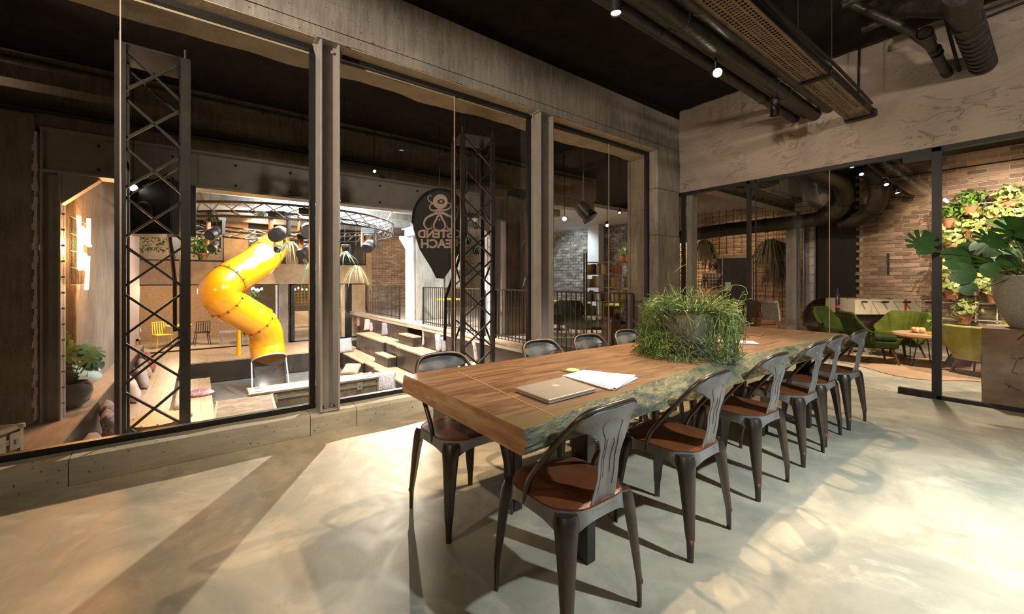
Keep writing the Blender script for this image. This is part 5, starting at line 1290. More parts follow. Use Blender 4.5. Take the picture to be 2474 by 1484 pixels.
# left side cushions
zd = -.5
cushion(cpix(226,905,zd)*1.0+Vector((0,.04,0)), .03, .10, 'beige', 'big beige cushion leaning on the concrete pilaster behind the pot plant', .62, .52, .13, seed=16, group='cushions on the left deck')
cushion(cpix(205,930,zd)+Vector((0,.0,0)), .15, .55, 'beige', 'creamy cushion slumped in front of the big beige one', .5, .3, .13, seed=17, group='cushions on the left deck')
cushion(cpix(243,893,zd)+Vector((0,.04,0)), .02, .08, 'mauve', 'grey-brown cushion behind the big beige one', .6, .55, .10, seed=18, group='cushions on the left deck')
z1_ = -1.06
def ledge(px, dy=.0): # against riser of D0 at y=-1.19
    u = (px-1237)/F; d = (-1.19+dy+.24)/(ct+u*st); return Vector(((-st+u*ct)*d, -1.19+dy+.24, z1_))
cushion(ledge(250), .05, .4, 'mauve', 'large mauve-grey cushion at the lower left, behind the window', .62, .40, .2, seed=19)
cushion(ledge(268,-.06)+Vector((-.35,0,0)), .1, .2, 'dark', 'dark speckled cushion leaning behind the large mauve-grey one', .5, .5, .18, seed=20)
cushion(ledge(252)+Vector((-.7,0,0)), .1, .15, 'dark', 'dark patterned cushion topmost of the lower left heap', .5, .5, .14, seed=21)
cushion(ledge(287), .1, .3, 'red', 'faded red cushion half hidden by the left truss tower', .44, .42, .15, seed=22)
cushion(ledge(331), .05, .35, 'beige', 'beige cushion at the left inside the truss tower view', .58, .5, .2, seed=23)
cushion(ledge(345)+Vector((-.1,0.02,0)), .3, .3, 'mauve', 'pale grey cushion beside the beige one within the truss', .44, .46, .15, seed=24)
cushion(ledge(352)+Vector((0,0,0)), .2, .25, 'beige', 'small cream cushion just right of the pale grey one', .42, .40, .15, seed=25)
cushion(ledge(361), .1, .4, 'beige', 'beige cushion in front of the shaggy dark red one', .5, .46, .18, seed=26)
cushion(ledge(369), .1, .3, 'red', 'shaggy dark red cushion lying on the second left tier', .7, .46, .2, seed=27)
cushion(P(336,805,z=zd)+Vector((0,0,-.0)), .1, .3, 'tan', 'tan cushion at the far end of the left deck', .5, .4, .16, seed=28, group='cushions on the left deck')
def ledge2(px, off=.0): u = (px-1237)/F; yy = -.42+.22+off; d = yy/(ct+u*st); return Vector(((-st+u*ct)*d, yy, -1.37))
cushion(ledge2(434), .1, .35, 'mauve', 'long grey cushion leaning low beside the truss', .5, .5, .17, seed=29)
cushion(ledge2(447), .1, .25, 'beige', 'beige patterned cushion behind the truss chord', .46, .46, .17, seed=30)
cushion(ledge2(425)+Vector((.1,.05,0)), .3, 1.1, 'pattern', 'crumpled speckled cushion lying at the foot of the long grey one', .5, .4, .12, seed=31)
# shaggy mauve cushion
q = P(484,955,z=-1.37); t = T('shaggy_cushion', 'mauve shaggy long-pile cushion on the low left bench', 'cushion', (q.x,q.y,-1.37)); M['shag'] = pm('mauve_shag', (.42,.22,.24), (.52,.33,.34), 30, .9)
b = MB(); b.lathe([(0,.0),(.2,.01),(.24,.05),(.18,.10),(0,.12)],n=24,wob=.2); b.build('pad', M['shag'], t, smooth=True)
b = MB(); rr = random.Random(2)
for k in range(900):
    a = rr.uniform(0,6.3); r_ = .24*math.sqrt(rr.random()); p = Vector((r_*math.cos(a), r_*math.sin(a), .11*(1-(r_/.26)**2)+.01)); d = Vector((rr.gauss(0,.5)+math.cos(a)*.5, rr.gauss(0,.5)+math.sin(a)*.5, 1)).normalized()*.05
    s = Vector((rr.gauss(0,1),rr.gauss(0,1),0)).normalized()*.006; b.add([p-s,p+s,p+d],[(0,1,2)])
o = b.build('pile', M['shag'], t); o['kind'] = 'stuff'
# round drum-like stool top bottom left
q = P(385,1010,z=-.55); t = T('round_stool', 'wide round brown wooden-topped drum stool behind the truss foot', 'stool', (q.x,q.y,-1.37)); M['plytop'] = pm('brown_ply_top', (.42,.25,.10), (.34,.19,.075), 2, .45, stretch=(1,5,1))
b = MB(); b.lathe([(0,0),(.30,0),(.33,.10),(.33,.70),(.30,.78),(0,.78)],n=36); b.build('drum_side', M['darkwood'], t, smooth=True)
b = MB(); b.lathe([(0,.78),(.335,.775),(.345,.79),(.335,.815),(0,.822)],n=40); b.build('top', M['plytop'], t, smooth=True)
for k in range(12): a = 2*PI*k/12; b = MB(); b.cyl((.31*math.cos(a),.31*math.sin(a),.81),(.31*math.cos(a),.31*math.sin(a),.824),.010,n=8); b.build('stud', M['steel'], t)
# ---- flight cases
M['caseblk'] = pm('scuffed_brown_case_panel', (.11,.075,.05), (.16,.12,.08), 5, .5, c3=(.22,.17,.12), s3=6); M['casegrey'] = pm('grey_case_lid', (.40,.40,.41), (.28,.275,.27), 3, .45, stretch=(1,4,1)); M['alum'] = pm('brass_toned_aluminium_edge', (.62,.55,.42), (.45,.38,.28), 6, .35, .7)
def case(p, rz, L_, W_, Hh, label, lid='casegrey', latches=2, handles=True, lidh=.14):
    """p: centre of footprint, x along length"""
    t = T('flight_case', label, 'flight case', p, rz, 'flight cases behind the window'); l, w = L_/2, W_/2; e_ = .03
    b = MB(); b.box(-l+.006,l-.006,-w+.006,w-.006,0,Hh-lidh-.004); b.build('case_body', M['caseblk'], t)
    b = MB(); b.box(-l+.006,l-.006,-w+.006,w-.006,Hh-lidh+.004,Hh-.004); b.build('lid', M['caseblk'], t)
    b = MB(); b.box(-l+.02,l-.02,-w+.02,w-.02,Hh-.006,Hh); b.build('lid_panel', M[lid], t)
    b = MB()
    for z0 in (0,Hh-e_,Hh-lidh-.022,Hh-lidh+.002):
        hgt = e_ if z0 in (0,Hh-e_) else .02
        for d in ((-l,l,-w-.002,-w+.004),(-l,l,w-.004,w+.002),(-l-.002,-l+.004,-w,w),(l-.004,l+.002,-w,w)): b.box(d[0],d[1],d[2],d[3],z0,z0+hgt)
    for sx in (-1,1):
        for sy in (-1,1): b.box(sx*l-(e_ if sx > 0 else 0),sx*l+(0 if sx > 0 else e_),sy*(w+.002)-.003,sy*(w+.002)+.003,0,Hh); b.box(sx*(l+.002)-.003,sx*(l+.002)+.003,sy*w-(e_ if sy > 0 else 0),sy*w+(0 if sy > 0 else e_),0,Hh)
    for d in ((-l,l,-w,-w+e_),(-l,l,w-e_,w),(-l,-l+e_,-w,w),(l-e_,l,-w,w)): b.box(d[0],d[1],d[2],d[3],Hh-.001,Hh+.003)
    b.build('edge_profile', M['alum'], t)
    for sx in (-1,1):
        for sy in (-1,1): b = MB(); b.lathe([(0,-.02),(.028,-.018),(.034,0),(.028,.018),(0,.022)],(sx*(l-.01),sy*(w-.01),Hh-.01),12); b.build('ball_corner', M['alum'], t, smooth=True)
    for k in range(latches):
        x = -l+L_*(k+.5)/latches
        for sy in (-1,1):
            y = sy*(w+.004); b = MB(); b.box(x-.055,x+.055,y-.004,y+.004,Hh-lidh-.08,Hh-lidh+.07); lt_ = b.build('latch', M['alum'], t, bevel=.004)
            b = MB(); b.box(x-.014,x+.014,y-.012*1,y+.012,Hh-lidh-.035,Hh-lidh+.01); b.build('latch_key', M['steel'], lt_)
    if handles:
        for sx in (-1,1):
            for sy in (-.5,.5): b = MB(); x = sx*(l-.16); b.box(x-.08,x+.08,sy*w-.035,sy*w+.035,Hh+.001,Hh+.006); hh = b.build('recessed_dish', M['alum'], t, bevel=.003); b = MB(); b.box(x-.055,x+.055,sy*w-.015,sy*w+.015,Hh+.006,Hh+.008); b.build('grip', M['black'], hh)
    return t
A = P(600,946,z=-.85); Bp = P(905,905,z=-.85); mid = (A+Bp)/2; rz = math.atan2(Bp.y-A.y, Bp.x-A.x)
case((mid.x,mid.y,-1.66), rz, (Bp-A).length, .55, .81, 'long low flight case with grey lid and metal edges in the hall pit', latches=3)
qs = [P(518,970,z=-.85),P(651,955,z=-.85),P(680,995,z=-.85),P(518,1024,z=-.85)]; cm = sum(qs,Vector())/4; u_ = (qs[1]-qs[0]+qs[2]-qs[3])/2
case((cm.x,cm.y,-1.66), math.atan2(u_.y,u_.x), u_.length, ((qs[3]-qs[0])/2+(qs[2]-qs[1])/2).length, .81, 'smaller scratched brown flight case in front of the long one', lid='caseblk', latches=1, handles=False)
t2 = bpy.data.objects['flight_case.001']; M['scr'] = pm('white_scratches', (.6,.52,.38), rough=.8)
for k in range(6):
    b = MB(); x = -.25+k*.09; y = random.uniform(-.15,.1); b.tube([(x+.02*math.sin(j*2+k),y+j*.03,.814) for j in range(6)],.0025,3); b.build('scratch', M['scr'], t2)
q0, q1 = P(12,1052,z=-.05), P(84,1026,z=-.05); m_ = (q0+q1)/2
case((m_.x-.20,m_.y-.34,-.5), math.atan2(q1.y-q0.y,q1.x-q0.x), (q1-q0).length+.02, .55, .45, 'dark flight case with bright metal edge at the bottom left corner', lid='caseblk', latches=2, handles=False, lidh=.12)
# ---- monstera in grey pot on the left deck
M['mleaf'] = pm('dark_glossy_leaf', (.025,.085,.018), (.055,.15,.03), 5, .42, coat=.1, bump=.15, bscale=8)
M['bleaf'] = pm('mid_green_glossy_leaf', (.035,.125,.03), (.08,.21,.045), 5, .42, coat=.1, bump=.15, bscale=8)  # lighter green for some of the leaves
M['greypot'] = pm('grey_glazed_pot', (.12,.13,.13), (.07,.08,.08), 6, .35, coat=.2)
def mleaf(parent, stem_from, tip_c, nrm, size, rot, mat, split=True, stemmat=None, name='leaf'):
    """heart shaped leaf with side slots, a stalk from stem_from"""
    n_ = Vector(nrm).normalized(); c_ = Vector(tip_c); u_ = n_.orthogonal().normalized(); u_ = Matrix.Rotation(rot,3,n_)@u_; v_ = n_.cross(u_)
    pts = []; N_ = 46
    for k in range(N_):
        a = PI*2*k/N_-PI; r = .55*(1+.25*math.cos(a))*(1 if abs(a) < 2.75 else .55+.3*abs(math.sin(a)))
        # a = 0 tip
        if split:
            s = (abs(a)-.5)/.52; fr = s-math.floor(s)
            if .5 < a < 2.4 and fr < .30: r *= .42
            elif -2.2 < a < -.5 and fr < .18: r *= .7
        pts.append((r*math.cos(a), r*math.sin(a)))
    vs = [c_+(u_*x+v_*y)*size+n_*(-.22*size*(x*x+y*y)+.10*size*abs(y)) for x,y in pts]+[c_]
    b = MB(); b.add(vs, [(i,(i+1)%N_,N_) for i in range(N_)]); b.build(name, mat, parent, smooth='full')
    b = MB(); A_ = Vector(stem_from); E = c_-u_*size*.25; mid_ = (A_+E)/2+Vector((0,0,.08)); b.tube([A_,mid_,E,c_],[.009,.007,.005,.003],6); b.build('stalk', stemmat or M['rhip'], parent, smooth=True)
q = P(168,985,z=-.5); t = T('monstera', 'leafy dark green plant in a round grey pot on the left wooden deck', 'plant', (q.x,q.y,-.5))
b = MB(); b.lathe([(0,0),(.12,0),(.20,.08),(.235,.20),(.22,.30),(.185,.345),(.17,.335),(.0,.30)],n=32); b.build('pot', M['greypot'], t, smooth=True)
rr = random.Random(21)
for k in range(15):
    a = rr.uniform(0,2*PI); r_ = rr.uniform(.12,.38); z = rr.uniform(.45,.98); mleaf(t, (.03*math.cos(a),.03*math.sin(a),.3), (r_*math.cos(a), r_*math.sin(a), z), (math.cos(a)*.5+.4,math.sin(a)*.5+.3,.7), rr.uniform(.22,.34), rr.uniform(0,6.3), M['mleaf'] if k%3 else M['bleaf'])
# ---- neon lettering on a wire grid
M['neon'] = emis('white_hot_neon', (1,.62,.28), 16)
gx0, gx1 = -7.9, P(209,600,y=-1.36).x
t = T('neon_sign', 'glowing orange-white handwritten neon lettering on a wire grid', 'neon sign', ((gx0+gx1)/2,-1.36,1.65)); hw = (gx0-gx1)/2
for k in range(15): x = -hw+2*hw*k/14; b = MB(); b.box(x-.004,x+.004,-.004,.004,-.45,.46); b.build('grid_wire', M['tray'], t)
for k in range(5): z = -.45+.91*k/4; b = MB(); b.box(-hw,hw,-.004,.004,z-.005,z+.005); b.build('grid_wire', M['tray'], t)
def script(word, x0, z0, s, nm):
    S_ = {'l':([(0,.9),(.06,.3),(.12,.05),(.3,.1)],.34),'e':([(0,.28),(.3,.35),(.28,.55),(.1,.5),(.06,.2),(.2,.03),(.36,.14)],.40),'a':([(.34,.5),(.1,.48),(.04,.2),(.2,.04),(.34,.3),(.35,.5),(.34,.1),(.46,.08)],.48),
          'd':([(.34,.45),(.1,.48),(.04,.2),(.2,.04),(.34,.3),(.37,1.0),(.35,.1),(.46,.04),(.60,.0)],.6),'t':([(.14,.95),(.14,.1),(.3,.05)],.3),'h':([(.04,1.0),(.05,.05),(.12,.42),(.26,.5),(.32,.3),(.34,.05)],.42),
          'y':([(.02,.52),(.08,.15),(.26,.12),(.36,.52),(.28,-.1),(.16,-.55),(.08,-.7)],.5)}
    for ch in word:
        st_, w_ = S_[ch]; p_ = cr([Vector((x0+sx*s,.02,z0+sz*s)) for sx,sz in st_],4); b = MB(); b.tube([(-p.x,p.y,p.z) for p in p_],.024,8); b.build('neon_letter', M['neon'], t, smooth=True); x0 += w_*s
    return x0
script('lead', -hw+.36, .14, .41, 'a'); script('they', -hw+.36, -.24, .41, 'b')
# ---- teardrop banners
def octo():
    return [  # strokes: (points, widths) in unit coords, eye separately
     ([(0,.62),(.02,.45),(.0,.25),(-.02,.08)],[.13,.14,.10,.06]),
     ([(-.02,.20),(-.20,.12),(-.36,.02),(-.42,-.14),(-.34,-.28),(-.22,-.26),(-.20,-.18)],[.07,.065,.055,.05,.04,.03,.015]),
     ([(-.02,.14),(-.08,0),(-.15,-.14),(-.14,-.27),(-.05,-.30)],[.06,.05,.045,.035,.015]),
     ([(-.03,.26),(-.16,.24),(-.26,.30),(-.24,.42),(-.15,.42),(-.14,.36)],[.06,.045,.04,.03,.02,.012]),
     ([(-.02,.34),(-.14,.44),(-.26,.50),(-.32,.60),(-.26,.68),(-.20,.64)],[.05,.04,.03,.025,.02,.012]),
     ([(.02,.14),(.08,0),(.15,-.14),(.14,-.27),(.05,-.30)],[.06,.05,.045,.035,.015]),
     ([(.02,.20),(.20,.12),(.36,.02),(.42,-.14),(.34,-.28),(.22,-.26),(.20,-.18)],[.07,.065,.055,.05,.04,.03,.015]),
     ([(.03,.26),(.16,.26),(.28,.32),(.30,.44),(.22,.46),(.20,.40)],[.06,.045,.04,.03,.02,.012]),
     ([(0,.0),(0,-.06)],[.05,.01])]
M['banner'] = pm('black_banner_fabric', (.022,.017,.017), (.03,.024,.022), 4, .7); M['bprint'] = pm('pale_pink_print', (.62,.45,.38), rough=.7)
def banner(p, rz, s, label, text=True):
    t = T('teardrop_banner', label, 'banner', p, rz, 'black teardrop banners in the hall')
    out = []
    for k in range(33):
        a = PI*k/32; out.append((.62*math.cos(a)*s, .78*math.sin(a)**.9*s if math.sin(a) > 0 else 0))
    pts = [(.62*s,-.1*s),(.56*s,-.55*s)]+[(.28*s,-1.35*s),(.16*s,-1.75*s),(.10*s,-1.78*s),(-.05*s,-1.6*s)]
    b = MB(); b.tube([(0,0,.77*s),(0,0,4.0-p[2])],.006,5); b.build('hanging_wire', M['black'], t)
    poly = out+[(-.60*s,-.15*s),(-.46*s,-.6*s),(-.20*s,-1.02*s),(-.08*s,-1.26*s),(.10*s,-1.28*s),(.32*s,-.95*s),(.55*s,-.45*s)]
    b = MB(); b.prism(poly, -.004, .004, 'y'); b.build('banner_fabric', M['banner'], t)
    b = MB(); b.tube([(x,-.0,z) for x,z in out[::-1]]+[(.60*s,0,-.3*s),(.42*s,0,-.9*s),(.14*s,0,-1.7*s),(.12*s,0,-2.7*s)], .035*s, 8); b.build('pole', M['black'], t, smooth=True)
    for st_, w_ in octo():
        pp = cr([Vector((x*s*.85,-.010,z*s*.8+.10*s)) for x,z in st_],5); n_ = len(pp); ww = [interp([(i*(n_-1)/(len(w_)-1),w_[i]) for i in range(len(w_))],k)*s*.52 for k in range(n_)]
        b = MB(); vs = []
        for i,p_ in enumerate(pp):
            d_ = (pp[min(i+1,n_-1)]-pp[max(i-1,0)]).normalized(); s_ = Vector((-d_.z,0,d_.x)); vs += [p_+s_*ww[i]*.8, p_-s_*ww[i]*.8, p_+s_*ww[i]*.8+Vector((0,.004,0)), p_-s_*ww[i]*.8+Vector((0,.004,0))]
        b.add(vs, [f for i in range(n_-1) for f in ((4*i,4*i+1,4*i+5,4*i+4),(4*i+2,4*i+6,4*i+7,4*i+3),(4*i,4*i+4,4*i+6,4*i+2),(4*i+1,4*i+3,4*i+7,4*i+5))]); b.build('octopus_print', M['bprint'], t)
    for sz_, mt, off in ((.085,'bprint',.0),(.075,'banner',.003),(.035,'bprint',.006)):
        b = MB(); b.prism([(.04*s+sz_*1.1*s*math.cos(a), .50*s+sz_*.75*s*math.sin(a)) for a in [2*PI*k/20 for k in range(20)]], -.018-off, -.014-off, 'y'); b.build('octopus_eye', M[mt], t)
    b = MB(); b.lathe([(0,0)]) if False else b.prism([(.02*s+.17*s*math.cos(a), .50*s+.17*s*math.sin(a)) for a in [2*PI*k/28 for k in range(28)]], -.013, -.008, 'y'); b.build('octopus_print', M['bprint'], t)
    if text:
        for w_, z_, sc_ in (('OSTEND', -.33, .255), ('BEACH', -.56, .275)):
            cu_ = bpy.data.curves.new('lettering','FONT'); cu_.body = w_; cu_.size = sc_*s; cu_.extrude = .002; cu_.offset = .010*s; cu_.align_x = 'CENTER'; cu_.space_character = 1.0
            o = bpy.data.objects.new('lettering', cu_); C.objects.link(o); dg = bpy.context.evaluated_depsgraph_get(); me = bpy.data.meshes.new_from_object(o.evaluated_get(dg)); bpy.data.objects.remove(o)
            o = bpy.data.objects.new('lettering', me); me.materials.append(M['bprint']); C.objects.link(o); o.parent = t; o.location = (0,-.012,z_*s); o.rotation_euler = (PI/2,0,0); o.scale = (-1,1,1)
    return t
q = P(1062,540,d=7.0); banner((q.x,q.y,q.z), TH, .74, 'black teardrop banner with a pale octopus and mirrored lettering, hanging in the middle pane')
q = P(428,470,d=6.5); banner((q.x,q.y,q.z), TH-1.15, .80, 'black teardrop banner seen edge-on behind the left truss tower')
# ---- small hall spotlights
def p3(px,py,d): return P(px,py,d=d)
spot(p3(1003,522,8.0)+Vector((0,0,.0)), (-2.4,.9,.2), 'glaring spotlight with a starburst at the banner edge', 'spotlights in the hall', r=.05, L_=.16, stem=.0, name='hall_spotlight')
spot(p3(688,470,8.6)+Vector((0,0,.12)), tuple(p3(695,560,8.2)), 'cylindrical black hall spotlight above the round truss', 'spotlights in the hall', r=.06, L_=.26, stem=.16, name='hall_spotlight')
spot(p3(322,452,5.0), (-1,0,.3), 'bright round lamp seen through the left truss tower', 'spotlights in the hall', r=.045, L_=.12, stem=.0, name='hall_spotlight')
spot(p3(904,412,7.2), (-3,2,.0), 'small lit ceiling lamp right of the left steel column', 'spotlights in the hall', r=.03, L_=.08, stem=.0, bulb='bulbdim', name='hall_spotlight')
spot(p3(1364,528,9.0), (-1.5,1,.5), 'glaring warm spotlight right of the right steel column', 'spotlights in the hall', r=.05, L_=.12, stem=.0, name='hall_spotlight')
spot(p3(1467,542,8.6), (-3,4,.0), 'small lit spotlight under the beam in the right pane', 'spotlights in the hall', r=.04, L_=.13, stem=.0, bulb='bulbdim', name='hall_spotlight')
spot(p3(1535,552,8.0), (-4.6,5,-1), 'small black spotlight at the corner reveal', 'spotlights in the hall', r=.045, L_=.17, stem=.0, bulb='bulbdim', name='hall_spotlight')
spot(p3(1497,512,8.4), (-3,3,-1), 'small lit lamp near the concrete beam in the right pane', 'spotlights in the hall', r=.03, L_=.07, stem=.0, bulb='bulbdim', name='hall_spotlight')
for o in [o for o in C.objects if o.name.startswith('hall_spotlight') and o.type == 'EMPTY']:
    b = MB(); zc = 3.34 if o.location.x < XB-.35 else 2.6 if o.location.x < XB+.02 else 4.0; b.tube([(0,0,0),(0,0,zc-o.location.z)],.007,6); b.build('suspension_rod', M['black'], o)
q = p3(1412,510,7.4); t = T('stage_lamp', 'large black can stage lamp hanging from a hook in the right pane', 'stage light', q, TH)
b = MB(); b.tube([(-.10,.02,.12),(.0,0,.0),(.08,-.02,-.10)],[.11,.125,.115],24); b.build('can', M['lampblack'], t, smooth=True)
b = MB(); b.tube([(.08,-.02,-.10),(.11,-.03,-.14)],[.14,.15],24); b.build('lens_hood', M['black'], t, smooth=True)
b = MB(); b.tube([(-.13,0,.02),(-.04,0,.22),(.13,0,.02)],.012,6); b.cyl((-.02,0,.2),(-.02,0,4.0-q.z),.012,n=6); b.build('yoke', M['steel'], t)
# ================================================================ GALLERY BEYOND THE RAILING
M['velvet'] = pm('dark_green_velvet', (.018,.028,.004), (.034,.048,.006), 5, .75, bump=.2, bscale=70, spec=.12)
M['velvetolive'] = pm('olive_green_velvet', (.062,.076,.008), (.10,.115,.013), 5, .75, bump=.2, bscale=70, spec=.12)
M['lime'] = pm('lime_velvet', (.30,.30,.07), (.38,.37,.11), 5, .8, bump=.2, bscale=70, spec=.12)
M['legwood'] = pm('brown_chair_legs', (.15,.065,.03), rough=.4)
M['dkseat'] = pm('black_green_upholstery', (.02,.026,.012), (.03,.036,.018), 5, .8)
def armchair(p, rz, mat, label, flutes=True, group='velvet armchairs in the lounge', s=1.0, studs=True):
    """cocktail chair facing local +y"""
    t = T('cocktail_armchair', label, 'armchair', p, rz, group); t.scale = (s,)*3
    b = MB(); pts = []
    for k in range(28):
        a = 2*PI*k/28; r = 1/(abs(math.cos(a))**3.4+abs(math.sin(a))**3.4)**(1/3.4); pts.append((.29*r*math.cos(a), .02+.28*r*math.sin(a)))
    b.prism(pts, .24, .345); b.build('seat_base', mat, t, bevel=.02)
    b = MB(); b.prism([(x*.93,y*.93) for x,y in pts], .345, .44); b.build('seat_cushion', mat, t, bevel=.035, seg=3)
    # wrap-around back: arc from left arm to right arm, tallest at rear
    def sh(u, v):
        a = math.radians(-20-140*u) if False else math.radians(200+140*u); c_ = math.cos(a); q = math.sin(a)
        e_ = max(0,min(1,(.5-abs(u-.5))/.26)); hgt = .25+.26*e_*e_*(3-2*e_); lean = .15*v
        r = .315+lean+(.03*v if abs(u-.5) > .3 else 0)
        fl = .007*abs(math.sin(u*PI*13))*(1-v*.2) if flutes else 0
        return (r*c_*1.02, .06+(r-fl)*q*1.0, .26+(hgt-.02)*v)
    b = MB(); nu, nv = 64, 10
    th = .055
    def inn(u, v): p_ = Vector(sh(u,v)); c_ = Vector((0,.06,p_.z)); d = (c_-p_).normalized(); return p_+d*th
    b.grid(sh, nu, nv); b.grid(inn, nu, nv)
    def cap(u, v): A_, B_ = Vector(sh(u,1)), inn(u,1); a = PI*v; return (A_+B_)/2+(A_-B_)/2*math.cos(a)+Vector((0,0,.026))*math.sin(a)
    b.grid(cap, nu, 6)
    for uu in (0,1):
        b.grid(lambda v, w_, uu=uu: Vector(sh(uu,v)).lerp(inn(uu,v), w_)+Vector((0,.02*math.sin(w_*PI),0)), nv, 4)
    b.build('shell_back', mat, t, smooth='full')
    if studs:
        for k in range(15):
            u = .02+.96*k/14; p_ = Vector(sh(u,.90)); o_ = (p_-Vector((0,.06,p_.z))).normalized(); b = MB(); b.tube([p_, p_+o_*.008],.007,6); b.build('stud', M['alum'], t)
    for sx in (-1,1):
        for sy in (-1,1): b = MB(); b.tube([(sx*.19,.02+sy*.17,.26),(sx*.26,.02+sy*.24,0)],[.022,.012],10); b.build('leg', M['legwood'], t, smooth=True)
    return t
def g0(px, py, d): q = P(px,py,d=d); return (q.x,q.y,0)
armchair(g0(1398,760,8.7), math.radians(-20), M['dkseat'], 'dark armchair seen from behind, behind the balustrade in the right pane', False, 'dark armchairs in the gallery', studs=False)
armchair(g0(1362,760,9.6), math.radians(200), M['dkseat'], 'second dark armchair left of the first, facing the window', False, 'dark armchairs in the gallery', studs=False)
armchair(g0(1500,770,8.2), math.radians(60), M['legwood'], 'brown upholstered armchair next to the bookcase foot', False, 'dark armchairs in the gallery', studs=False)
# bookcase
q = P(1478,700,d=9.6); t = T('bookcase', 'dark open metal bookcase full of books beyond the balustrade', 'bookcase', (q.x,q.y,0), TH); bw = .62; BC = t
for sx in (-1,1):
    for sy in (-.15,.15): b = MB(); b.box(sx*bw-.015,sx*bw+.015,sy-.015,sy+.015,0,1.9); b.build('upright', M['blackmetal'], t)
shz = [.12,.45,.78,1.10,1.40,1.68]
for z in shz: b = MB(); b.box(-bw,bw,-.16,.16,z-.015,z); b.build('shelf', M['wood'], t)
BK = [pm('book_'+n_, c_, rough=.7) for n_, c_ in (('tan',(.45,.30,.18)),('brown',(.20,.10,.06)),('cream',(.60,.52,.42)),('dark',(.05,.04,.04)),('rust',(.40,.14,.06)),('grey',(.32,.31,.30)))]
Rz = Matrix.Rotation(TH,4,'Z'); rr = random.Random(11); names = ['tan','brown','cream','black','rust','grey']
bn = 0; ORD = ['first','second','third','fourth','fifth','sixth','seventh','eighth','ninth','tenth','eleventh','twelfth','thirteenth','fourteenth','fifteenth','sixteenth','seventeenth','eighteenth','nineteenth','twentieth','twenty-first','twenty-second','twenty-third','last']
sn = ['bottom','second','third','fourth','fifth','top']
for si,z in enumerate(shz[:-1]):
    x = -bw+.05
    while x < bw-.12:
        if rr.random() < .16: x += rr.uniform(.08,.2); continue
        w_ = rr.uniform(.042,.075); h_ = rr.uniform(.18,.26); k = rr.randrange(6); b = MB(); b.box(-w_/2,w_/2,-.09,.09,0,h_); o = b.build('book', BK[k]); p_ = Rz@Vector((x+w_/2,-.03,z+.001)); o.location = (q.x+p_.x,q.y+p_.y,z+.001); o.rotation_euler = (0,0,TH)
        bn = bn+1 if x > -bw+.06 else 1; o['label'] = '%s %s book from the left end of the %s shelf of the dark bookcase'%(ORD[min(bn,24)-1], names[k], sn[si]); o['category'] = 'book'; o['group'] = '%s books on the %s bookcase shelf'%(names[k], sn[si]); x += w_+.002
p_ = Rz@Vector((.28,0,1.68)); bush('potted_plant', (q.x+p_.x,q.y+p_.y,1.681), .14, 40, 'small plant in a terracotta pot on top of the bookcase', .09, .13, leaf=.04)
# yellow-green cafe tables behind
M['limepaint'] = pm('lime_yellow_tabletop', (.55,.62,.02), rough=.4)
for px,py,d,lab in ((1352,742,10.4,'lime yellow tabletop behind the right steel column'),(1505,738,9.0,'lime yellow small tabletop beside the bookcase'),(1085,745,11.5,'lime yellow table behind the railing next to the far pillar')):
    q = P(px,py,d=d); t = T('cafe_table', lab, 'table', (q.x,q.y,0), group='lime tables in the gallery'); b = MB(); b.cyl((0,0,.71),(0,0,.735),.36,n=28); b.build('top', M['limepaint'], t)
    b = MB(); b.cyl((0,0,.02),(0,0,.71),.025,n=10); b.cyl((0,0,0),(0,0,.02),.2,n=20); b.build('pedestal', M['black'], t)
def sofa(p, rz, L_, label, mat, name='sofa', group=None, D=.8, hb=.78):
    t = T(name, label, 'sofa', p, rz, group); l = L_/2
    b = MB(); b.box(-l,l,-D/2,D/2,.12,.36); b.build('base', mat, t, bevel=.03)
    for k in range(2): b = MB(); b.box(-l+.14+k*(L_-.28)/2+.004,-l+.14+(k+1)*(L_-.28)/2-.004,-D/2+.16,D/2+.02,.36,.47); b.build('seat_cushion', mat, t, bevel=.035)
    b = MB(); b.box(-l,l,-D/2,-D/2+.2,.3,hb); b.build('backrest', mat, t, bevel=.05)
    for sx in (-1,1): b = MB(); b.box(sx*l-(.16 if sx > 0 else 0),sx*l+(0 if sx > 0 else .16),-D/2,D/2,.12,.58); b.build('armrest', mat, t, bevel=.05)
    for sx in (-1,1):
        for sy in (-1,1): b = MB(); b.cyl((sx*(l-.1),sy*(D/2-.1),0),(sx*(l-.1),sy*(D/2-.1),.12),.025,n=8); b.build('leg', M['black'], t)
    return t
M['tanleather'] = pm('worn_tan_leather', (.22,.105,.045), (.15,.07,.03), 4, .4)
q = P(1535,760,d=7.6); sofa((q.x,q.y,0), TH+PI, 1.1, 'brown leather sofa with a striped throw behind the railing near the corner', M['tanleather'], group='leather sofas')
cushion((q.x,q.y,.47), TH+.2, -.2, 'dark', 'grey and white striped cushion on the sofa by the corner reveal', .6,.42,.2,seed=50,group='cushions in the gallery')
q = P(1790,790,d=8.6); sofa((q.x,q.y,0), TH+PI+.1, 1.25, 'brown leather sofa behind the far end of the table, beyond the glass', M['tanleather'], group='leather sofas', hb=.82)
M['fur'] = pm('grey_brown_fur', (.24,.20,.18), (.34,.29,.26), 30, .95, bump=.8, bscale=50)
q = P(1838,745,d=8.05); t = T('fur_throw', 'grey fur throw hanging over the sofa arm beyond the dark post', 'throw', (q.x,q.y,.86), TH)
b = MB(); b.sheet(lambda u, v: (lambda s: (.10*math.sin(s*1.6)+.02*noise.noise(Vector((u*3,v*4,0))), -.42+.5*u, .02-.0*s+ (-.42*abs(v-.25)*1.2 if v > .25 else -.05*(1-v*4)) ))(v), 10, 20, (.03,0,0)); b.build('fur', M['fur'], t, smooth=True)
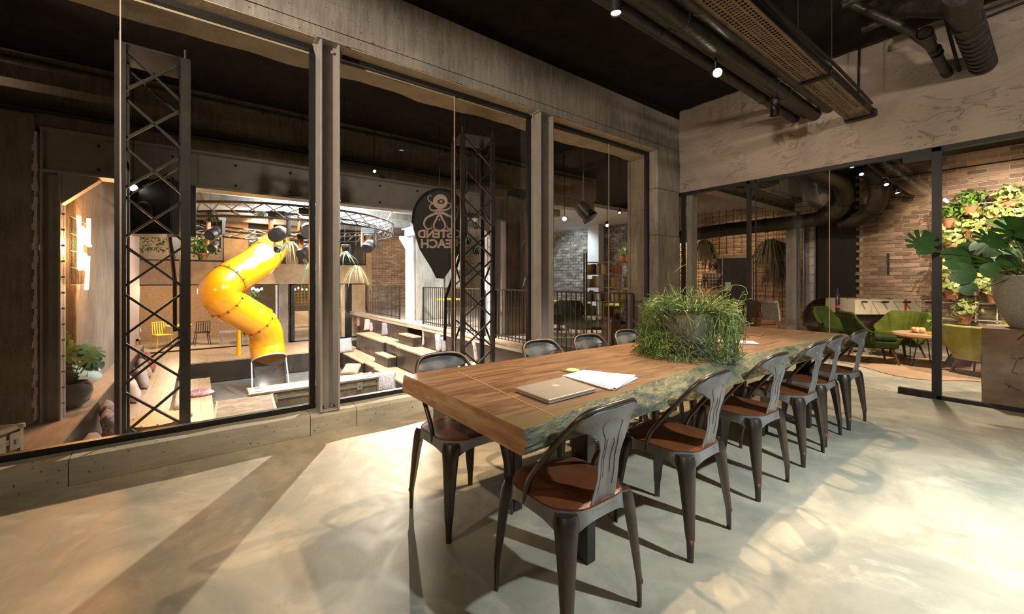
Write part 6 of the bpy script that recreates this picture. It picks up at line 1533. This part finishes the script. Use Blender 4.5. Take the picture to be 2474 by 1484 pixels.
# black wire grid in front of the orange brick wall
t = T('wall_grid', 'large black wire grid mounted on the orange brick wall', 'wire grid', (-6.2,YB-.12,0)); gx = [ -2.95+.21*k for k in range(29)]
for x in gx:
    z0 = 2.02 if xd0-.1 < x-6.2 < xd1+.1 else .25
    b = MB(); b.box(x-.006,x+.006,-.006,.006,z0,3.35); b.build('vertical_wire', M['blackmetal'], t)
for k in range(24):
    z = .3+.13*k
    if z < 2.0:
        b = MB(); b.box(gx[0],xd0-.12+6.2,-.006,.006,z-.005,z+.005); b.build('horizontal_wire', M['blackmetal'], t); b = MB(); b.box(xd1+.12+6.2,gx[-1],-.006,.006,z-.005,z+.005); b.build('horizontal_wire', M['blackmetal'], t)
    else: b = MB(); b.box(gx[0],gx[-1],-.006,.006,z-.005,z+.005); b.build('horizontal_wire', M['blackmetal'], t)
M['dkleaf'] = pm('dim_dry_foliage', (.035,.045,.015), (.09,.05,.03), 6, .8)
for px,py,r,lab,sd in ((1702,590,.55,'dark hanging plant left on the brick wall grid',61),(1862,590,.75,'large dark hanging plant on the grid beside the grey column',62),(1878,640,.5,'smaller dark trailing plant below the large one on the grid',63)):
    q = P(px,py,y=YB-.3); t = T('hanging_plant', lab, 'plant', q, group='hanging plants on the brick wall grid'); b = MB(); tuft(b,(0,0,.1),r,260,random.Random(sd),.9,.010); o = b.build('foliage', M['dkleaf'], t); o['kind'] = 'stuff'
    b = MB(); b.lathe([(0,-.1),(.09,-.1),(.12,.05),(0,.04)],n=14); b.build('basket', M['black'], t)
# big duct across in front of the brick wall, ducts in the lounge
def duct(label, pts, r, ribs_=False, n=26, mat='duct'):
    c_ = pts[0]; t = T('ventilation_duct', label, 'duct', c_, group='black ducts in the lounge'); pp = cr([p-c_ for p in pts], 8)
    rad = [r*(1+(.07 if (i%2 and ribs_) else 0)) for i in range(len(pp))]
    b = MB(); b.tube(pp, rad, n); b.build('tube', M[mat], t, smooth=True)
    for f in (.33,.66): i = int(len(pp)*f); d = (pp[i+1]-pp[i-1]).normalized(); b = MB(); b.tube([pp[i]-d*.03,pp[i]+d*.03], r*1.1, n); b.build('joint_collar', M['blackmetal'], t, smooth=True)
duct('long black duct running in front of the brick wall under the ceiling', [P(1600,585,d=10.6),P(1650,572,d=10.6),P(1750,556,d=10.3),P(1850,545,d=9.9),P(1960,532,d=9.2),P(2015,515,d=8.6),P(2040,480,d=8.3),P(2030,445,d=8.0),P(1975,420,d=7.6),P(1930,405,d=7.3)], .16)
duct('thick black duct bending down beside the brick wall', [P(2030,538,d=8.8),P(2075,528,d=8.5),P(2108,508,d=8.2),P(2122,475,d=8.0),P(2120,440,d=7.9),P(2105,415,d=7.8),P(2070,408,d=7.8)], .155)
duct('short ribbed flexible duct hanging beside the concrete block', [P(1945,425,d=7.6),P(1952,450,d=7.6),P(1962,475,d=7.6),P(1975,492,d=7.7),P(1988,478,d=7.9)], .10, True)
t = T('ceiling_unit', 'dark box-shaped unit at the top behind the dark glass post', 'ventilation unit', P(1815,440,d=8.0), TH); b = MB(); b.box(-.4,.42,-.2,.2,-.08,.16); b.build('housing', M['blackmetal'], t, bevel=.01); b = MB(); b.box(-.3,.3,-.205,-.2,-.05,.1); b.build('grille', M['black'], t)
# track lights in the lounge
t = T('light_track', 'dark lighting track crossing the lounge ceiling diagonally', 'light track', (0,0,0)); A = P(2085,382,d=7.2); A.z = 3.5; Bq = P(2222,492,d=9.3)
b = MB(); b.bar(P(2080,382,d=7.0),P(2220,492,d=8.4),.035); b.build('rail', M['blackmetal'], t)
for px,py,d,ax,ay,az,lab,bl in ((2166,458,7.7,-1.2,10,.5,'black cylinder spotlight left on the lounge track','bulbdim'),(2196,474,8.0,1.4,11.2,1.6,'black cylinder spotlight middle of the lounge track','lampblack'),(2210,488,8.2,1.6,11.2,1.4,'black cylinder spotlight at the end of the lounge track','lampblack'),(2057,396,7.2,-1,7,0,'small lit ceiling spot left in the lounge','bulbdim'),(2080,416,7.6,-1,7,0,'small lit ceiling spot below the other in the lounge','bulbdim'),(2140,440,7.6,-1,8,0,'small lit lamp beside the black duct bend','bulbdim')):
    q = P(px,py,d=d); spot(q, (ax,ay,az), lab, 'lounge spotlights', r=.038, L_=.15, stem=.0, bulb=bl, name='lounge_spotlight')
# ================================================================ LOUNGE
M['rug'] = pm('brown_cowhide', (.35,.20,.11), (.45,.28,.16), 1.5, .9, bump=.3, bscale=50)
t = T('cowhide_rug', 'brown cowhide rug under the round table in the lounge', 'rug', (-1.05,8.35,.001)); pts = []
for k in range(48): a = 2*PI*k/48; r = 1+.12*math.cos(4*a+.4)+.07*math.sin(7*a); pts.append((1.15*r*math.cos(a), .95*r*math.sin(a)))
b = MB(); b.prism(pts,0,.008); b.build('hide', M['rug'], t)
armchair(g0(2103,830,6.35), math.radians(-62), M['velvet'], 'dark green velvet armchair turned away, behind the last metal chair', False)
armchair(g0(2030,800,7.3), math.radians(-95), M['velvet'], 'dark green velvet armchair with studs, farthest left near the football table', False)
armchair(g0(2170,800,6.75), math.radians(158), M['velvetolive'], 'olive green fluted armchair facing the camera in front of the football table', True, studs=False, s=.96)
armchair(g0(2372,855,5.4), math.radians(-28), M['lime'], 'lime velvet armchair seen from the side, left of the wooden block', False, studs=False, s=.86)
armchair(g0(2372,800,6.2), math.radians(95), M['lime'], 'lime velvet armchair with studs mostly behind the big stone pot', False)
M['rtable'] = pm('rough_round_wood', (.50,.30,.17), (.36,.20,.11), 5, .5, stretch=(1,5,1)); M['stump'] = pm('driftwood_stump', (.28,.15,.085), (.16,.08,.045), 5, .85, bump=1, bscale=9)
q = P(2242,890,z=0); t = T('round_table', 'low round wooden lounge table on black hairpin legs', 'table', (q.x-.03,q.y+.25,0)); RT = Vector((q.x-.03,q.y+.25,0))
b = MB(); b.lathe([(0,.425),(.38,.425),(.40,.445),(.39,.475),(0,.478)],n=36,wob=.05); b.build('top', M['rtable'], t, smooth=True)
for a in (math.radians(-115),math.radians(-35),math.radians(90)):
    c_, s_ = math.cos(a), math.sin(a); tx, ty = -s_*.045, c_*.045
    b = MB(); b.tube([(.26*c_+tx,.26*s_+ty,.425),(.33*c_+tx*.4,.33*s_+ty*.4,.02),(.335*c_,.335*s_,.006),(.33*c_-tx*.4,.33*s_-ty*.4,.02),(.26*c_-tx,.26*s_-ty,.425)],.007,6); b.build('hairpin_leg', M['black'], t, smooth=True)
t = T('tree_stump', 'gnarled driftwood stump beside the round lounge table', 'stump', (RT.x+.42,RT.y+.25,0)); b = MB(); b.lathe([(0,0),(.26,0),(.22,.10),(.17,.22),(.20,.34),(.24,.40),(0,.41)],n=30,wob=.5); b.build('trunk', M['stump'], t, smooth=True)
b = MB(); b.lathe([(0,.41),(.30,.41),(.31,.44),(.30,.46),(0,.462)],n=30,wob=.1); b.build('cut_top', M['rtable'], t, smooth=True)
M['amber'] = pm('amber_mosaic_glass', (.55,.20,.05), (.95,.75,.45), 40, .2, coat=.5, lo=.45, hi=.55)
t = T('mosaic_bowl', 'amber mosaic glass candle bowl on the round lounge table', 'bowl', (RT.x-.10,RT.y-.05,.478)); b = MB(); b.lathe([(0,0),(.05,0),(.085,.03),(.085,.06),(.06,.085),(.052,.085),(.075,.058),(.05,.012),(0,.01)],n=26); b.build('bowl', M['amber'], t, smooth=True)
b = MB(); b.cyl((0,0,.01),(0,0,.03),.022,n=12); b.build('candle', M['paper'], t)
b = MB(); b.box(-.12,.12,-.08,.08,0,.02); o = b.build('magazine', M['yellow'], bevel=.002); o.location = (RT.x+.14,RT.y-.12,.478); o.rotation_euler = (0,0,.5); o['label'] = 'bright yellow magazine on the round lounge table'; o['category'] = 'magazine'
bush('potted_plant', (RT.x+.05,RT.y+.2,.478), .10, 40, 'small green plant in a clay pot on the round lounge table', .05, .07, leaf=.03)
# football table
M['cream2'] = pm('cream_table_panel', (.68,.56,.42), (.62,.50,.37), 4, .45); M['red'] = pm('red_stripe', (.6,.05,.03), rough=.4)
q = P(2105,770,d=8.0); t = T('football_table', 'cream football table with a red stripe against the brick wall', 'football table', (q.x,q.y,0), TH)
for args in ((-.62,.62,-.36,-.335),(-.62,.62,.335,.36),(-.62,-.595,-.335,.335),(.595,.62,-.335,.335)): b = MB(); b.box(*args,.62,.90); b.build('side_panel', M['cream2'], t)
b = MB(); b.box(-.595,.595,-.335,.335,.74,.76); b.build('pitch', M['brightleaf'], t)
b = MB(); b.box(.30,.345,-.364,-.36,.62,.90); b.build('stripe', M['red'], t)
b = MB(); b.box(.12,.22,-.3645,-.36,.645,.665); b.build('name_plate', M['black'], t)
for sx in (-1,1):
    for sy in (-1,1): b = MB(); b.box(sx*.54-.045,sx*.54+.045,sy*.28-.045,sy*.28+.045,0,.62); b.build('leg', M['black'], t)
b = MB(); b.box(-.56,.56,-.30,.30,.50,.62); b.build('undercarriage', M['black'], t)
for k in range(6):
    x = -.5+k*.2; b = MB(); b.cyl((x,-.60 if k%2 else -.42,.86),(x,.5,.86),.008,n=8); rod = b.build('rod', M['steel'], t)
    b = MB(); b.cyl((x,-.66 if k%2 else -.48,.86),(x,-.56 if k%2 else -.38,.86),.016,n=10); b.build('handle', M['black'], rod)
    for j in range(3): b = MB(); b.box(x-.012,x+.012,-.2+j*.2-.015,-.2+j*.2+.015,.78,.90); b.build('player', M['red'] if k%2 else M['paper'], rod)
b = MB(); b.box(-.12,.05,-.36,-.30,.90,.93); b.box(-.02,.10,-.36,-.30,.90,.92); b.build('score_counter', M['alum'], t)
q = P(2024,740,d=7.75); t = T('tall_bottle', 'thin dark upright bottle shape standing left of the football table', 'bottle', (q.x,q.y,.62)); b = MB(); b.lathe([(0,0),(.035,0),(.035,.35),(.015,.42),(.015,.5),(0,.5)],n=14); b.build('glass', M['mlens'], t, smooth=True)  # dark glass bottle, its red label band follows
b = MB(); b.lathe([(.0355,.12),(.0355,.16)],n=14); b.build('label_band', M['red'], t)
t = T('bottle_stand', 'dark stand under the tall bottle left of the football table', 'stand', (q.x,q.y,0)); b = MB(); b.cyl((0,0,0),(0,0,.02),.16,n=18); b.cyl((0,0,.02),(0,0,.6),.03,n=10); b.cyl((0,0,.6),(0,0,.619),.14,n=18); b.build('pedestal', M['black'], t)
# round dark wicker/leather chair in the dark corner
q = P(1985,780,d=8.4); t = T('round_lounge_chair', 'dark brown round studded leather chair in the dim corner by the black wall', 'armchair', (q.x,q.y,0), TH); M['dkbrown'] = pm('dark_brown_leather', (.045,.022,.014), rough=.4)
def bowlf(u, v): a = 2*PI*u; r = .42*math.sin(v*PI*.5)**.8; return (r*math.cos(a), .10-.32*(1-v)+.25*v*0, .50+r*math.sin(a)*.95)
b = MB(); b.sheet(lambda u, v: (lambda p: (p[0], -p[1]*.8, p[2]))(bowlf(u,max(v,.02))), 36, 8, (0,.03,0)); b.build('round_shell', M['dkbrown'], t, smooth=True)
b = MB(); b.lathe([(0,.28),(.3,.28),(.33,.33),(.3,.40),(0,.42)],n=28); b.build('seat', M['dkbrown'], t, smooth=True); b = MB(); b.cyl((0,0,0),(0,0,.28),.04,n=10); b.cyl((0,0,0),(0,0,.02),.25,n=20); b.build('pedestal', M['black'], t)
for k in range(22): a = 2*PI*k/22; b = MB(); b.lathe([(0,-.018),(.02,0),(0,.018)],(.42*math.cos(a),-.085,.50+.40*math.sin(a)),8); b.build('stud', M['blackmetal'], t)
# ---- timber block with the stone pot and monstera
M['block'] = pm('cracked_timber_block', (.24,.14,.08), (.13,.075,.045), 2.4, .75, bump=.6, bscale=9, c3=(.30,.21,.14), s3=2, stretch=(1,1,1.6))
t = T('timber_block', 'massive cracked timber block standing behind the right glass pane', 'wooden block', (0,0,0))
bx0, bx1, by0, by1 = -.42, .36, 6.36, 7.06
b = MB()
def face(o_, du, dv, nn):
    return lambda u, v: (lambda p: p+Vector(nn)*(.012*noise.noise(p*3.1)+.006*noise.noise(p*9)-(.012 if abs(noise.noise(p*1.7+Vector((3,1,2)))) < .018 else 0)))(Vector(o_)+Vector(du)*u+Vector(dv)*v)
b.grid(face((bx0,by0,0),(bx1-bx0,0,0),(0,0,.77),(0,-1,0)),60,60); b.grid(face((bx0,by1,0),(0,by0-by1,0),(0,0,.77),(-1,0,0)),50,60); b.grid(face((bx1,by0,0),(0,by1-by0,0),(0,0,.77),(1,0,0)),20,20); b.grid(face((bx0,by1,0),(bx1-bx0,0,0),(0,0,.77),(0,1,0)),20,20)
b.grid(face((bx0,by0,.77),(bx1-bx0,0,0),(0,by1-by0,0),(0,0,.3)),40,40); b.build('timber', M['block'], t, smooth='full')
b = MB(); rr = random.Random(8)
for k in range(9):
    x, z = rr.uniform(bx0+.1,bx1-.1), rr.uniform(.1,.7); pts = [Vector((x,by0-.008,z))]
    for j in range(6): pts.append(pts[-1]+Vector((rr.gauss(0,.04),0,rr.uniform(-.07,.03)*(1 if k%2 else -1)))); pts[-1].z = min(.76,max(.01,pts[-1].z)); pts[-1].x = min(bx1,max(bx0,pts[-1].x))
    b.tube(pts,[.004]*6+[.001],4)
b.build('cracks', M['soil'], t)
M['stonepot'] = pm('speckled_stone_pot', (.40,.36,.29), (.30,.28,.23), 45, .8, bump=.3, bscale=50, c3=(.22,.27,.27), s3=2.2)
px_, py_ = -.08, 6.72; t = T('monstera', 'large monstera in a tall speckled stone pot on the timber block', 'plant', (px_,py_,.775))
b = MB(); b.lathe([(0,0),(.17,0),(.20,.05),(.26,.20),(.295,.36),(.305,.53),(.285,.535),(.27,.48),(0,.46)],n=48); b.build('pot', M['stonepot'], t, smooth=True)
b = MB(); b.lathe([(0,.49),(.275,.485)],n=30); b.build('soil', M['soil'], t)
def rel(px, py, d): return P(px,py,d=d)-Vector((px_,py_,.775))
cv = Vector((-(-.6),-.8,.25))
for k,(px,py,d,s,rot,nm,sp_) in enumerate(((2222,590,4.3,.30,3.3,(.5,-.8,.2),True),(2300,625,4.25,.26,2.6,(.4,-.8,.3),False),(2315,660,4.2,.24,2.4,(.3,-.8,.2),False),(2390,580,4.1,.30,.6,(.5,-.6,.6),True),(2452,565,4.1,.36,3.9,(.5,-.8,.3),True),(2420,545,4.5,.26,1.0,(.3,-.5,.7),True),(2380,640,4.3,.20,5,(.3,-.8,.3),False),(2440,640,4.3,.22,4.2,(.5,-.7,.3),False),(2465,600,4.5,.3,2,(.4,-.7,.5),True),(2350,600,4.5,.24,.2,(.2,-.8,.5),False),(2400,655,4.1,.17,5.2,(.4,-.8,.2),False),(2345,700,4.15,.15,5,(.3,-.8,.1),False))):
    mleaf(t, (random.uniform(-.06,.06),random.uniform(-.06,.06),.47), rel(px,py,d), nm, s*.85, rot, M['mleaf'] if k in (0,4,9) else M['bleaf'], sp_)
for k in range(7):
    a = k*.9; mleaf(t, (0,0,.47), (.35*math.cos(a),.35*math.sin(a)+.1,.75+.12*(k%3)), (math.cos(a)*.4+.3,math.sin(a)*.4-.5,.6), .26, a*2, M['mleaf'], k%2 == 0)
# ---- plant trellis with terracotta pots on the brick wall
gy = YL-.14; M['wwire'] = pm('white_wire', (.75,.70,.60), rough=.5)
gx0_, gx1_ = P(2262,600,y=gy).x, 1.6; gz1 = P(2474,483,y=gy).z; gz1 = (gz1+P(2275,500,y=gy).z)/2
t = T('plant_trellis', 'white wire trellis carrying terracotta pots on the lounge brick wall', 'trellis', (0,gy,0))
nvx = int((gx1_-gx0_)/.25)
for k in range(nvx+1): x = gx0_+k*.25; b = MB(); b.box(x-.008,x+.008,-.008,.008,.5,gz1); b.build('vertical_wire', M['wwire'], t)
nz_ = 8
for k in range(nz_): z = gz1-k*.30; b = MB(); b.box(gx0_,gx1_,-.008,.008,z-.007,z+.007); b.build('horizontal_wire', M['wwire'], t)
M['vleaf'] = pm('variegated_yellow_green_leaf', (.35,.48,.09), (.62,.62,.28), 10, .5); pots = [(2344,506,'dark'),(2435,494,'lit'),(2296,538,'dark'),(2400,540,'v'),(2350,565,'v'),(2450,540,'v'),(2300,590,'v'),(2380,600,'v'),(2455,580,'v'),(2290,665,'lit'),(2345,640,'v'),(2440,640,'v'),(2300,710,'v'),(2350,700,'v'),(2330,770,'lit'),(2405,720,'v')]
desc = ['top row, left pot with dark leaves','top row, right pot with bright leaves','second row, leftmost pot next to the dark post','hanging variegated plant under the top row','pale variegated plant in the middle of the second row','variegated plant at the right end of the second row','variegated plant low beside the dark post','variegated plant behind the raised monstera leaf','variegated plant at the right above the monstera','terracotta pot low beside the dark post with pale leaves','variegated plant between the monstera leaves','variegated plant behind the monstera stalks','trailing plant lower left of the trellis','pink-lit pot beside the stone pot','lowest trailing plant next to the lime chair','drooping plant against the stone pot']
for k,(px,py,kd) in enumerate(pots):
    q = P(px,py,y=gy-.12); s_ = 1.0; bush('wall_planter', (q.x,gy-.12,q.z-.10), .21 if kd != 'v' else .23, 90 if kd != 'v' else 130, desc[k]+' of the wall trellis' if 'trellis' not in desc[k] else desc[k], .105, .15, {'dark':'brightleaf','lit':'vleaf','v':'vleaf'}[kd], leaf=.052, group='terracotta planters on the lounge trellis', seed=k*3)
t = T('wall_pipe', 'thin dark pipe fixed along the top of the lounge brick wall', 'pipe', (0,YL-.04,3.35)); b = MB(); b.tube([(P(2130,440,y=YL).x,0,0),(3,0,0)],.012,6); b.build('conduit', M['black'], t)
b = MB(); b.box(P(2147,640,y=YL).x-.02,P(2147,640,y=YL).x+.015,YL-.03,YL+.0,P(2147,665,y=YL).z,P(2147,612,y=YL).z); o = b.build('iron_anchor', M['black']); o['label'] = 'short vertical iron anchor strip on the brick wall above the football table'; o['category'] = 'wall anchor'
# ================================================================ PERSON by the service door
def skin_body(name, joints, edges, mat, parent=None, sub=2, root=0):
    me = bpy.data.meshes.new(name); me.from_pydata([j[:3] for j in joints], edges, []); o = bpy.data.objects.new(name, me); C.objects.link(o)
    if parent: o.parent = parent
    m_ = o.modifiers.new('skin','SKIN'); m_.use_smooth_shade = True
    if not me.skin_vertices:
        bm = bmesh.new(); bm.from_mesh(me); bm.verts.layers.skin.verify(); bm.to_mesh(me); bm.free()
    for i, j in enumerate(joints):
        r = j[3]; me.skin_vertices[0].data[i].radius = r if isinstance(r, tuple) else (r, r)
    me.skin_vertices[0].data[root].use_root = True
    s_ = o.modifiers.new('sub','SUBSURF'); s_.levels = sub; s_.render_levels = sub
    me.materials.append(mat); return o
M['skin'] = pm('warm_skin', (.42,.24,.16), rough=.55); M['hair'] = pm('dark_hair', (.02,.014,.010), rough=.6)
def plaid():
    m = bpy.data.materials.new('plaid_shirt'); m.use_nodes = True; N, L = nodes_of(m); b = N['Principled BSDF']; tc = N.new('ShaderNodeTexCoord'); sep = N.new('ShaderNodeSeparateXYZ'); L.new(tc.outputs['Object'], sep.inputs[0])
    def line(sock, f):
        a = N.new('ShaderNodeMath'); a.operation = 'MULTIPLY'; a.inputs[1].default_value = f; L.new(sock, a.inputs[0]); c_ = N.new('ShaderNodeMath'); c_.operation = 'FRACT'; L.new(a.outputs[0], c_.inputs[0]); d = N.new('ShaderNodeMath'); d.operation = 'LESS_THAN'; d.inputs[1].default_value = .16; L.new(c_.outputs[0], d.inputs[0]); return d.outputs[0]
    a = N.new('ShaderNodeMath'); a.operation = 'MAXIMUM'; L.new(line(sep.outputs['X'],12), a.inputs[0]); L.new(line(sep.outputs['Z'],11), a.inputs[1])
    x = N.new('ShaderNodeMix'); x.data_type = 'RGBA'; x.inputs[6].default_value = (.05,.035,.03,1); x.inputs[7].default_value = (.26,.21,.18,1); L.new(a.outputs[0], x.inputs[0]); L.new(x.outputs[2], b.inputs['Base Color']); b.inputs['Roughness'].default_value = .8; return m
q = P(1722,700,d=11.2); t = T('person', 'person in a plaid shirt with dark hair standing before the brick wall grid', 'person', (q.x,q.y,0), TH+PI*.85)
J = [(0,0,.95,(.15,.11)),(0,0,1.08,(.135,.10)),(0,.01,1.22,(.16,.11)),(0,.0,1.38,(.17,.10)),(0,-.005,1.46,(.07,.06)),(0,.0,1.54,(.055,.055)),(0,.01,1.60,(.075,.085)),(0,.01,1.69,(.07,.085)),
     (.19,0,1.38,.06),(.24,-.02,1.12,.045),(.20,.14,.98,.035),(.17,.22,.95,(.03,.02)),(-.19,0,1.38,.06),(-.24,-.02,1.12,.045),(-.20,.14,.98,.035),(-.17,.22,.95,(.03,.02)),
     (.095,0,.85,.088),(.10,.01,.48,.06),(.10,-.02,.10,.042),(.105,.10,.035,(.045,.03)),(-.095,0,.85,.088),(-.10,.01,.48,.06),(-.10,-.02,.10,.042),(-.105,.10,.035,(.045,.03))]
E_ = [(0,1),(1,2),(2,3),(3,4),(4,5),(5,6),(6,7),(3,8),(8,9),(9,10),(10,11),(3,12),(12,13),(13,14),(14,15),(0,16),(16,17),(17,18),(18,19),(0,20),(20,21),(21,22),(22,23)]
skin_body('body', J, E_, M['skin'], t)
JS = [(0,0,.93,(.165,.125)),(0,0,1.08,(.15,.115)),(0,.01,1.22,(.172,.122)),(0,0,1.37,(.178,.11)),(0,-.005,1.45,(.08,.07)),(.19,0,1.385,.072),(.245,-.02,1.12,.056),(.205,.12,.99,.045),(-.19,0,1.385,.072),(-.245,-.02,1.12,.056),(-.205,.12,.99,.045)]
skin_body('shirt', JS, [(0,1),(1,2),(2,3),(3,4),(3,5),(5,6),(6,7),(3,8),(8,9),(9,10)], plaid(), t)
M['trouser'] = pm('light_trousers', (.50,.42,.36), rough=.8)
skin_body('trousers', [(0,0,.95,(.15,.12)),(.10,0,.84,.10),(.10,.01,.48,.072),(.10,-.015,.10,.058),(-.10,0,.84,.10),(-.10,.01,.48,.072),(-.10,-.015,.10,.058)], [(0,1),(1,2),(2,3),(0,4),(4,5),(5,6)], M['trouser'], t)
b = MB(); b.lathe([(0,-.135),(.07,-.12),(.105,-.04),(.108,.02),(.09,.08),(.05,.112),(0,.12)],(0,-.022,1.665),20,.1); b.build('hair', M['hair'], t, smooth=True)
for sx in (-.105,.105): b = MB(); b.box(sx-.05,sx+.05,-.08,.18,0,.07); b.build('shoe', M['black'], t, bevel=.025)
for sx in (-.03,.03): b = MB(); b.lathe([(0,-.008),(.009,0),(0,.008)],(sx,.098,1.64),8); b.build('eye', M['hair'], t)
b = MB(); b.tube([(0,.085,1.645),(0,.112,1.605),(0,.09,1.595)],[.006,.013,.008],8); b.build('nose', M['skin'], t, smooth=True)
